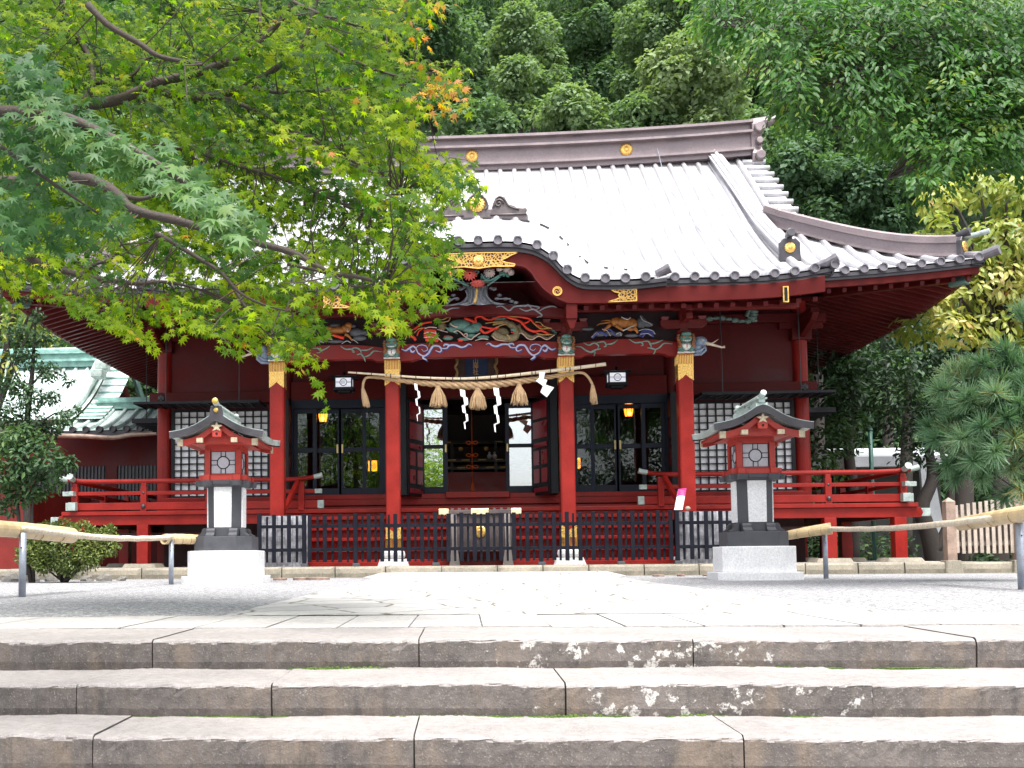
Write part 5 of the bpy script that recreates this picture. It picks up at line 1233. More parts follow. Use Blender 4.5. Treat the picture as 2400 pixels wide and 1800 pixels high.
# --- offering box behind the fence
OB = thing('offering_box', 'weathered wooden offering box with gilt trimmed rim behind the black fence', 'offering box', (0, 23.42, .24))
OW = mat('weathered_cedar', (.070, .052, .052), .6, var=.35, vscale=3, bump=.2, bscale=30, fine=.2)
b = MB().box(-.78, .74, 23.17, 23.72, .55, 1.40); b.build('box_body', OW, OB, bevel=.01)
b = MB().box(-.92, .88, 23.12, 23.76, 1.40, 1.49)
for i in range(11): xx = -.80+.158*i; b.bar((xx, 23.16, 1.505), (xx, 23.72, 1.505), .07, .05)
TOPM = b.build('rim', OW, OB, bevel=.008)
gtm = MB()
for x0, x1 in ((-.95, -.72), (-.22, .18), (.68, .91)): gtm.box(x0, x1, 23.11, 23.775, 1.385, 1.52)
gtm.build('gilt_mount', mat('pale_gilt', (.86, .70, .42), .35, metal=.6, var=.2, vscale=14), TOPM, bevel=.01)
for s in (1, -1):
    for yy in (23.16, 23.70):
        MB().prism([(s*.60-.02, 1.40), (s*.60-.02-.06, 1.40), (s*.60-.06, .70), (s*.60-.12, .24), (s*.60+.12, .24), (s*.60+.06, .70), (s*.60+.05, 1.40)], yy-.035, yy+.035).build('leg', mat('pale_cedar', (.24, .21, .20), .6, var=.25, vscale=6, bump=.15), OB, bevel=.008)
f = MB(); flower(f, (-.02, 23.165, 1.0), .14, 16, .03); f.build('crest', GOLD, OB, smooth=True)

# --- sacred straw rope with its bamboo pole
SR = thing('straw_rope', 'twisted rice straw rope with tassels and paper streamers across the porch columns', 'rope', (0, 23.3, 4.3))
YR = 23.30
cl = smooth_curve([(-2.56, YR, 4.585), (-2.25, YR, 4.565), (-1.93, YR, 4.51), (-1.22, YR, 4.415), (-.5, YR, 4.36), (-.05, YR, 4.345), (.5, YR, 4.375), (1.07, YR, 4.44), (1.6, YR, 4.51), (2.0, YR, 4.57), (2.25, YR, 4.60)], 14)
n = len(cl); rr = [lerp(.028, .098, (1-abs((c[0]+.12)/2.4))**.85 if abs(c[0]+.12) < 2.4 else 0) for c in cl]
for k in range(3):
    b = MB(); s_ = 0.0; pts = []; ra_ = []
    for i, c in enumerate(cl):
        if i: s_ += math.dist(cl[i], cl[i-1])
        a = 2*math.pi*k/3+s_*2*math.pi/(.52); r0 = rr[i]
        pts.append((c[0]-.35*r0*math.sin(a), c[1]+.60*r0*math.cos(a), c[2]+.60*r0*math.sin(a))); ra_.append(r0*.50)
    b.tube(pts, ra_, 8); b.build('strand', STRAW, SR, smooth=True)
def straw_bundle(b, top, bot, r0, r1, n=70, sway=0.0):
    for i in range(n):
        a = random.uniform(0, 2*math.pi); q = math.sqrt(random.random()); L = random.uniform(.86, 1.06)
        p0 = (top[0]+r0*q*math.cos(a), top[1]+r0*q*math.sin(a), top[2]); p2 = (lerp(top[0], bot[0], L)+r1*q*math.cos(a)+random.uniform(-.02, .02), lerp(top[1], bot[1], L)+r1*q*math.sin(a), lerp(top[2], bot[2], L)+.02*q)
        p1 = tuple(lerp(u, w, .5) for u, w in zip(p0, p2)); p1 = (p1[0]+.18*r1*q*math.cos(a)+sway, p1[1]+.18*r1*q*math.sin(a), p1[2])
        b.tube([p0, p1, p2], [.012, .011, .006], 5, cap=False)
for x, zt, zb in ((-.935, 4.33, 3.86), (-.03, 4.27, 3.79), (.91, 4.34, 3.87)):
    b = MB(); straw_bundle(b, (x, YR-.03, zt), (x, YR-.03, zb), .030, .20, 150); b.lathe([(.05, zt-.06), (.062, zt-.03), (.05, zt+.02)], (x, YR-.03, 0), 10)
    b.lathe([(.02, zt-.02), (.05, zt-.16), (.09, zt-.32), (.11, zb+.06), (.06, zb+.05)], (x, YR-.03, 0), 16); b.build('tassel', STRAW, SR)
for pts, sway in (([(-2.50, YR, 4.585), (-2.60, YR, 4.56), (-2.655, YR, 4.46), (-2.67, YR, 4.32)], 0), ([(2.22, YR, 4.60), (2.37, YR, 4.585), (2.48, YR, 4.49), (2.545, YR, 4.38), (2.575, YR, 4.30)], 0)):
    b = MB(); P_ = smooth_curve(pts, 5); b.tube(P_, [.03]*len(P_), 8); e = P_[-1]; q = 1 if e[0] > 0 else 1
    straw_bundle(b, e, (e[0]+(.09 if e[0] < 0 else .02), e[1], e[2]-.43), .03, .075, 80); b.build('rope_end', STRAW, SR)
b = MB(); pole = smooth_curve([(-3.0, YR-.09, 4.69), (-2.14, YR-.09, 4.612), (-1.3, YR-.09, 4.535), (-.5, YR-.09, 4.495), (-.05, YR-.09, 4.50), (.5, YR-.09, 4.53), (1.07, YR-.09, 4.58), (2.0, YR-.09, 4.672), (2.87, YR-.09, 4.765)], 8)
rp = []
for i, p in enumerate(pole): rp.append(lerp(.022, .042, i/(len(pole)-1)))
b.tube(pole, rp, 10)
po = b.build('bamboo_pole', BAMP, SR, smooth=True)
b = MB()
for x in np.arange(-2.8, 2.8, .34): z = interp([(p[0], p[2]) for p in pole], x); r_ = lerp(.024, .045, (x+3)/5.9); b.lathe([(r_, -.010), (r_*1.12, 0), (r_, .010)], (x, YR-.09, z), 10, 'x')
for x in (-2.02, -.6, -.03, .42, 1.2, 2.06): z = interp([(p[0], p[2]) for p in pole], x); b.lathe([(.052, -.012), (.054, .012)], (x, YR-.085, z-.01), 10, 'x')
b.build('binding', mat('dark_binding', (.08, .06, .04), .7), po)
def shide(x, z, h, lean=0.0, w=.12, turn=1.0):
    b = MB(); zz = z; xx = x; k = 0; seg = h/4
    rows = []
    for i in range(5):
        off = (.05 if i % 2 else -.01)*1; ww = w*(1-.18*i)*turn
        pts = [(xx+off+lean*i, YR-.14-.02*(i % 2), zz), (xx+off+ww+lean*i, YR-.15-.02*(i % 2), zz-.02)]
        rows.append(pts); rows.append([(pts[0][0]+.02, pts[0][1]-.03, zz-seg*.85), (pts[1][0]+.01, pts[1][1]-.03, zz-seg*.9)]); zz -= seg
    fr = []
    for r_ in rows: fr.append(r_)
    b.strip(fr); v0 = len(b.v); b.add([(p[0], p[1]+.002, p[2]) for p in b.v], [f[::-1] for f in b.f]); return b
WP = mat('white_streamer_paper', (.82, .82, .84), .7, var=.04)
for x, z, h, le, tn in ((-1.47, 4.40, .72, .012, .55), (-.43, 4.24, .75, .02, .9), (.33, 4.27, .84, .0, .95)):
    shide(x, z, h, le, .13, tn).build('paper_streamer', WP, SR, recalc=False)
b = MB(); q = [(1.36, 4.60), (1.50, 4.60), (1.46, 4.44), (1.54, 4.42), (1.50, 4.31), (1.69, 4.24), (1.52, 4.02), (1.38, 4.14), (1.44, 4.28), (1.28, 4.40), (1.36, 4.47)]
b.prism(q, YR-.17, YR-.165); b.build('paper_streamer', WP, SR)

# --- name plaque under the porch
PQ = thing('name_plaque', 'dark blue shrine name plaque with gold characters behind the straw rope', 'plaque', (0, 25.6, 5.2))
b = MB().box(-.30, .26, 25.58, 25.62, 4.90, 6.05); b.build('plaque_board', mat('plaque_navy', (.018, .032, .085), .45, var=.25, vscale=6), PQ)
b = MB()
for s, xx in ((1, .37), (-1, -.42)): b.box(xx-.11, xx+.11, 25.54, 25.62, 4.92, 6.1)
b.box(-.5, .46, 25.54, 25.6, 4.82, 4.90); b.build('plaque_frame', mat('plaque_frame_dark', (.05, .025, .018), .45, var=.4, vscale=10), PQ, bevel=.01)
b = MB()
for xx in (-.52, .47):
    b.tube(smooth_curve([(xx, 25.53, 5.45), (xx+.02, 25.52, 5.3), (xx-.03, 25.52, 5.2), (xx+.02, 25.52, 5.08), (xx-.02, 25.52, 4.93)], 4), .035, 8)
b.build('gilt_scroll', mat('dull_gilt', (.30, .20, .08), .5, metal=.4, var=.4, vscale=16), PQ, smooth=True)
def text_mesh(name, body, size, m, parent, loc, rot=(R(90), 0, 0), depth=.01):
    c = bpy.data.curves.new(name, 'FONT'); c.body = body; c.size = size; c.align_x = 'CENTER'; c.align_y = 'CENTER'; c.extrude = depth
    o = bpy.data.objects.new(name, c); COL.objects.link(o); o.location = Vector(loc)-(wloc(parent) if parent else Vector((0, 0, 0))); o.rotation_euler = rot; c.materials.append(m)
    me = bpy.data.meshes.new_from_object(o.evaluated_get(bpy.context.evaluated_depsgraph_get())); me.materials.clear(); me.materials.append(m)
    q = bpy.data.objects.new(name, me); COL.objects.link(q); q.location = o.location; q.rotation_euler = o.rotation_euler; bpy.data.objects.remove(o); o = q
    if parent: o.parent = parent
    return o
for ch_, z in (('山', 5.335), ('神', 5.20), ('社', 5.06)): text_mesh('plaque_character', ch_, .15, mat('plaque_gilding', (.62, .38, .16), .45, metal=.1), PQ, (-.04, 25.575, z))

# --- white paper lanterns hanging under the porch and glowing lamps in the hall
def eave_lamp(x, label):
    t = thing('eave_lantern', label, 'lantern', (0, 0, 0), 0, 'white box lanterns hanging under the porch'); h = .20
    b = MB().box(-h, h, -h, h, -.06, .17); o = b.build('lantern_pane', emit('opal_pane', (.72, .74, .82), .22), t)
    f = MB()
    for sx in (1, -1):
        for sy in (1, -1): f.box(sx*.21-.018, sx*.21+.018, sy*.21-.018, sy*.21+.018, -.10, .19)
    f.box(-.25, .25, -.25, .25, -.14, -.07); f.box(-.15, .15, -.15, .15, -.19, -.14); f.box(-.23, .23, -.23, .23, .165, .20)
    f.oct(0, 0, .68, .02, .20, .225, .30, .02); f.lathe([(.06, .22), (.03, .28), (.05, .31), (.008, .36)], (0, 0, 0), 10); f.tube([(0, 0, .34), (0, 0, 1.35)], .010, 6); f.build('lantern_frame', BLK, t, bevel=.004)
    r = MB(); r.tube([(.085*math.cos(a), -.203, .055+.085*math.sin(a)) for a in np.linspace(0, 2*math.pi, 25)], .009, 5, cap=False)
    for k in range(4): r.box(-.048+.028*k, -.040+.028*k, -.207, -.200, .01, .10)
    for d in (-.016, .010): r.box(-.2, -.09, -.207, -.200, .055+d, .061+d); r.box(.09, .2, -.207, -.200, .055+d, .061+d)
    r.build('lantern_crest', BLK, o); t.location = (x, 25.2, 4.72); return t
el = eave_lamp(-3.32, 'white box lantern with a round crest hanging over the left glass doors')
dup(el, (3.40, 25.2, 4.72), label='white box lantern with a round crest hanging over the right glass doors')
GLOW = emit('lamp_glow', (1.0, .24, .012), 1.5); GLOW2 = emit('lamp_flame', (1.0, .52, .06), 2.6)
def hall_lamp(label):
    t = thing('hall_lamp', label, 'lamp', (0, 0, 0), 0, 'glowing lamps inside the hall')
    b = MB().lathe([(.085, -.17), (.115, -.05), (.135, .17)], (0, 0, 0), 6); b.build('lamp_shade', GLOW, t)
    c = MB().ball((0, -.118, -.09), .05, .012, .06, 10, 6); c.build('flame', GLOW2, t)
    f = MB()
    for k in range(6): a = k*math.pi/3; f.tube([(.087*math.cos(a), .087*math.sin(a), -.17), (.117*math.cos(a), .117*math.sin(a), -.05), (.137*math.cos(a), .137*math.sin(a), .17)], .007, 5)
    f.lathe([(.14, .165), (.15, .18), (.05, .21), (.02, .23)], (0, 0, 0), 12); f.lathe([(.03, -.21), (.09, -.18), (.09, -.165)], (0, 0, 0), 12); f.tube([(0, 0, .2), (0, 0, 1.25)], .008, 5); f.build('lamp_frame', BLK, t)
    t.location = (-4.13, 27.2, 4.25); return t
hl = hall_lamp('glowing orange hexagonal lamp behind the left glass doors'); dup(hl, (4.0, 27.2, 4.265), label='glowing orange hexagonal lamp behind the right glass doors')
def andon(loc, label):
    t = thing('paper_lamp', label, 'lamp', (0, 0, 0), 0, 'patterned standing lamps deep inside the hall')
    MB().box(-.07, .07, -.07, .07, 0, .30).build('lamp_shade', GLOW, t); f = MB()
    for i in range(-4, 9):
        for s in (1, -1):
            x0, x1, z0 = -.07, .07, i*.05; pz = (z0, z0+.14) if s > 0 else (z0+.14, z0)
            if min(pz) >= 0 and max(pz) <= .30: f.bar((x0, -.073, pz[0]), (x1, -.073, pz[1]), .008, .012)
    f.box(-.08, .08, -.08, .08, -.02, 0); f.box(-.08, .08, -.08, .08, .30, .32); f.box(-.03, .03, -.03, .03, -loc[2]+2.05, -.02); f.build('lamp_frame', BLK, t)
    t.location = loc; return t
an = andon((-3.13, 29, 2.89), 'small patterned glowing lamp, left of the pair deep in the left bay')
dup(an, (-2.91, 29.0, 2.89), label='small patterned glowing lamp, right of the pair deep in the left bay')
dup(an, (2.84, 29.0, 2.89), label='small patterned glowing lamp partly behind the right inner porch column')

# --- altar seen through the open doors
AL = thing('altar', 'dim red stepped altar with gold fittings seen through the open doors', 'altar', (0, 33, 2.04))
ar = mat('altar_red', (.34, .024, .028), .4, var=.2)
b = MB()
for k in range(6): b.box(-2.2, 2.2, 31.2+.35*k, 35, 2.04+.19*k, 2.16+.19*k+.05)
b.build('altar_steps', ar, AL)
b = MB()
for z in (3.30, 3.55, 4.15): b.box(-2.2, 2.2, 33.6, 34.6, z, z+.09)
for x in (-2.1, -.75, .7, 2.1): b.box(x-.05, x+.05, 33.7, 33.8, 2.9, 4.2)
b.build('altar_shelf', mat('altar_black', (.018, .012, .012), .35), AL)
b = MB()
for z, xs_ in ((3.60, (-.75, -.3, .25, .8)), (3.35, (-.95, -.45, .5, .95)), (4.19, (-1.3, -.9, .8, 1.2))):
    for x in xs_: b.box(x-.13, x+.13, 33.56, 33.60, z, z+.035)
for x in (-.45, .38): b.lathe([(.03, -.01), (.07, -.02), (.07, 0)], (x, 33.56, 3.98), 14, 'y')
b.build('gold_fitting', GOLDM, AL)
for x in (.43, .60):
    v = thing('white_vase', 'small white vase, '+('left' if x < .5 else 'right')+' one of the pair on the dim altar', 'vase', (x+.05, 33.45, 3.64), 0, 'white vases on the altar')
    MB().lathe([(.04, 0), (.075, .05), (.075, .11), (.03, .15), (.028, .18), (.045, .2)], (x+.05, 33.45, 3.64), 14).build('vase_body', WHITEP, v, smooth=True); MB().lathe([(.035, .2), (.01, .23)], (x+.05, 33.45, 3.64), 10).build('stopper', WHITEP, v)
cord = MB(); yc = 29.5
for z in (3.72, 3.36, 3.02):
    for s in (1, -1): cord.tube(smooth_curve([(-.12, yc, z), (-.12+s*.10, yc, z+.05), (-.12+s*.17, yc, z+.01), (-.12+s*.10, yc, z-.04), (-.12, yc, z)], 5), .014, 6)
    cord.ball((-.12, yc, z), .035, .03, .03, 8, 6)
cord.tube([(-.12, yc, 5.4), (-.12, yc, 3.0), (-.12, yc, 2.55)], .014, 6); cord.lathe([(.05, 2.2), (.06, 2.4), (.03, 2.56)], (-.12, yc, 0), 10)
tag(cord.build('hanging_cord', mat('orange_silk', (.90, .13, .012), .5), smooth=True), 'bright orange knotted cord hanging in the dark doorway', 'cord')

# --- leaflet board standing on the fence
LB = thing('leaflet_board', 'pink and white leaflet leaning on top of the black fence beside the right column', 'leaflet', (4.42, 23.0, 1.42), 0)
b = MB().prism([(4.255, 1.43), (4.435, 1.43), (4.535, 1.91), (4.355, 1.89)], 22.90, 22.908); b.build('leaflet_sheet', mat('leaflet_white', (.80, .78, .80), .5, var=.03), LB)
b = MB().prism([(4.32, 1.72), (4.385, 1.755), (4.44, 1.75), (4.50, 1.735), (4.535, 1.91), (4.355, 1.89)], 22.897, 22.899); b.build('leaflet_header', mat('leaflet_pink', (.62, .05, .26), .5, var=.05), LB)
b = MB()
for i in range(4): b.prism([(4.395+.02*(i % 2), 1.84-.028*i), (4.47+.015*(i % 2), 1.85-.028*i), (4.47+.015*(i % 2), 1.858-.028*i), (4.395+.02*(i % 2), 1.848-.028*i)], 22.894, 22.896)
for i in range(7): b.prism([(4.33-.012*i, 1.66-.03*i), (4.42-.012*i, 1.67-.03*i), (4.42-.012*i, 1.675-.03*i), (4.33-.012*i, 1.665-.03*i)], 22.894, 22.896)
b.build('leaflet_print', mat('leaflet_print', (.75, .35, .50), .6), LB)
MB().ball((4.56, 22.93, 1.46), .06, .05, .05).build('stone_weight', KERB, LB, smooth=True)

# --- bamboo barriers: steel posts, a rope rail and split bamboo sleeves
def barrier(posts, zt, sleeves, label, name='bamboo_barrier'):
    t = thing(name, label, 'barrier', (posts[0][0], posts[0][1], 0), 0, 'bamboo barriers beside the path')
    for x, y in posts:
        MB().tube([(x, y, -.05), (x, y, zt-.05)], .042, 14).build('post', STEEL, t, smooth=True)
        MB().lathe([(.008, -.046), (.009, -.043)], (x, y-.0, zt*.72), 8, 'y').build('bolt', BLK, t)
    P = [Vector((x, y, zt)) for x, y in posts]
    pts = []
    for a, c in zip(P, P[1:]):
        for i in range(16): q = i/16; pts.append(a.lerp(c, q)+Vector((.006*math.sin(i*1.9), 0, -.10*math.sin(math.pi*q)*.6+.004*math.sin(i*2.7))))
    pts.append(P[-1]); MB().tube(pts, .042, 10).build('rope_rail', mat('pale_rope', (.66, .56, .43), .75, var=.25, vscale=20, bump=.4, bscale=60), t, smooth=True)
    for (p0, p1, r0, r1) in sleeves:
        p0, p1 = Vector(p0), Vector(p1); n = 14; b = MB(); prof = []; pp = []
        for i in range(n+1):
            q = i/n; pp.append(tuple(p0.lerp(p1, q)+Vector((0, 0, .012*math.sin(math.pi*q))))); prof.append(lerp(r0, r1, q)*(1+.02*math.sin(i*2.1)))
        b.tube(pp, prof, 16, cap=False); b.tube(pp, [r*.86 for r in prof], 16, cap=False)
        d = (p1-p0).normalized(); a_ = Vector((0, 0, 1)); a_ = (a_-d*a_.dot(d)).normalized(); c_ = d.cross(a_)
        for e, r in ((pp[0], prof[0]), (pp[-1], prof[-1])):
            b.strip([[Vector(e)+(a_*math.cos(2*math.pi*k/16)+c_*math.sin(2*math.pi*k/16))*rr for k in range(16)] for rr in (r, r*.86)], True)
        o = b.build('bamboo_sleeve', BAM, t, smooth=False)
        rg_ = MB()
        for q in (.18, .40, .62, .84):
            c0 = p0.lerp(p1, q); r = lerp(r0, r1, q)*1.005
            rg_.tube([tuple(c0+(a_*math.cos(2*math.pi*k/20)+c_*math.sin(2*math.pi*k/20))*r+d*.012*math.sin(k)) for k in range(21)], .004, 5, cap=False)
        rg_.build('bamboo_joint', mat('bamboo_joint', (.30, .19, .08), .6), o)
    return t
pl = [(-5.42, 3.9), (-5.56, 11.75), (-5.37, 17.22), (-5.30, 24.0)]
z_ = lambda p: .0
def atg(o, s, x, y, Y): return at(o[0]+x/s, o[1]+y/s, Y)
LA, LS = (0, 900), 3.19
barrier([(-5.56, 11.75), (-5.37, 17.22)], .80, [(atg(LA, LS, -260, 1065, 10.6), atg(LA, LS, 535, 1133, 13.4), .088, .105), (atg(LA, LS, 1225, 1160, 17.15), (-5.05, 18.05, .77), .088, .085)], 'bamboo sleeved barrier on grey posts in front of the azalea bush, left of the path')
RA, RS = (1700, 800), 2.766
barrier([(6.0, 12.2), (5.87, 18.2)], .86, [(atg(RA, RS, 2200, 1085, 11.0), atg(RA, RS, 1530, 1185, 14.0), .10, .09), (atg(RA, RS, 688, 1212, 18.0), (5.1, 18.35, .72), .10, .075)], 'bamboo sleeved barrier on grey posts in front of the wooden fence, right of the path')

# --- weathered wooden fence at the right
WF = thing('wooden_fence', 'weathered vertical slat wooden fence on stone footings at the right edge', 'fence', (11, 22.7, 0))
WD = mat('weathered_wood', (.27, .19, .15), .7, var=.3, vscale=4, bump=.25, bscale=40, fine=.2); WDL = mat('pale_weathered_wood', (.36, .30, .25), .7, var=.25, vscale=4, bump=.25, bscale=40, fine=.2)
for x, zt in ((10.05, 1.63), (11.47, 1.80), (12.95, 1.8)):
    y = 22.7
    b = MB().box(x-.10, x+.10, y-.10, y+.10, .24, zt-.10); b.add([(x-.105, y-.105, zt-.10), (x+.105, y-.105, zt-.10), (x+.105, y+.105, zt-.10), (x-.105, y+.105, zt-.10), (x, y, zt)], [(0, 1, 4), (1, 2, 4), (2, 3, 4), (3, 0, 4)]); b.build('post', WD, WF, bevel=.006)
    MB().oct(x, y, .38, .03, -.02, .27, .32, .03).build('footing', KERB, WF, bevel=.012)
for xa, xb, za, zb in ((10.15, 11.37, 1.46, 1.60), (11.57, 12.85, 1.62, 1.68)):
    n = 10; sl_ = MB()
    for i in range(n): x = lerp(xa+.04, xb-.04, i/(n-1)); sl_.box(x-.036, x+.036, 22.66, 22.69, .42+random.uniform(-.01, .01), lerp(za, zb, i/(n-1))+random.uniform(-.01, .01))
    sl_.build('slats', WDL, WF, bevel=.004)
    r = MB(); r.bar((xa, 22.71, 1.2), (xb, 22.71, 1.24), .04, .09); r.bar((xa, 22.71, .62), (xb, 22.71, .64), .04, .09); r.box(xa, xb, 22.75, 22.76, .45, za-.1); r.build('rail', mat('shaded_board', (.13, .10, .085), .75, var=.2), WF)

# --- annex with green copper roofs at the left
AN = thing('annex_building', 'low red annex with verdigris copper roofs at the left behind the veranda', 'building', (-14, 34, 0))
VR = mat('pale_green_copper', (.55, .64, .62), .34, metal=.35, var=.2, vscale=2, bump=.05)
def aroof(b, x0, x1, yf, zf_, yb, zb, sag=.12, n=12):
    rows = []
    for i in range(n+1):
        q = i/n; rows.append([(lerp(x0, x1, t), lerp(yf, yb, q), lerp(zf_, zb, q)-sag*math.sin(math.pi*q)) for t in np.linspace(0, 1, 9)])
    b.strip(rows)
def abat(b, xs_, yf, zf_, yb, zb, sag=.12, r=.07):
    for x in xs_: b.tube([(x, lerp(yf, yb, q), lerp(zf_, zb, q)-sag*math.sin(math.pi*q)+.03) for q in np.linspace(0, 1, 8)], r, 7)
b = MB(); aroof(b, -13.1, -9.0, 30.6, 4.40, 33.2, 5.45); aroof(b, -13.1, -9.0, 35.8, 4.40, 33.2, 5.45); LWR = b.build('lower_roof', VR, AN)
b = MB(); abat(b, np.arange(-12.75, -9, .42), 30.6, 4.40, 33.2, 5.45); abat(b, [-13.05], 30.6, 4.40, 33.2, 5.45, r=.1); b.build('roof_battens', VR, LWR, smooth=True)
b = MB()
for x in np.arange(-12.75, -9, .42): b.lathe([(.02, -.03), (.07, -.03), (.075, -.07), (.10, -.07), (.10, .1)], (x, 30.6, 4.43), 16, 'y')
b.box(-13.1, -9, 30.62, 30.75, 4.24, 4.38); b.build('eave_caps', COPD, LWR)
b = MB(); b.box(-12.45, -9, 33.0, 33.4, 5.42, 5.62); b.box(-12.5, -9, 32.93, 33.47, 5.62, 5.68); b.box(-12.45, -9, 33.05, 33.35, 5.68, 5.80); b.build('roof_ridge', VERD, LWR)
b = MB(); b.tube(smooth_curve([(-13.4, 30.4, 4.25), (-12, 30.4, 4.20), (-11.0, 30.4, 4.14), (-10.4, 30.4, 4.22), (-9.2, 30.4, 4.28)], 4), .075, 8); b.build('gutter', mat('copper_gutter', (.34, .25, .20), .4, metal=.4, var=.4, vscale=5), AN, smooth=True)
b = MB(); b.box(-17, -9, 32.0, 32.2, 2.2, 4.5); b.box(-17, -9, 31.95, 32.0, 3.42, 3.62); b.box(-11.75, -11.4, 31.95, 32.0, 2.2, 3.42); b.box(-17, -9, 31.95, 32.0, 2.12, 2.34); b.box(-17, -9, 32.0, 32.2, .2, 2.2); b.build('wall', DRED, AN)
for x0, x1 in ((-14.2, -11.78), (-11.37, -9.2)):
    b = MB().box(x0, x1, 31.985, 31.995, 2.34, 3.42); o = b.build('slat_window', mat('window_dark', (.015, .015, .02), .4), AN); s_ = MB()
    for x in np.arange(x0+.06, x1, .115): s_.box(x-.022, x+.022, 31.93, 31.97, 2.34, 3.42)
    s_.build('slats', mat('slat_grey', (.06, .065, .08), .5, var=.3), o)
# higher gabled roof with a copper verge
b = MB(); aroof(b, -19, -12.75, 31.6, 4.9, 35.0, 7.25, .25); aroof(b, -19, -12.75, 38.4, 4.9, 35.0, 7.25, .25); UP = b.build('upper_roof', VR, AN)
b = MB(); abat(b, np.arange(-18.5, -13.2, .42), 31.6, 4.9, 35.0, 7.25, .25); b.build('roof_battens', VR, UP, smooth=True)
b = MB(); b.box(-19, -12.9, 34.75, 35.25, 7.2, 7.38); b.box(-19, -12.85, 34.65, 35.35, 7.38, 7.46); b.box(-19, -12.9, 34.8, 35.2, 7.46, 7.66); b.box(-19, -12.85, 34.7, 35.3, 7.66, 7.73); b.tube([(-19, 35, 7.8), (-12.6, 35, 7.82)], .12, 10); b.build('roof_ridge', VERD, UP)
b = MB()
aroof(b, -12.75, -11.9, 31.9, 4.95, 35.0, 7.20, .25); VGE = b.build('verge', VR, UP)
b = MB()
for q in np.linspace(.06, .94, 9): y = lerp(31.9, 35.0, q); z = lerp(4.95, 7.20, q)-.25*math.sin(math.pi*q); b.bar((-12.72, y, z+.02), (-11.86, y, z+.02), .055, .05)
b.build('sheet_laps', VERD, VGE)
b = MB(); b.tube([(-13.02, lerp(31.7, 34.8, q), lerp(4.95, 7.25, q)-.25*math.sin(math.pi*q)+.12) for q in np.linspace(0, 1, 9)], .17, 8); b.build('descending_ridge', VR, UP, smooth=True)
b = MB()
for z in (6.86, 6.50, 6.16): b.box(-12.75, -12.35, 34.0-(6.9-z)*1.2, 34.5-(6.9-z)*1.2, z-.10+.45, z+.18+.45)
b.build('ridge_end', VERDG, UP, bevel=.04)
b = MB(); b.prism([(31.9, 4.6), (38.1, 4.6), (35, 7.0)], -12.4, -12.3, 'x'); b.build('gable_wall', DRED, UP)
b = MB()
for (a, c) in (((34.95, 7.15), (37.9, 4.9)),): b.bar((-11.95, a[0], a[1]), (-11.95, c[0], c[1]), .12, .3)
b.build('verge_board', VERD, UP)
b = MB(); b.box(-18.5, -12.24, 27.0, 27.25, .10, 2.62); b.box(-18.5, -12.2, 26.95, 27.0, .22, .36); b.box(-18.5, -12.24, 27.25, 32, .1, 2.4); b.build('wing_wall', mat('wing_red', (.22, .016, .012), .5, var=.2), AN)
b = MB(); b.box(-19, -12.1, 26.4, 27.9, 2.62, 2.72); b.build('wing_roof', COPD, AN)

# --- green pole and white walled shed among the trees at the right
GP = thing('green_pole', 'slim dark green metal pole behind the right veranda railing', 'pole', at(2043, 1110, 30)[:2]+(0,))
p0 = at(2043, 1110, 30); b = MB().tube([(p0[0], 30, 0), (p0[0], 30, at(2040, 1010, 30)[2])], .06, 12); b.build('pole_shaft', mat('pole_green', (.03, .11, .085), .45), GP, smooth=True); MB().lathe([(.06, 0), (.075, .02), (.06, .07), (.01, .09)], (p0[0], 30, at(2040, 1010, 30)[2]), 12).build('pole_cap', MATS['pole_green'], GP)
WS = thing('white_shed', 'small white walled shed with a pale roof among the dark trees at right', 'shed', (14.5, 36, 0))
a = at(1975, 1075, 36); c = at(2215, 1075, 36); WM = mat('white_render', (.46, .48, .52), .7, var=.08)
b = MB().box(a[0]+.3, c[0]-.1, 36.2, 39, 0, a[2]-.5); b.build('wall', mat('shed_dark', (.05, .05, .05), .8), WS)
b = MB().prism([(35.6, a[2]-.32), (35.6, a[2]+.02), (37.5, a[2]+.5), (39.4, a[2]+.02), (39.4, a[2]-.32)], a[0], c[0], 'x'); b.build('roof', WM, WS)
e = at(2175, 1140, 35.5); f_ = at(2205, 1290, 35.5); b = MB().prism([(e[0]-.25, e[2]+1.0), (e[0]+.15, e[2]+.9), (e[0]+.42, f_[2]+.9), (e[0]+.15, f_[2]+.3), (e[0]-.15, f_[2])], 35.45, 35.6); b.build('buttress', WM, WS)
# ================================================================== VEGETATION
def leaf_mat(name, stops, transl=.45, rough=.45, spec=.4, tcol=(1.25, 1.35, .55)):
    "leaf: diffuse + light coming through; hue from a per-leaf value"
    m = bpy.data.materials.new(name); m.use_nodes = True; n = m.node_tree.nodes; l = m.node_tree.links; b = n['Principled BSDF']
    a = n.new('ShaderNodeAttribute'); a.attribute_name = 'tint'
    c = _ramp(n, l, a.outputs['Fac'], stops).outputs[0]
    l.new(c, b.inputs['Base Color']); b.inputs['Roughness'].default_value = rough; b.inputs['Specular IOR Level'].default_value = spec
    t = n.new('ShaderNodeBsdfTranslucent'); l.new(_mix(n, l, 1.0, c, tcol, 'MULTIPLY'), t.inputs[0])
    x = n.new('ShaderNodeMixShader'); x.inputs[0].default_value = transl; l.new(b.outputs[0], x.inputs[1]); l.new(t.outputs[0], x.inputs[2])
    l.new(x.outputs[0], n['Material Output'].inputs['Surface']); return m
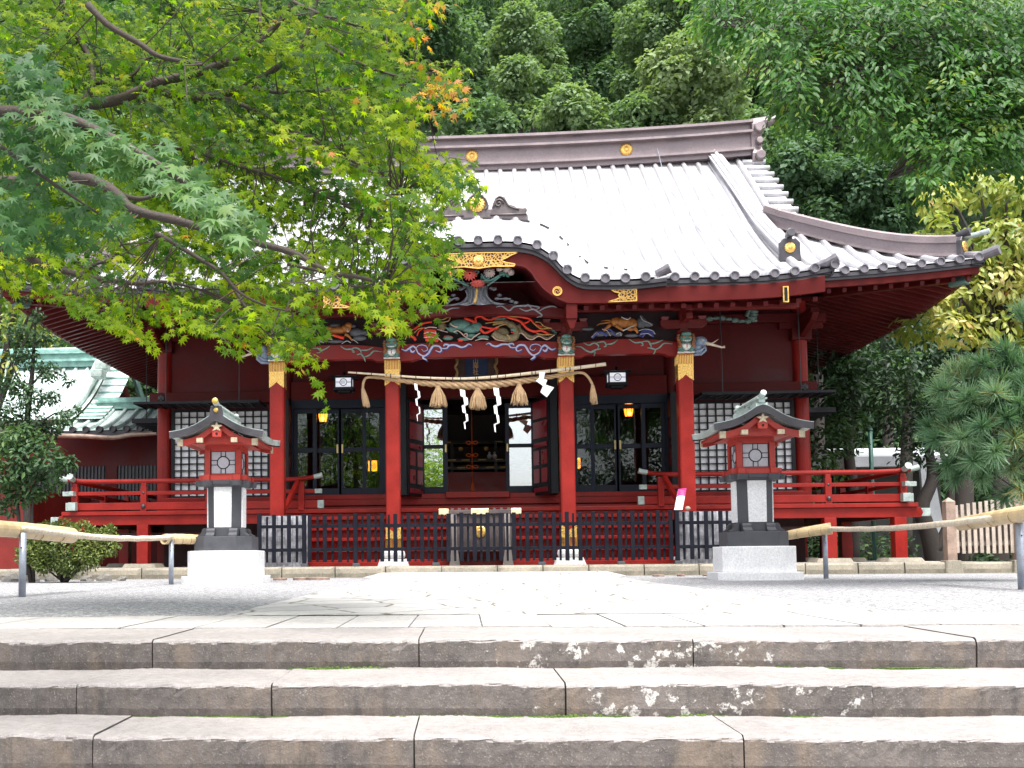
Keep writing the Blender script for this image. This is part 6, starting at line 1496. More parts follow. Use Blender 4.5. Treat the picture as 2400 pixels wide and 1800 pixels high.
def maple_tmpl():
    v = [(0, 0, 0)]; ang = [-128, -84, -42, 0, 42, 84, 128]; L = [.40, .72, .92, 1.0, .92, .72, .40]; f = []
    def P(a, r): a = R(a); return (r*math.cos(a), r*math.sin(a), -.22*r*r)
    for a, r in zip(ang, L): v.append(P(a, r))
    na = [-165, -106, -63, -21, 21, 63, 106, 165]
    for a, r in zip(na, (.14, .27, .32, .36, .36, .32, .27, .14)): v.append(P(a, r))
    for i in range(7): f.append((0, 8+i, 1+i, 9+i))
    return np.array(v), f
MAPLE = maple_tmpl()
LANCE = (np.array([(0, 0, 0), (.30, .20, .03), (.68, .17, .0), (1, 0, -.10), (.68, -.17, .0), (.30, -.20, .03), (.5, 0, -.05)]), [(0, 6, 2, 1), (6, 3, 2), (0, 5, 4, 6), (6, 4, 3)])
QUAD = (np.array([(0, 0, 0), (.5, .33, .05), (1, 0, -.05), (.5, -.33, .05)]), [(0, 3, 2, 1)])
NEEDLE = (np.array([(0, .012, 0), (0, -.012, 0), (1, 0, 0)]), [(0, 1, 2)])
def nrmz(a): return a/np.maximum(1e-9, np.linalg.norm(a, axis=1))[:, None]
def leaf_mesh(name, tmpl, pos, d, nr, sc, tint, m, parent=None, loc=None):
    "one mesh of many leaves; pos / direction / normal / size / hue per leaf"
    V, F = tmpl; N = len(pos); k = len(V)
    x = nrmz(d); z = nr-(nr*x).sum(1)[:, None]*x; z = nrmz(z); y = np.cross(z, x)
    off = np.array(wloc(parent)) if (parent is not None and loc is None) else np.array(loc if loc is not None else (0, 0, 0))
    P = pos[:, None, :]-off+sc[:, None, None]*(V[None, :, 0, None]*x[:, None]+V[None, :, 1, None]*y[:, None]+V[None, :, 2, None]*z[:, None])
    li = np.concatenate([np.array(f) for f in F]); ln = np.array([len(f) for f in F])
    me = bpy.data.meshes.new(name); me.vertices.add(N*k); me.vertices.foreach_set('co', P.reshape(-1).astype(np.float32))
    loops = (np.arange(N)[:, None]*k+li[None]).reshape(-1); me.loops.add(len(loops)); me.loops.foreach_set('vertex_index', loops.astype(np.int32))
    tot = np.tile(ln, N); me.polygons.add(len(tot)); me.polygons.foreach_set('loop_start', np.concatenate([[0], np.cumsum(tot)[:-1]]).astype(np.int32))
    me.polygons.foreach_set('loop_total', tot.astype(np.int32)) if hasattr(bpy.types.MeshPolygon, 'loop_total') and False else None
    at_ = me.attributes.new('tint', 'FLOAT', 'FACE'); at_.data.foreach_set('value', np.repeat(tint, len(F)).astype(np.float32))
    me.update(calc_edges=True); me.materials.append(m)
    o = bpy.data.objects.new(name, me); COL.objects.link(o)
    if parent is not None: o.parent = parent; o.location = Vector(off)-wloc(parent)
    else: o.location = Vector(off)
    return o
def rdir(n, rng): a = rng.normal(size=(n, 3)); return nrmz(a)
def lobe_leaves(rng, lobes, per, shell=.45, up=.5, droop=.35, jit=.7, flat=1.0):
    "leaves through the outer part of ellipsoid lobes: returns pos, dir, normal, lobe index"
    ps, ds, ns, li = [], [], [], []
    for i, (c, r) in enumerate(lobes):
        r = np.array(r if hasattr(r, '__len__') else (r, r, r), float); n = max(4, int(per*(r[0]*r[1]+r[1]*r[2]+r[0]*r[2])/3))
        u = rdir(n, rng); q = (1-shell)+shell*rng.random(n)**.6; bump = 1+.16*np.sin(u[:, 0]*5+i)+.12*np.sin(u[:, 2]*7+2*i)
        p = np.array(c)+u*r*(q*bump)[:, None]
        nn = nrmz(u*(1/r)*r.mean()+np.array([0, 0, up])+jit*rng.normal(size=(n, 3))*.5)
        dd = np.cross(nn, rng.normal(size=(n, 3)))+u*.6+np.array([0, 0, -droop]); ps.append(p); ds.append(dd); ns.append(nn); li.append(np.full(n, i))
    return np.concatenate(ps), np.concatenate(ds), np.concatenate(ns), np.concatenate(li)
def crown_lobes(rng, R_, H, n, squash=.8, size=(.30, .48)):
    out = [((0, 0, H), (R_*.55, R_*.55, R_*.5*squash))]
    for _ in range(n):
        u = rdir(1, rng)[0]; u[2] = u[2]*.9+.15; u /= np.linalg.norm(u); s = R_*rng.uniform(*size)
        out.append(((u[0]*R_*.72, u[1]*R_*.72, H+u[2]*R_*.72*squash), (s, s, s*.72)))
    return out
BARK = mat('tree_bark', (.030, .024, .021), .85, var=.35, vscale=5, bump=.6, bscale=30, fine=.3)
MBARK = mat('maple_bark', (.048, .035, .030), .8, var=.35, vscale=7, bump=.4, bscale=40, fine=.25)
G_HILL = leaf_mat('hazed_hill_leaves', [(0, (.036, .076, .044)), (.35, (.078, .150, .076)), (.65, (.165, .245, .12)), (1, (.30, .36, .19))], .38, .6, .25)  # greens paled and blued to stand for distance haze
G_DARK = leaf_mat('evergreen_leaves', [(0, (.008, .020, .010)), (.45, (.022, .052, .022)), (.8, (.055, .115, .045)), (1, (.11, .17, .055))], .30, .5, .28)
G_MID = leaf_mat('broad_leaves', [(0, (.022, .065, .018)), (.45, (.050, .135, .035)), (.8, (.095, .20, .045)), (1, (.20, .26, .04))], .45, .48, .30)
G_MAPLE = leaf_mat('maple_leaves', [(0, (.014, .042, .016)), (.25, (.030, .085, .018)), (.55, (.085, .160, .010)), (.80, (.23, .30, .010)), (.90, (.36, .30, .02)), (.96, (.45, .15, .03)), (1, (.48, .22, .12))], .62, .6, .22, (1.8, 2.0, .45))
G_YEL = leaf_mat('yellowing_leaves', [(0, (.10, .17, .03)), (.4, (.27, .33, .06)), (.8, (.48, .46, .15)), (.95, (.55, .42, .20)), (1, (.50, .20, .06))], .45, .42, .45, (1.2, 1.2, .6))
G_PINE = leaf_mat('pine_needles', [(0, (.07, .16, .085)), (.5, (.16, .29, .165)), (.9, (.30, .44, .28)), (1, (.34, .28, .10))], .25, .4, .4)
G_AZ = leaf_mat('azalea_leaves', [(0, (.03, .06, .015)), (.45, (.09, .13, .03)), (.85, (.22, .26, .07)), (.97, (.34, .32, .10)), (1, (.35, .10, .03))], .35, .45, .4)

def tree(name, label, cat, base, trunk, lobes, per, leaf, m, tm=QUAD, group=None, tint=(0, 1), seed=0, tbias=None, bark=None, kw={}):
    "trunk: list of (points, radii) in world space; lobes in world space"
    rng = np.random.default_rng(seed); t = thing(name, label, cat, base, 0, group)
    if trunk:
        b = MB()
        for pts, rr in trunk:
            P_ = smooth_curve(pts, 4) if len(pts) > 2 else pts; n = len(P_); b.tube(P_, [interp([(i/(len(rr)-1), r) for i, r in enumerate(rr)], i/(n-1)) for i in range(n)], 8)
        b.build('trunk', bark or BARK, t, smooth=True)
    p, d, nn, li = lobe_leaves(rng, lobes, per, **kw); lt = rng.uniform(-.22, .22, len(lobes))
    zz = (nn[:, 2]+1)/2
    ti = np.clip(tint[0]+(tint[1]-tint[0])*(.5+lt[li]+rng.normal(size=len(p))*.16), 0, .999)
    if tbias is not None: ti = np.clip(ti+tbias(p, rng), 0, .999)
    leaf_mesh('crown', tm, p, d, nn, leaf*rng.uniform(.7, 1.3, len(p)), ti, m, t)
    return t

# --- the wood on the hill: one mass of crowns
rng = np.random.default_rng(11); ps, ds, ns, ts, ss = [], [], [], [], []
for y in np.arange(45.5, 104, 4.4):
    for x in np.arange(-30-.45*(y-46), 32+.5*(y-46), 4.8):
        xx = x+rng.uniform(-2, 2); yy = y+rng.uniform(-2, 2); R_ = rng.uniform(2.6, 4.3); h = hill_z(xx, yy)+rng.uniform(2.5, 5.0)
        lob = [((c[0]+xx, c[1]+yy, c[2]+h), r) for c, r in crown_lobes(rng, R_, 0, 13, .85)]
        p, d, nn, li = lobe_leaves(rng, lob, 130 if yy < 68 else 80, shell=.40, up=.7)
        keep = (p[:, 1] < yy+R_*.35) | (p[:, 2] > h); p, d, nn, li = p[keep], d[keep], nn[keep], li[keep]
        base = rng.choice([.22, .34, .5, .68], p=[.28, .34, .24, .14]); ll = rng.uniform(-.10, .10, len(lob))
        ps.append(p); ds.append(d); ns.append(nn); ts.append(np.clip(base+ll[li]+rng.normal(size=len(p))*.10, 0, .99)); ss.append((.34 if yy < 68 else .48)*rng.uniform(.6, 1.3, len(p)))
for x in np.arange(-26, 38, 3.4):       # lower storey closing the foot of the wood
    xx = x+rng.uniform(-1, 1); yy = 44.2+rng.uniform(-.8, .8); h = rng.uniform(4.5, 8.5); R_ = rng.uniform(2.2, 3.2)
    lob = [((c[0]+xx, c[1]+yy, c[2]+h), r) for c, r in crown_lobes(rng, R_, 0, 14, 1.15)]; p, d, nn, li = lobe_leaves(rng, lob, 170, shell=.4, up=.7)
    base = rng.choice([.15, .25, .38]); ll = rng.uniform(-.1, .1, len(lob)); ps.append(p); ds.append(d); ns.append(nn); ts.append(np.clip(base+ll[li]+rng.normal(size=len(p))*.10, 0, .99)); ss.append(.30*rng.uniform(.6, 1.3, len(p)))
fo = leaf_mesh('forest', QUAD, np.concatenate(ps), np.concatenate(ds), np.concatenate(ns), np.concatenate(ss), np.concatenate(ts), G_HILL, None, (0, 60, 0))
tag(fo, 'dense evergreen wood covering the hillside high behind the shrine', 'forest', kind='stuff')

# --- separate crowns one can tell apart just above the roof
HG = 'broadleaf trees at the foot of the wooded hill'
def hill_tree(u, v, Y, Rpx, tint, label, seed):
    c = at(u, v, Y); R_ = Rpx*Y/2400; g0 = hill_z(c[0], Y)-.2; rng = np.random.default_rng(seed)
    lob = [((q[0]+c[0], q[1]+c[1], q[2]+c[2]), r) for q, r in crown_lobes(rng, R_, 0, 20, .9, (.26, .44))]+[((q[0]*1.1+c[0], q[1]+c[1], q[2]*.8+c[2]-R_*1.15), r) for q, r in crown_lobes(rng, R_*.95, 0, 12, .9, (.26, .40))]
    tr = [([(c[0], Y, g0), (c[0]+.2, Y, (g0+c[2])/2), (c[0], Y, c[2])], [.25, .2, .1])]
    return tree('broadleaf_tree', label, 'tree', (c[0], Y, g0), tr, lob, 620, .23, G_HILL, QUAD, HG, (tint-.12, tint+.16), seed, kw=dict(shell=.34, up=.7))
for k, (u, v, Y, Rp, ti, lab) in enumerate((
    (1620, 205, 41, 135, .74, 'large pale green rounded tree just left of the right end of the main ridge'),
    (1240, 95, 47, 95, .58, 'pale tree halfway up the hillside above the middle of the ridge'),
    (1215, 190, 44, 62, .60, 'small pale yellow green tree standing out against dark wood above the ridge centre'),
    (1560, 70, 50, 120, .52, 'mid green domed tree high on the hillside near the top of the picture'),
    (1340, 290, 41, 95, .62, 'bushy pale tree peeking over the middle of the main roof ridge'),
    (1500, 290, 41, 80, .50, 'round green tree directly behind the right hand gilded ridge medallion'),
    (1120, 300, 42, 95, .44, 'low dark green tree peeking over the roof ridge beside the maple leaves'),
    (1010, 90, 48, 120, .38, 'deep green tree on the hill directly right of the maple foliage'),
    (1790, 330, 42, 100, .46, 'green tree behind the right ridge end ornament'),
    (1890, 440, 40, 130, .30, 'dark green tree rising behind the right descending ridge'),
    (2050, 470, 40, 120, .24, 'very dark tree between the hip ridge and the yellowing tree'),
    (1960, 300, 44, 150, .36, 'tall dense green tree behind the overhanging broadleaf branches'),
    (1370, 60, 56, 130, .40, 'dark green domed tree at the very top of the hillside beside the overhanging branches'),
    (320, 880, 42, 75, .50, 'leafy tree seen under the left eave above the annex roof'))):
    hill_tree(u, v, Y, Rp, ti, lab, 100+k)

# --- maple over the left foreground
rng = np.random.default_rng(5)
TR = (-5.35, 7.6)
MP = thing('maple_tree', 'spreading green maple with its branches hanging over the left foreground', 'tree', (TR[0], TR[1], 0))
def zb(pts, Y0, Y1, o=(0, 0), s=2.765):
    n = len(pts)-1; return [at(o[0]+x/s, o[1]+y/s, lerp(Y0, Y1, i/n)) for i, (x, y) in enumerate(pts)]
BR = []
def branch(pts, r0, r1): BR.append((smooth_curve(pts, 5), r0, r1))
j1 = at(-60, 330, 7.6); j2 = at(-80, 470, 7.0); j3 = at(-80, 560, 7.2)
branch([(TR[0], TR[1], 0), (TR[0]+.08, TR[1], 1.0), (TR[0]+.02, TR[1]+.05, 2.0), (TR[0]+.25, TR[1], 3.0), (TR[0]+.2, TR[1]+.3, 4.6), (TR[0]+.6, TR[1]+.5, 6.2)], .20, .07)
branch([(TR[0]+.2, TR[1], 2.6), j1, at(60, 320, 7.6), at(190, 255, 7.6)], .085, .05)
A = [(520, 690), (750, 650), (900, 590), (1000, 540), (1250, 480), (1450, 410), (1600, 350), (1700, 260), (1870, 60), (1900, -60)]
branch(zb(A, 7.6, 7.2), .046, .020)
branch(zb([(980, 560), (1150, 620), (1400, 620), (1600, 560), (1700, 500), (1850, 400), (1950, 320), (2040, 50), (2060, -60)], 7.5, 7.3), .036, .015)
branch(zb([(1420, 630), (1700, 730), (1850, 830), (2000, 890), (2200, 1000), (2420, 1120), (2600, 1260)], 7.4, 6.6), .020, .006)
branch(zb([(1650, 570), (1800, 600), (1900, 590), (2212, 580), (2480, 560), (2700, 540)], 7.3, 7.4), .018, .006)
branch(zb([(540, 660), (600, 560), (590, 420), (560, 330), (480, 200), (420, 50), (400, -60)], 7.8, 8.2), .030, .014)
branch(zb([(570, 30), (700, 160), (900, 280), (1050, 370), (1310, 415)], 6.6, 6.5), .024, .014)
branch(zb([(620, 540), (850, 490), (950, 380), (1090, 380)], 7.9, 8.2), .018, .008)
branch(zb([(1680, -40), (1690, 250)], 7.4, 7.3), .014, .010)
branch([(TR[0]+.15, TR[1]-.1, 2.3), j2, at(60, 425, 6.8)]+zb([(430, 1150), (600, 1170), (750, 1250), (870, 1360), (1150, 1430), (1500, 1530), (1900, 1640), (2120, 1760), (2350, 1800), (2500, 1850)], 6.7, 6.0), .060, .010)
branch(zb([(720, 1240), (900, 1290), (1060, 1250), (1250, 1270)], 6.7, 6.9), .022, .010)
branch(zb([(1040, 930), (1300, 990), (1600, 1090), (1800, 1150), (2100, 1270), (2400, 1400), (2600, 1440)], 7.6, 6.8), .018, .006)
branch([(TR[0]+.15, TR[1], 2.1), j3]+[at(x/3.16, 560+y/3.16, 7.2) for x, y in ((0, 60), (180, 120), (300, 180), (600, 270), (900, 320), (1050, 330), (1250, 320), (1500, 380))], .05, .008)
branch([at(x/3.16, 560+y/3.16, 6.6) for x, y in ((1150, -40), (1250, 10), (1450, 130), (1650, 260), (1770, 430), (1880, 600), (2000, 720))], .020, .006)
branch([at(x/3.16, 560+y/3.16, 6.4) for x, y in ((1650, 260), (1780, 400), (1960, 490), (2160, 540))], .012, .005)
branch([at(x/3.16, 560+y/3.16, 7.2) for x, y in ((600, 270), (700, 190), (820, 150), (900, 40))], .018, .008)
branch([at(x/7.54+700, 640+y/7.54, 6.3) for x, y in ((-200, -160), (500, 0), (700, 110), (850, 190), (970, 235), (1150, 230), (1320, 190))], .012, .005)
branch(zb([(1800, -40), (2000, 60), (2250, 150), (2500, 200)], 7.2, 6.8), .018, .006); branch(zb([(2100, 280), (2350, 420), (2600, 500), (2800, 520)], 7.2, 6.8), .014, .005)
# boughs nearer the camera (they carry big leaves with the sky sheen in their colour)
branch([(TR[0]+.2, TR[1]-.2, 2.5), (-3.2, 5.0, 2.75), at(-150, 260, 3.9), at(120, 270, 3.6), at(300, 345, 3.45), at(450, 440, 3.35), at(530, 505, 3.3)], .045, .004)
branch([at(-150, 260, 3.9), at(-20, 330, 3.8), at(110, 420, 3.7), at(230, 500, 3.6)], .014, .004)
b = MB(); NB = []
for P_, r0, r1 in BR:
    n = len(P_); b.tube(P_, [lerp(r0, r1, (i/(n-1))**.8)*(1+.05*math.sin(i*1.7)) for i in range(n)], 8); NB += [P_[i] for i in range(2, n)]
b.build('trunk', MBARK, MP, smooth=True)
NB = np.array(NB)
mask = [(905, -20), (920, 30), (885, 60), (850, 85), (848, 130), (985, 160), (992, 205), (962, 240), (905, 235), (878, 270), (872, 310), (905, 332), (1015, 368), (1035, 400), (1000, 435), (935, 455), (948, 480), (930, 510), (958, 560), (965, 590), (938, 600), (952, 640), (915, 655), (885, 690), (820, 680), (780, 655), (700, 640), (688, 700), (700, 740), (692, 790), (655, 772), (600, 738), (560, 735), (500, 742), (440, 722), (330, 702), (292, 716), (262, 690), (205, 655), (160, 668), (130, 640), (95, 625), (60, 636), (0, 600), (-60, 600), (-60, -20)]
mask = [(x*1.085, y*1.085) for x, y in mask]
def inside(x, y, poly):
    c = False; j = len(poly)-1
    for i in range(len(poly)):
        if (poly[i][1] > y) != (poly[j][1] > y) and x < (poly[j][0]-poly[i][0])*(y-poly[i][1])/(poly[j][1]-poly[i][1])+poly[i][0]: c = not c
        j = i
    return c
def sparse(u, v):     # windows through which the white roof shows
    x, y = u/1.085, v/1.085
    for cx, cy, rx, ry, q in ((560, 500, 95, 36, .92), (690, 470, 70, 45, .6), (620, 575, 75, 28, .82), (730, 595, 60, 35, .78), (280, 592, 100, 22, .78), (780, 530, 40, 22, .7), (90, 590, 60, 25, .5), (880, 480, 40, 25, .6), (250, 640, 110, 30, .75), (520, 640, 100, 30, .25), (640, 640, 60, 40, .3), (560, 180, 20, 20, .8), (410, 80, 14, 10, .6), (840, 560, 40, 30, .4)):
        if ((x-cx)/rx)**2+((y-cy)/ry)**2 < 1: return q
    return 0.0
pos, dr_, nr_, sc_, ti_ = [], [], [], [], []
tw = MB()
def spray(c, axis, L, nl, size, tint, twig=True, face=.5, spread=1.0):
    axis = np.array(axis)/np.linalg.norm(axis); side = np.cross(axis, (0, 0, 1.0)); side /= np.linalg.norm(side); c = np.array(c)
    if twig:
        k = NB[np.argmin(((NB-c)**2).sum(1))]; dd = np.linalg.norm(k-c)
        if dd < .75: mid = (k+c)/2+rng.normal(size=3)*.06*dd; tw.tube([tuple(k), tuple(mid), tuple(c), tuple(c+axis*L*.8+np.array([0, 0, -.10*L]))], [.006, .004, .0028, .0015], 4, cap=False)
    for i in range(nl):
        q = rng.random(); s = rng.choice([-1, 1]); dev = R(rng.uniform(15, 85))*s
        p = c+axis*L*q+side*s*spread*rng.uniform(.01, .16)*(1.15-.6*q)+np.array([0, 0, -.16*L*q*q+rng.normal()*.022])
        d = axis*math.cos(dev)+side*math.sin(dev); d = d+np.array([0, 0, -rng.uniform(.05, 1.1)])
        n_ = np.array([0, 0, .55])+axis*rng.uniform(0, .5)+np.array([0, -face*rng.uniform(.5, 1.9), 0])+rng.normal(size=3)*.26
        pos.append(p); dr_.append(d); nr_.append(n_); sc_.append(size*rng.uniform(.72, 1.22)); ti_.append(np.clip(tint+rng.normal()*.065, 0, .999))
cnt = 0
while cnt < 1750:
    u, v = rng.uniform(-70, 1130), rng.uniform(-25, 870)
    if not inside(u, v, mask) or rng.random() < sparse(u, v) or not (u < 0 or v < 0 or inside(u+rng.uniform(30, 95), v+rng.uniform(15, 60), mask)): continue
    fr = min(1, max(0, (u/1.085-300)/650)); lowr = max(0, (v/1.085-450)/350)
    Y = 8.5-1.5*fr-.9*lowr+rng.normal()*.8; Y = max(5.4, Y)
    c = at(u, v, Y); ax = (rng.uniform(.35, 1.0), rng.uniform(-.9, .5), rng.uniform(-.45, .05))
    if u > 560 and v > 640: ax = (rng.uniform(.2, 1), rng.uniform(-.6, .2), rng.uniform(-.75, -.25))
    red = (abs(u/1.085-955)/75 < 1 and abs(v/1.085-195)/60 < 1) or (u/1.085 > 830 and v < 75)
    t_ = rng.choice([.22, .42, .58, .70, .77], p=[.18, .24, .28, .22, .08])
    if red and rng.random() < .75: t_ = rng.choice([.86, .93, .975])
    elif v/1.085 > 690 and rng.random() < .3: t_ = .78
    spray(c, ax, rng.uniform(.22, .46), int(rng.uniform(13, 22)), .050, t_, cnt % 2 == 0, .7)
    cnt += 1
# edges: short sprays following the outline so that it stays ragged and leafy
for (x0, y0), (x1, y1) in zip(mask, mask[1:]):
    if x0 < -20 or x1 < -20 or y0 < -15: continue
    for q in np.arange(0, 1, 34/max(34, math.hypot(x1-x0, y1-y0))):
        u, v = lerp(x0, x1, q)-48, lerp(y0, y1, q)-30; fr = min(1, max(0, (u/1.085-300)/650)); Y = 7.2-1.3*fr+rng.normal()*.3
        red = abs(u/1.085-955)/75 < 1 and abs(v/1.085-195)/60 < 1
        spray(at(u, v, Y), (rng.uniform(.2, 1), rng.uniform(-.6, .2), rng.uniform(-.7, -.1)), .20, 11, .043, .93 if red else rng.choice([.5, .62, .74]), True, .6)
# hanging tongue at far left
for q in np.linspace(0, 1, 12):
    u, v = lerp(150, 305, q), lerp(690, 770, q); spray(at(u, v, 6.6), (.7, -.3, -.5), .22, 14, .046, .55+.2*q, True, .7, .7)
# the part of the crown above and beside the frame (it shades the left of the steps)
for k in range(1500):
    c = np.array([rng.uniform(-8.5, -.4), rng.uniform(.6, 10.5), 0]); c[2] = rng.uniform(3.3, 5.6) if c[1] < 4 else rng.uniform(3.6, 7.0)
    if c[1] > 4 and c[0] > -3.2-.25*c[1]: c[2] = .42+.60*c[1]+rng.uniform(.3, 2.2)
    if c[0] > -1.6 and c[1] < 3: continue
    spray(c, (rng.uniform(-.6, 1), rng.uniform(-.9, .6), rng.uniform(-.4, .1)), .4, 14, .05, rng.choice([.3, .5, .62]), False, .2)
leaf_mesh('crown', MAPLE, np.array(pos), np.array(dr_), np.array(nr_), np.array(sc_), np.array(ti_), G_MAPLE, MP)
pos, dr_, nr_, sc_, ti_ = [], [], [], [], []
# near boughs
for q in np.linspace(0, 1, 70):
    u = interp([(0, 60), (.3, 260), (.65, 440), (1, 535)], q); v = interp([(0, 255), (.3, 330), (.65, 435), (1, 520)], q); Y = lerp(3.6, 3.25, q)
    spray(at(u+rng.normal()*14, v+rng.normal()*22, Y+rng.normal()*.08), (rng.uniform(.5, 1), rng.uniform(-.5, .1), -.45), .13, 10, .044, rng.choice([.42, .56, .70]), False, 1.0, .55)
for k in range(90):
    u, v = rng.uniform(-30, 240), rng.uniform(130, 540)
    if v < 240 and u > 90: continue
    spray(at(u, v, 3.8+rng.normal()*.15), (rng.uniform(.3, 1), rng.uniform(-.5, .2), -.4), .14, 10, .044, rng.choice([.14, .26, .38]), False, 1.1, .6)
G_NEAR = leaf_mat('near_maple_leaves', [(0, (.022, .068, .026)), (.4, (.055, .130, .050)), (.7, (.10, .19, .065)), (1, (.20, .25, .06))], .45, .48, .28, (1.5, 1.8, .6))  # greyer greens: sky reflection on the upper leaf faces put into the hue
leaf_mesh('near_sprays', MAPLE, np.array(pos), np.array(dr_), np.array(nr_), np.array(sc_), np.array(ti_), G_NEAR, MP)
tw.build('twigs', MBARK, MP, recalc=False)

# --- broadleaf tree leaning in from the right
rng = np.random.default_rng(21)
OT = thing('overhanging_tree', 'glossy dark green broadleaf tree leaning in over the upper right corner', 'tree', (10.9, 16.0, 0))
tb_ = MB(); OB_ = []
for pts, r0, r1 in (([(10.9, 16.0, 0), (10.8, 16, 2.5), (10.5, 16, 5.2), (10.3, 15.8, 9.0)], .26, .12), ([(10.75, 16, 3.8), at(2420, 195, 15.0), at(2310, 260, 14.6), at(2180, 340, 14.0), at(2080, 420, 13.5)], .08, .012), ([(10.5, 16, 5.2), at(2380, 10, 15.1), at(2240, 60, 14.6), at(2120, 90, 13.8), at(1980, 80, 13.5), at(1820, 70, 13.3), at(1690, 60, 13.0)], .09, .010), ([at(2240, 60, 14.6), at(2200, 120, 14.3), at(2120, 250, 13.8), at(2000, 300, 13.5), at(1840, 270, 13.3)], .05, .008), ([(10.4, 15.9, 6.8), at(2300, -120, 14.3), at(2050, -160, 13.8), at(1800, -80, 13.3)], .08, .02), ([at(2120, 90, 13.8), at(2000, 180, 13.4), at(1880, 200, 13.1), at(1750, 180, 13.0)], .03, .006)):
    P_ = smooth_curve(pts, 6); n = len(P_); tb_.tube(P_, [lerp(r0, r1, (i/(n-1))**.8) for i in range(n)], 8); OB_ += P_[4:]
tb_.build('trunk', BARK, OT, smooth=True)
om = [(1528, -20), (1515, 62), (1560, 90), (1600, 110), (1620, 150), (1650, 180), (1645, 250), (1680, 262), (1745, 235), (1800, 280), (1850, 280), (1850, 320), (1890, 340), (1930, 390), (1965, 420), (2030, 360), (2110, 335), (2150, 360), (2212, 370), (2280, 370), (2280, -20)]
om = [(x*1.085, y*1.085) for x, y in om]; pos, dr_, nr_, sc_, ti_ = [], [], [], [], []; tw = MB(); NB = np.array(OB_); cnt = 0
while cnt < 1900:
    u, v = rng.uniform(1640, 2470), rng.uniform(-25, 500)
    if not inside(u, v, om) or not (v < 40 or inside(u-rng.uniform(15, 80), v+rng.uniform(0, 55), om)): continue
    Y = 13.6+rng.normal()*.9; c = np.array(at(u, v, Y)); k = NB[np.argmin(((NB-c)**2).sum(1))]
    ax = (c-k)+np.array([-.25, -.1, -.25])*np.linalg.norm(c-k); ax = ax/np.linalg.norm(ax)+rng.normal(size=3)*.25; ax[2] -= .25; ax /= np.linalg.norm(ax)
    if np.linalg.norm(k-c) < 1.2 and cnt % 2: tw.tube([tuple(k), tuple((k+c)/2+rng.normal(size=3)*.05), tuple(c), tuple(c+ax*.25)], [.010, .006, .004, .002], 4, cap=False)
    t0 = rng.choice([.15, .35, .55, .75, .93], p=[.22, .33, .27, .13, .05]); side = np.cross(ax, (0, 0, 1.0)); side /= np.linalg.norm(side)+1e-9
    for i in range(int(rng.uniform(14, 26))):
        q = rng.random(); s = rng.choice([-1, 1]); p = c+ax*.40*q+side*s*rng.uniform(0, .16)+np.array([0, 0, -.08*q+rng.normal()*.05])
        pos.append(p); dr_.append(ax*.6+side*s*rng.uniform(.2, 1)+np.array([0, 0, -rng.uniform(0, .9)])); nr_.append(np.array([0, -.35, 1.0])+rng.normal(size=3)*.45); sc_.append(.098*rng.uniform(.7, 1.25)); ti_.append(np.clip(t0+rng.normal()*.10, 0, .999))
    cnt += 1
leaf_mesh('crown', LANCE, np.array(pos), np.array(dr_), np.array(nr_), np.array(sc_), np.array(ti_), G_MID, OT); tw.build('twigs', BARK, OT, recalc=False)

# --- yellowing tree behind the right roof corner, and one behind the annex
def px_tree(name, label, base, blobs, Y, per, leaf, m, tm, seed, tint, trunk=None, group=None, cat='tree', depth=.9, kw={}, bark=None, tbias=None):
    "crown from blobs (u, v, radius in pixels, depth offset)"
    lob = []
    for u, v, r, dy in blobs: c = at(u, v, Y+dy); w = r*(Y+dy)/2400; lob.append((c, (w, w*depth, w*.8)))
    tr = trunk
    if tr is None:
        top = at(blobs[0][0], blobs[0][1], Y); tr = [([(base[0], base[1], base[2]), ((base[0]+top[0])/2, (base[1]+top[1])/2, (base[2]+top[2])*.5), top], [.18, .13, .05])]
        for c, r in lob[1:]: tr.append(([((base[0]+top[0])/2, (base[1]+top[1])/2, (base[2]+top[2])*.5), tuple((np.array(c)+np.array(top))/2-np.array([0, 0, .2])), c], [.07, .04, .012]))
    return tree(name, label, cat, base, tr, lob, per, leaf, m, tm, group, tint, seed, tbias, bark, kw)
px_tree('yellowing_tree', 'tree with pale yellow and orange tinted leaves behind the right roof corner', (14.2, 27.0, 0),
        [(2330, 560, 80, 0), (2200, 470, 52, 0), (2290, 440, 60, .5), (2380, 450, 60, 0), (2200, 530, 40, -.5), (2390, 560, 70, 0), (2340, 660, 75, 0), (2260, 690, 55, 0), (2400, 720, 75, 0), (2330, 770, 62, 0), (2230, 770, 55, -.3), (2140, 770, 42, 0), (2190, 720, 40, 0), (2390, 830, 50, 0), (2290, 620, 50, 0), (2150, 560, 30, 0), (2420, 640, 60, 0)],
        26.5, 560, .24, G_YEL, LANCE, 31, (.05, .95), kw=dict(shell=.6, up=.6, droop=1.0))
px_tree('yellowing_tree', 'yellow green tree glimpsed beyond the left roof corner above the annex', (-15.5, 30, 0), [(40, 690, 60, 0), (100, 740, 50, 0), (20, 770, 50, 0), (-30, 640, 60, 0), (120, 790, 30, 0), (10, 850, 40, 0), (60, 620, 40, 0)], 29, 300, .22, G_YEL, LANCE, 32, (-.1, .8), kw=dict(shell=.6, up=.6, droop=.8))

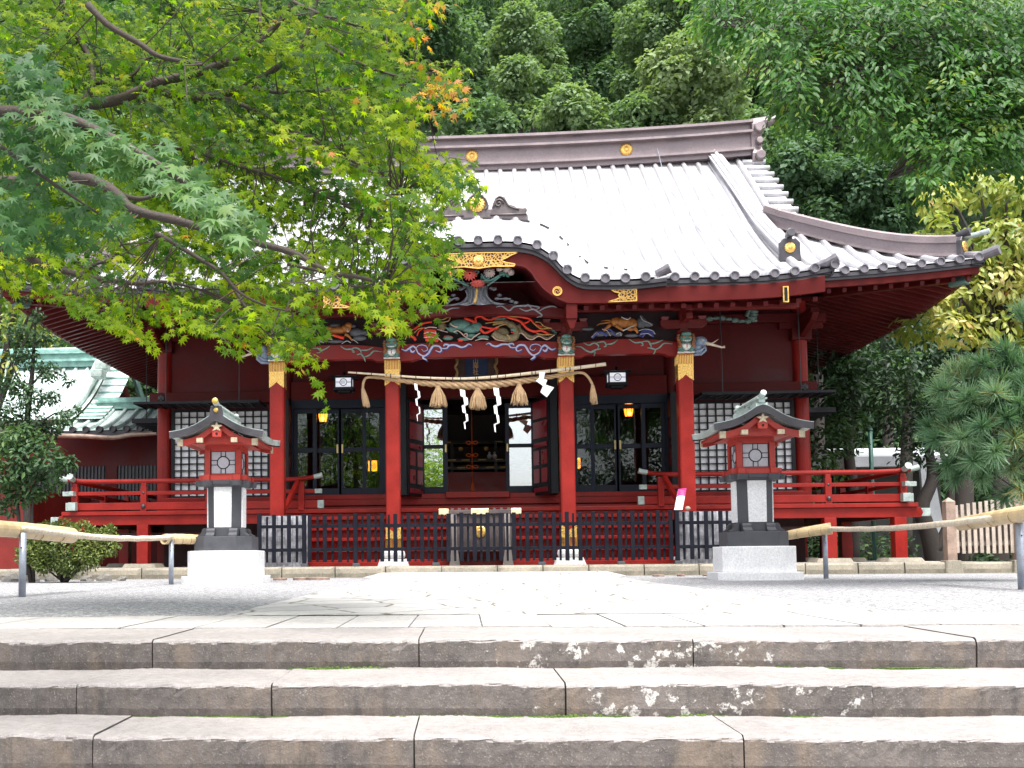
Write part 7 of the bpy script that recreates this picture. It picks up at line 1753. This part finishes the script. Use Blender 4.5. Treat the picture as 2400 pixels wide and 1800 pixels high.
# --- pine at the right edge: tufts of long needles
rng = np.random.default_rng(41)
PT = thing('pine_tree', 'blue green pine with long soft needles at the right edge above the wooden fence', 'tree', (8.7, 16.3, 0))
Yp = 15.5; tb_ = MB(); ends = []
hub = at(2440, 1040, 16.0); tb_.tube(smooth_curve([(8.7, 16.3, 0), (8.6, 16.2, 1.5), hub, at(2450, 850, 16.2), at(2460, 760, 16.4)], 5), [.13-.004*i for i in range(21)], 8)
for u, v, dy in ((2200, 915, 0), (2240, 870, .4), (2300, 850, .2), (2360, 850, .3), (2400, 900, 0), (2330, 920, -.5), (2260, 940, -.3), (2230, 985, 0), (2190, 1030, -.2), (2250, 1030, -.5), (2300, 1000, -.6), (2360, 980, -.4), (2400, 1030, -.3), (2330, 1060, -.5), (2280, 1080, -.4), (2220, 1090, 0), (2370, 1100, 0), (2420, 960, .2), (2210, 950, .5), (2340, 880, .5), (2270, 900, .6), (2300, 1120, .2), (2400, 1130, .2), (2180, 1000, .4), (2240, 1120, .4), (2290, 960, .5), (2350, 1020, .5), (2250, 1060, .5), (2395, 730, .5)):
    e = np.array(at(u, v, Yp+dy)); h = np.array(hub)+np.array([0, 0, rng.uniform(-.3, 1.2)]); mid = (h+e)/2+np.array([0, 0, -.12])
    P_ = smooth_curve([tuple(h), tuple(mid), tuple(e)], 5); tb_.tube(P_, [.035-.0025*i for i in range(len(P_))], 6); ends.append((e, e-mid))
    for j in range(3): q = rng.uniform(.45, .95); e2 = np.array(P_[int(q*(len(P_)-1))]); e3 = e2+rng.normal(size=3)*.22+np.array([0, -.05, .06]); tb_.tube([tuple(e2), tuple(e3)], [.012, .006], 5); ends.append((e3, (e3-e2)+(e-mid)*.4))
tb_.build('trunk', BARK, PT, smooth=True); ps, ds, ts = [], [], []
for e, dd in ends:
    dd = dd/np.linalg.norm(dd); t0 = rng.uniform(.10, .90)
    for j in range(3):
        c = e-dd*.09*j
        n = 62; u = rdir(n, rng); u = nrmz(u*.85+dd*.75+np.array([0, 0, .15])); ps.append(np.tile(c, (n, 1))+u*.01); ds.append(u); ts.append(np.clip(t0+rng.normal(size=n)*.15+(.5 if (j == 3 and rng.random() < .10) else 0), 0, .999))
ps, ds, ts = map(np.concatenate, (ps, ds, ts))
leaf_mesh('crown', (np.array([(0, .030, 0), (0, -.030, 0), (1, -.010, -.08), (1, .010, -.08)]), [(0, 1, 2, 3)]), ps, ds, rdir(len(ps), rng), rng.uniform(.19, .29, len(ps)), ts, G_PINE, PT)

# --- dark trees behind the right veranda
DG = 'dark trees behind the right end of the veranda'
def low(u, v, Y): return at(u, v, Y)
def trunk_px(pts, Y, radii): return (([at(u, v, Y) for u, v in pts]), radii)
for k, (lab, Y, blobs, tr, tint, leaf, mm) in enumerate((
    ('dark leafy tree with a brown trunk just right of the hall corner column', 31, [(1960, 930, 75, 0), (2040, 900, 75, .5), (1930, 850, 45, 0), (2010, 840, 60, .5), (2090, 940, 60, 0), (1990, 990, 45, -.5), (2090, 860, 60, 0)], [trunk_px([(2000, 1330), (1998, 1150), (1990, 1050), (2010, 920)], 31.4, [.20, .18, .16, .08])], (.1, .75), .17, G_DARK),
    ('yellow green feathery low tree beside the hall corner column', 29.5, [(1945, 1025, 50, 0), (1985, 1040, 40, 0), (1925, 1075, 40, 0), (1970, 1000, 35, 0)], [trunk_px([(1950, 1330), (1955, 1180), (1950, 1040)], 29.8, [.08, .06, .03])], (.45, .95), .15, G_DARK),
    ('small bright green shrub above the right veranda rail', 29, [(1930, 1085, 36, 0), (1900, 1110, 30, 0), (1965, 1110, 25, 0)], [trunk_px([(1925, 1330), (1925, 1180), (1930, 1090)], 29.2, [.05, .04, .02])], (.45, .9), .12, G_MID),
    ('blackish evergreen with a twisted dark trunk by the end of the right veranda', 27.5, [(2150, 1010, 60, 0), (2200, 960, 60, 0), (2110, 980, 55, 0), (2180, 1060, 45, 0), (2130, 1070, 40, 0), (2230, 900, 50, .5), (2150, 920, 60, .5), (2210, 1100, 30, 0)], [trunk_px([(2195, 1330), (2180, 1260), (2160, 1190), (2185, 1120), (2170, 1020)], 27.5, [.26, .24, .20, .15, .08]), trunk_px([(2190, 1300), (2222, 1220), (2228, 1130), (2200, 1040)], 27.4, [.14, .11, .09, .05])], (-.1, .45), .14, G_DARK),
    ('dense bluish green tree filling the gap below the yellowing tree', 34, [(2150, 830, 75, 0), (2060, 790, 60, 0), (2230, 840, 60, 0), (2130, 760, 50, .5), (2000, 780, 45, .5), (2080, 720, 50, 1)], [trunk_px([(2120, 1320), (2125, 1050), (2130, 850)], 34.4, [.25, .2, .1])], (.1, .65), .18, G_DARK),
    ('thick brown trunked tree behind the wooden fence', 33, [(2290, 960, 80, 1), (2370, 900, 80, 1), (2380, 1040, 60, 1)], [trunk_px([(2262, 1345), (2258, 1200), (2265, 1020)], 32, [.34, .30, .24]), trunk_px([(2340, 1345), (2345, 1200), (2350, 1000)], 33, [.30, .27, .2])], (.0, .5), .18, G_DARK))):
    b0 = tr[0][0][0]
    px_tree('evergreen_tree', lab, (b0[0], b0[1], 0), blobs, Y, 520, leaf*1.15, mm, LANCE, 50+k, tint, trunk=tr, group=DG, kw=dict(shell=.6, up=.6, droop=.5))
# undergrowth seen below the veranda at the right
rng = np.random.default_rng(61); lob = []
for i in range(26): x = rng.uniform(9.5, 21); y = rng.uniform(31, 38); lob.append(((x, y, rng.uniform(.2, .9)), (rng.uniform(.6, 1.2), .8, rng.uniform(.5, .9))))
for i in range(22): x = rng.uniform(10, 26); y = rng.uniform(38, 42); lob.append(((x, y, rng.uniform(1, 3.5)), (rng.uniform(1.2, 2.2), 1.2, rng.uniform(1.0, 1.8))))
p, d, nn, li = lobe_leaves(rng, lob, 220); ug = leaf_mesh('undergrowth', LANCE, p, d, nn, .16*rng.uniform(.6, 1.3, len(p)), np.clip(.5+rng.normal(size=len(p))*.2+rng.uniform(-.3, .3, len(lob))[li], 0, .99), G_DARK, None, (15, 35, 0))
tag(ug, 'shady undergrowth below the trees beyond the right veranda', 'undergrowth', kind='stuff')

# --- left side: fine leaved evergreen before the annex, layered shrub, azalea bush
px_tree('evergreen_tree', 'fine leaved evergreen standing in front of the annex roofs at the left edge', (-9.3, 20.6, 0),
        [(70, 930, 42, 0), (60, 830, 38, 0), (110, 870, 34, 0), (40, 780, 30, 0), (100, 790, 26, 0), (30, 900, 40, 0), (120, 930, 26, -.2), (80, 1000, 46, 0), (150, 980, 30, -.2), (20, 970, 42, 0), (85, 740, 20, 0), (160, 890, 16, 0), (30, 1040, 40, 0), (120, 1010, 30, .2), (180, 960, 14, 0), (60, 700, 16, 0)],
        20.5, 3200, .10, G_DARK, LANCE, 71, (.15, .95), trunk=[([(-9.3, 20.6, 0), at(60, 1050, 20.6), at(75, 880, 20.6), at(85, 720, 20.6)], [.09, .07, .05, .015]), ([at(60, 1050, 20.6), at(110, 980, 20.5), at(165, 960, 20.4)], [.03, .02, .006]), ([at(75, 900, 20.6), at(110, 870, 20.5), at(160, 885, 20.4)], [.025, .015, .005]), ([at(70, 930, 20.6), at(30, 860, 20.6), at(15, 780, 20.6)], [.03, .02, .006])], kw=dict(shell=.75, up=.6, droop=.4))
px_tree('layered_shrub', 'spreading shrub with flat leaf layers in front of the red annex wall', (-8.7, 19.3, 0),
        [(60, 1075, 62, 0), (120, 1080, 45, -.3), (160, 1085, 26, -.3), (30, 1030, 45, 0), (95, 1040, 34, 0), (20, 1110, 50, 0), (80, 1120, 40, 0), (130, 1130, 24, 0), (10, 1160, 36, .2), (60, 1010, 26, 0), (50, 1165, 30, .1), (90, 1155, 26, 0), (20, 1190, 20, .1)],
        19.2, 2600, .12, G_DARK, LANCE, 72, (.3, 1.0), trunk=[([(-8.7, 19.3, 0), at(40, 1180, 19.3), at(60, 1060, 19.2)], [.05, .035, .012]), ([(-8.65, 19.3, 0), at(80, 1150, 19.2), at(140, 1085, 19.0)], [.03, .02, .006])], kw=dict(shell=.6, up=.5, droop=.5, jit=.9))
rngb = np.random.default_rng(81); bl = [(150, 1290, 62, 0), (90, 1290, 48, 0), (215, 1285, 50, 0), (60, 1300, 26, -.1), (250, 1280, 30, 0), (120, 1250, 34, 0), (190, 1248, 36, 0), (245, 1255, 24, 0), (150, 1240, 30, .2), (110, 1320, 34, -.1), (200, 1310, 36, -.1), (70, 1262, 22, 0), (160, 1330, 28, -.15), (265, 1262, 14, 0), (260, 1240, 12, 0), (110, 1235, 16, 0)]
bt = []
c0 = at(150, 1362, 19.3)
for k in range(16):
    a = k/15; e = at(lerp(60, 270, a), 1270+20*math.sin(k*2.1), 19.3+.25*math.sin(k)); m_ = (lerp(c0[0], e[0], .45), lerp(c0[1], e[1], .5)-.05, .30+.1*math.sin(k)); bt.append(([(c0[0]+.05*math.sin(k), c0[1], 0.0), m_, e], [.022, .014, .006]))
px_tree('azalea_bush', 'rounded yellow green azalea bush behind the left bamboo barrier', (c0[0], 19.3, 0), bl, 19.3, 11000, .062, G_AZ, LANCE, 82, (.22, .86), trunk=bt, cat='bush', kw=dict(shell=.5, up=.9, droop=-.3))
# fallen leaves and small stones along the left edge of the terrace
MS = mat('border_rock', (.17, .16, .145), .85, var=.4, vscale=6, bump=.6, bscale=25, fine=.25)
for k, (u, v, r) in enumerate(((25, 1358, 26), (75, 1362, 20), (120, 1366, 16), (205, 1366, 16), (245, 1362, 20), (285, 1366, 12))):
    c = at(u, v, 20.4+.05*k); b = MB().ball((c[0], c[1], .02), r/2400*20, .14, r/2400*16, 10, 7); b.v = [(x+.02*math.sin(z*40+k), y+.02*math.sin(x*37), z+.015*math.sin(x*45+y*30+k)) for x, y, z in b.v]
    tag(b.build('border_rock', MS), ['largest grey border rock at the left picture edge', 'second border rock from the left edge behind the near steel post', 'small border rock left of the azalea stems', 'border rock directly under the azalea bush', 'border rock right of the azalea stems', 'smallest border rock furthest right before the kerb'][k], 'rock', 'rocks along the kerb by the azalea')
# broken stones in front of the kerb near the lantern
for k, (u, v, w) in enumerate(((655, 1363, 17), (703, 1366, 16), (745, 1363, 24), (1595, 1353, 8), (1545, 1354, 14), (1665, 1352, 15))):
    c = at(u, v, 20.2 if u < 1000 else 21.2); W_ = w/2400*20.5; b = MB(); n = 9; poly = [(c[0]+W_*math.cos(6.283*i/n)*(1+.2*math.sin(i*2.3+k)), c[1]+.22*math.sin(6.283*i/n)) for i in range(n)]
    b.prism(poly, -.02, .045+.01*math.sin(k), 'z'); tag(b.build('edging_stone', mat('brown_stone', (.22, .15, .12), .8, var=.35, vscale=8, bump=.4), bevel=.012), ['reddish edging stone nearest the left lantern', 'dark middle one of the three edging stones right of the left lantern', 'longest edging stone where the path begins to widen', 'small dark stone left of the right lantern', 'flat stone at the right edge of the path end', 'flat stone beside the right lantern base'][k], 'stone', 'flat edging stones before the kerb')
# trees behind the camera: they are what the door glass mirrors
for x, y, s, lab in ((-8.0, -7.0, 1, 'large evergreen behind the viewer mirrored in the left glass doors'), (9.0, -8.5, 2, 'large evergreen behind the viewer mirrored in the right glass doors')):
    rng = np.random.default_rng(90+s); lob = [((c[0]+x, c[1]+y, c[2]+5.0), r) for c, r in crown_lobes(rng, 4.2, 0, 26, 1.2, (.22, .36))]
    tree('evergreen_tree', lab, 'tree', (x, y, -1.05), [([(x, y, -1.05), (x+.1, y, 2.5), (x, y, 6)], [.3, .25, .1])], lob, 170, .28, G_DARK, LANCE, 'trees mirrored in the glass doors', (.1, .8), 90+s, kw=dict(shell=.7))
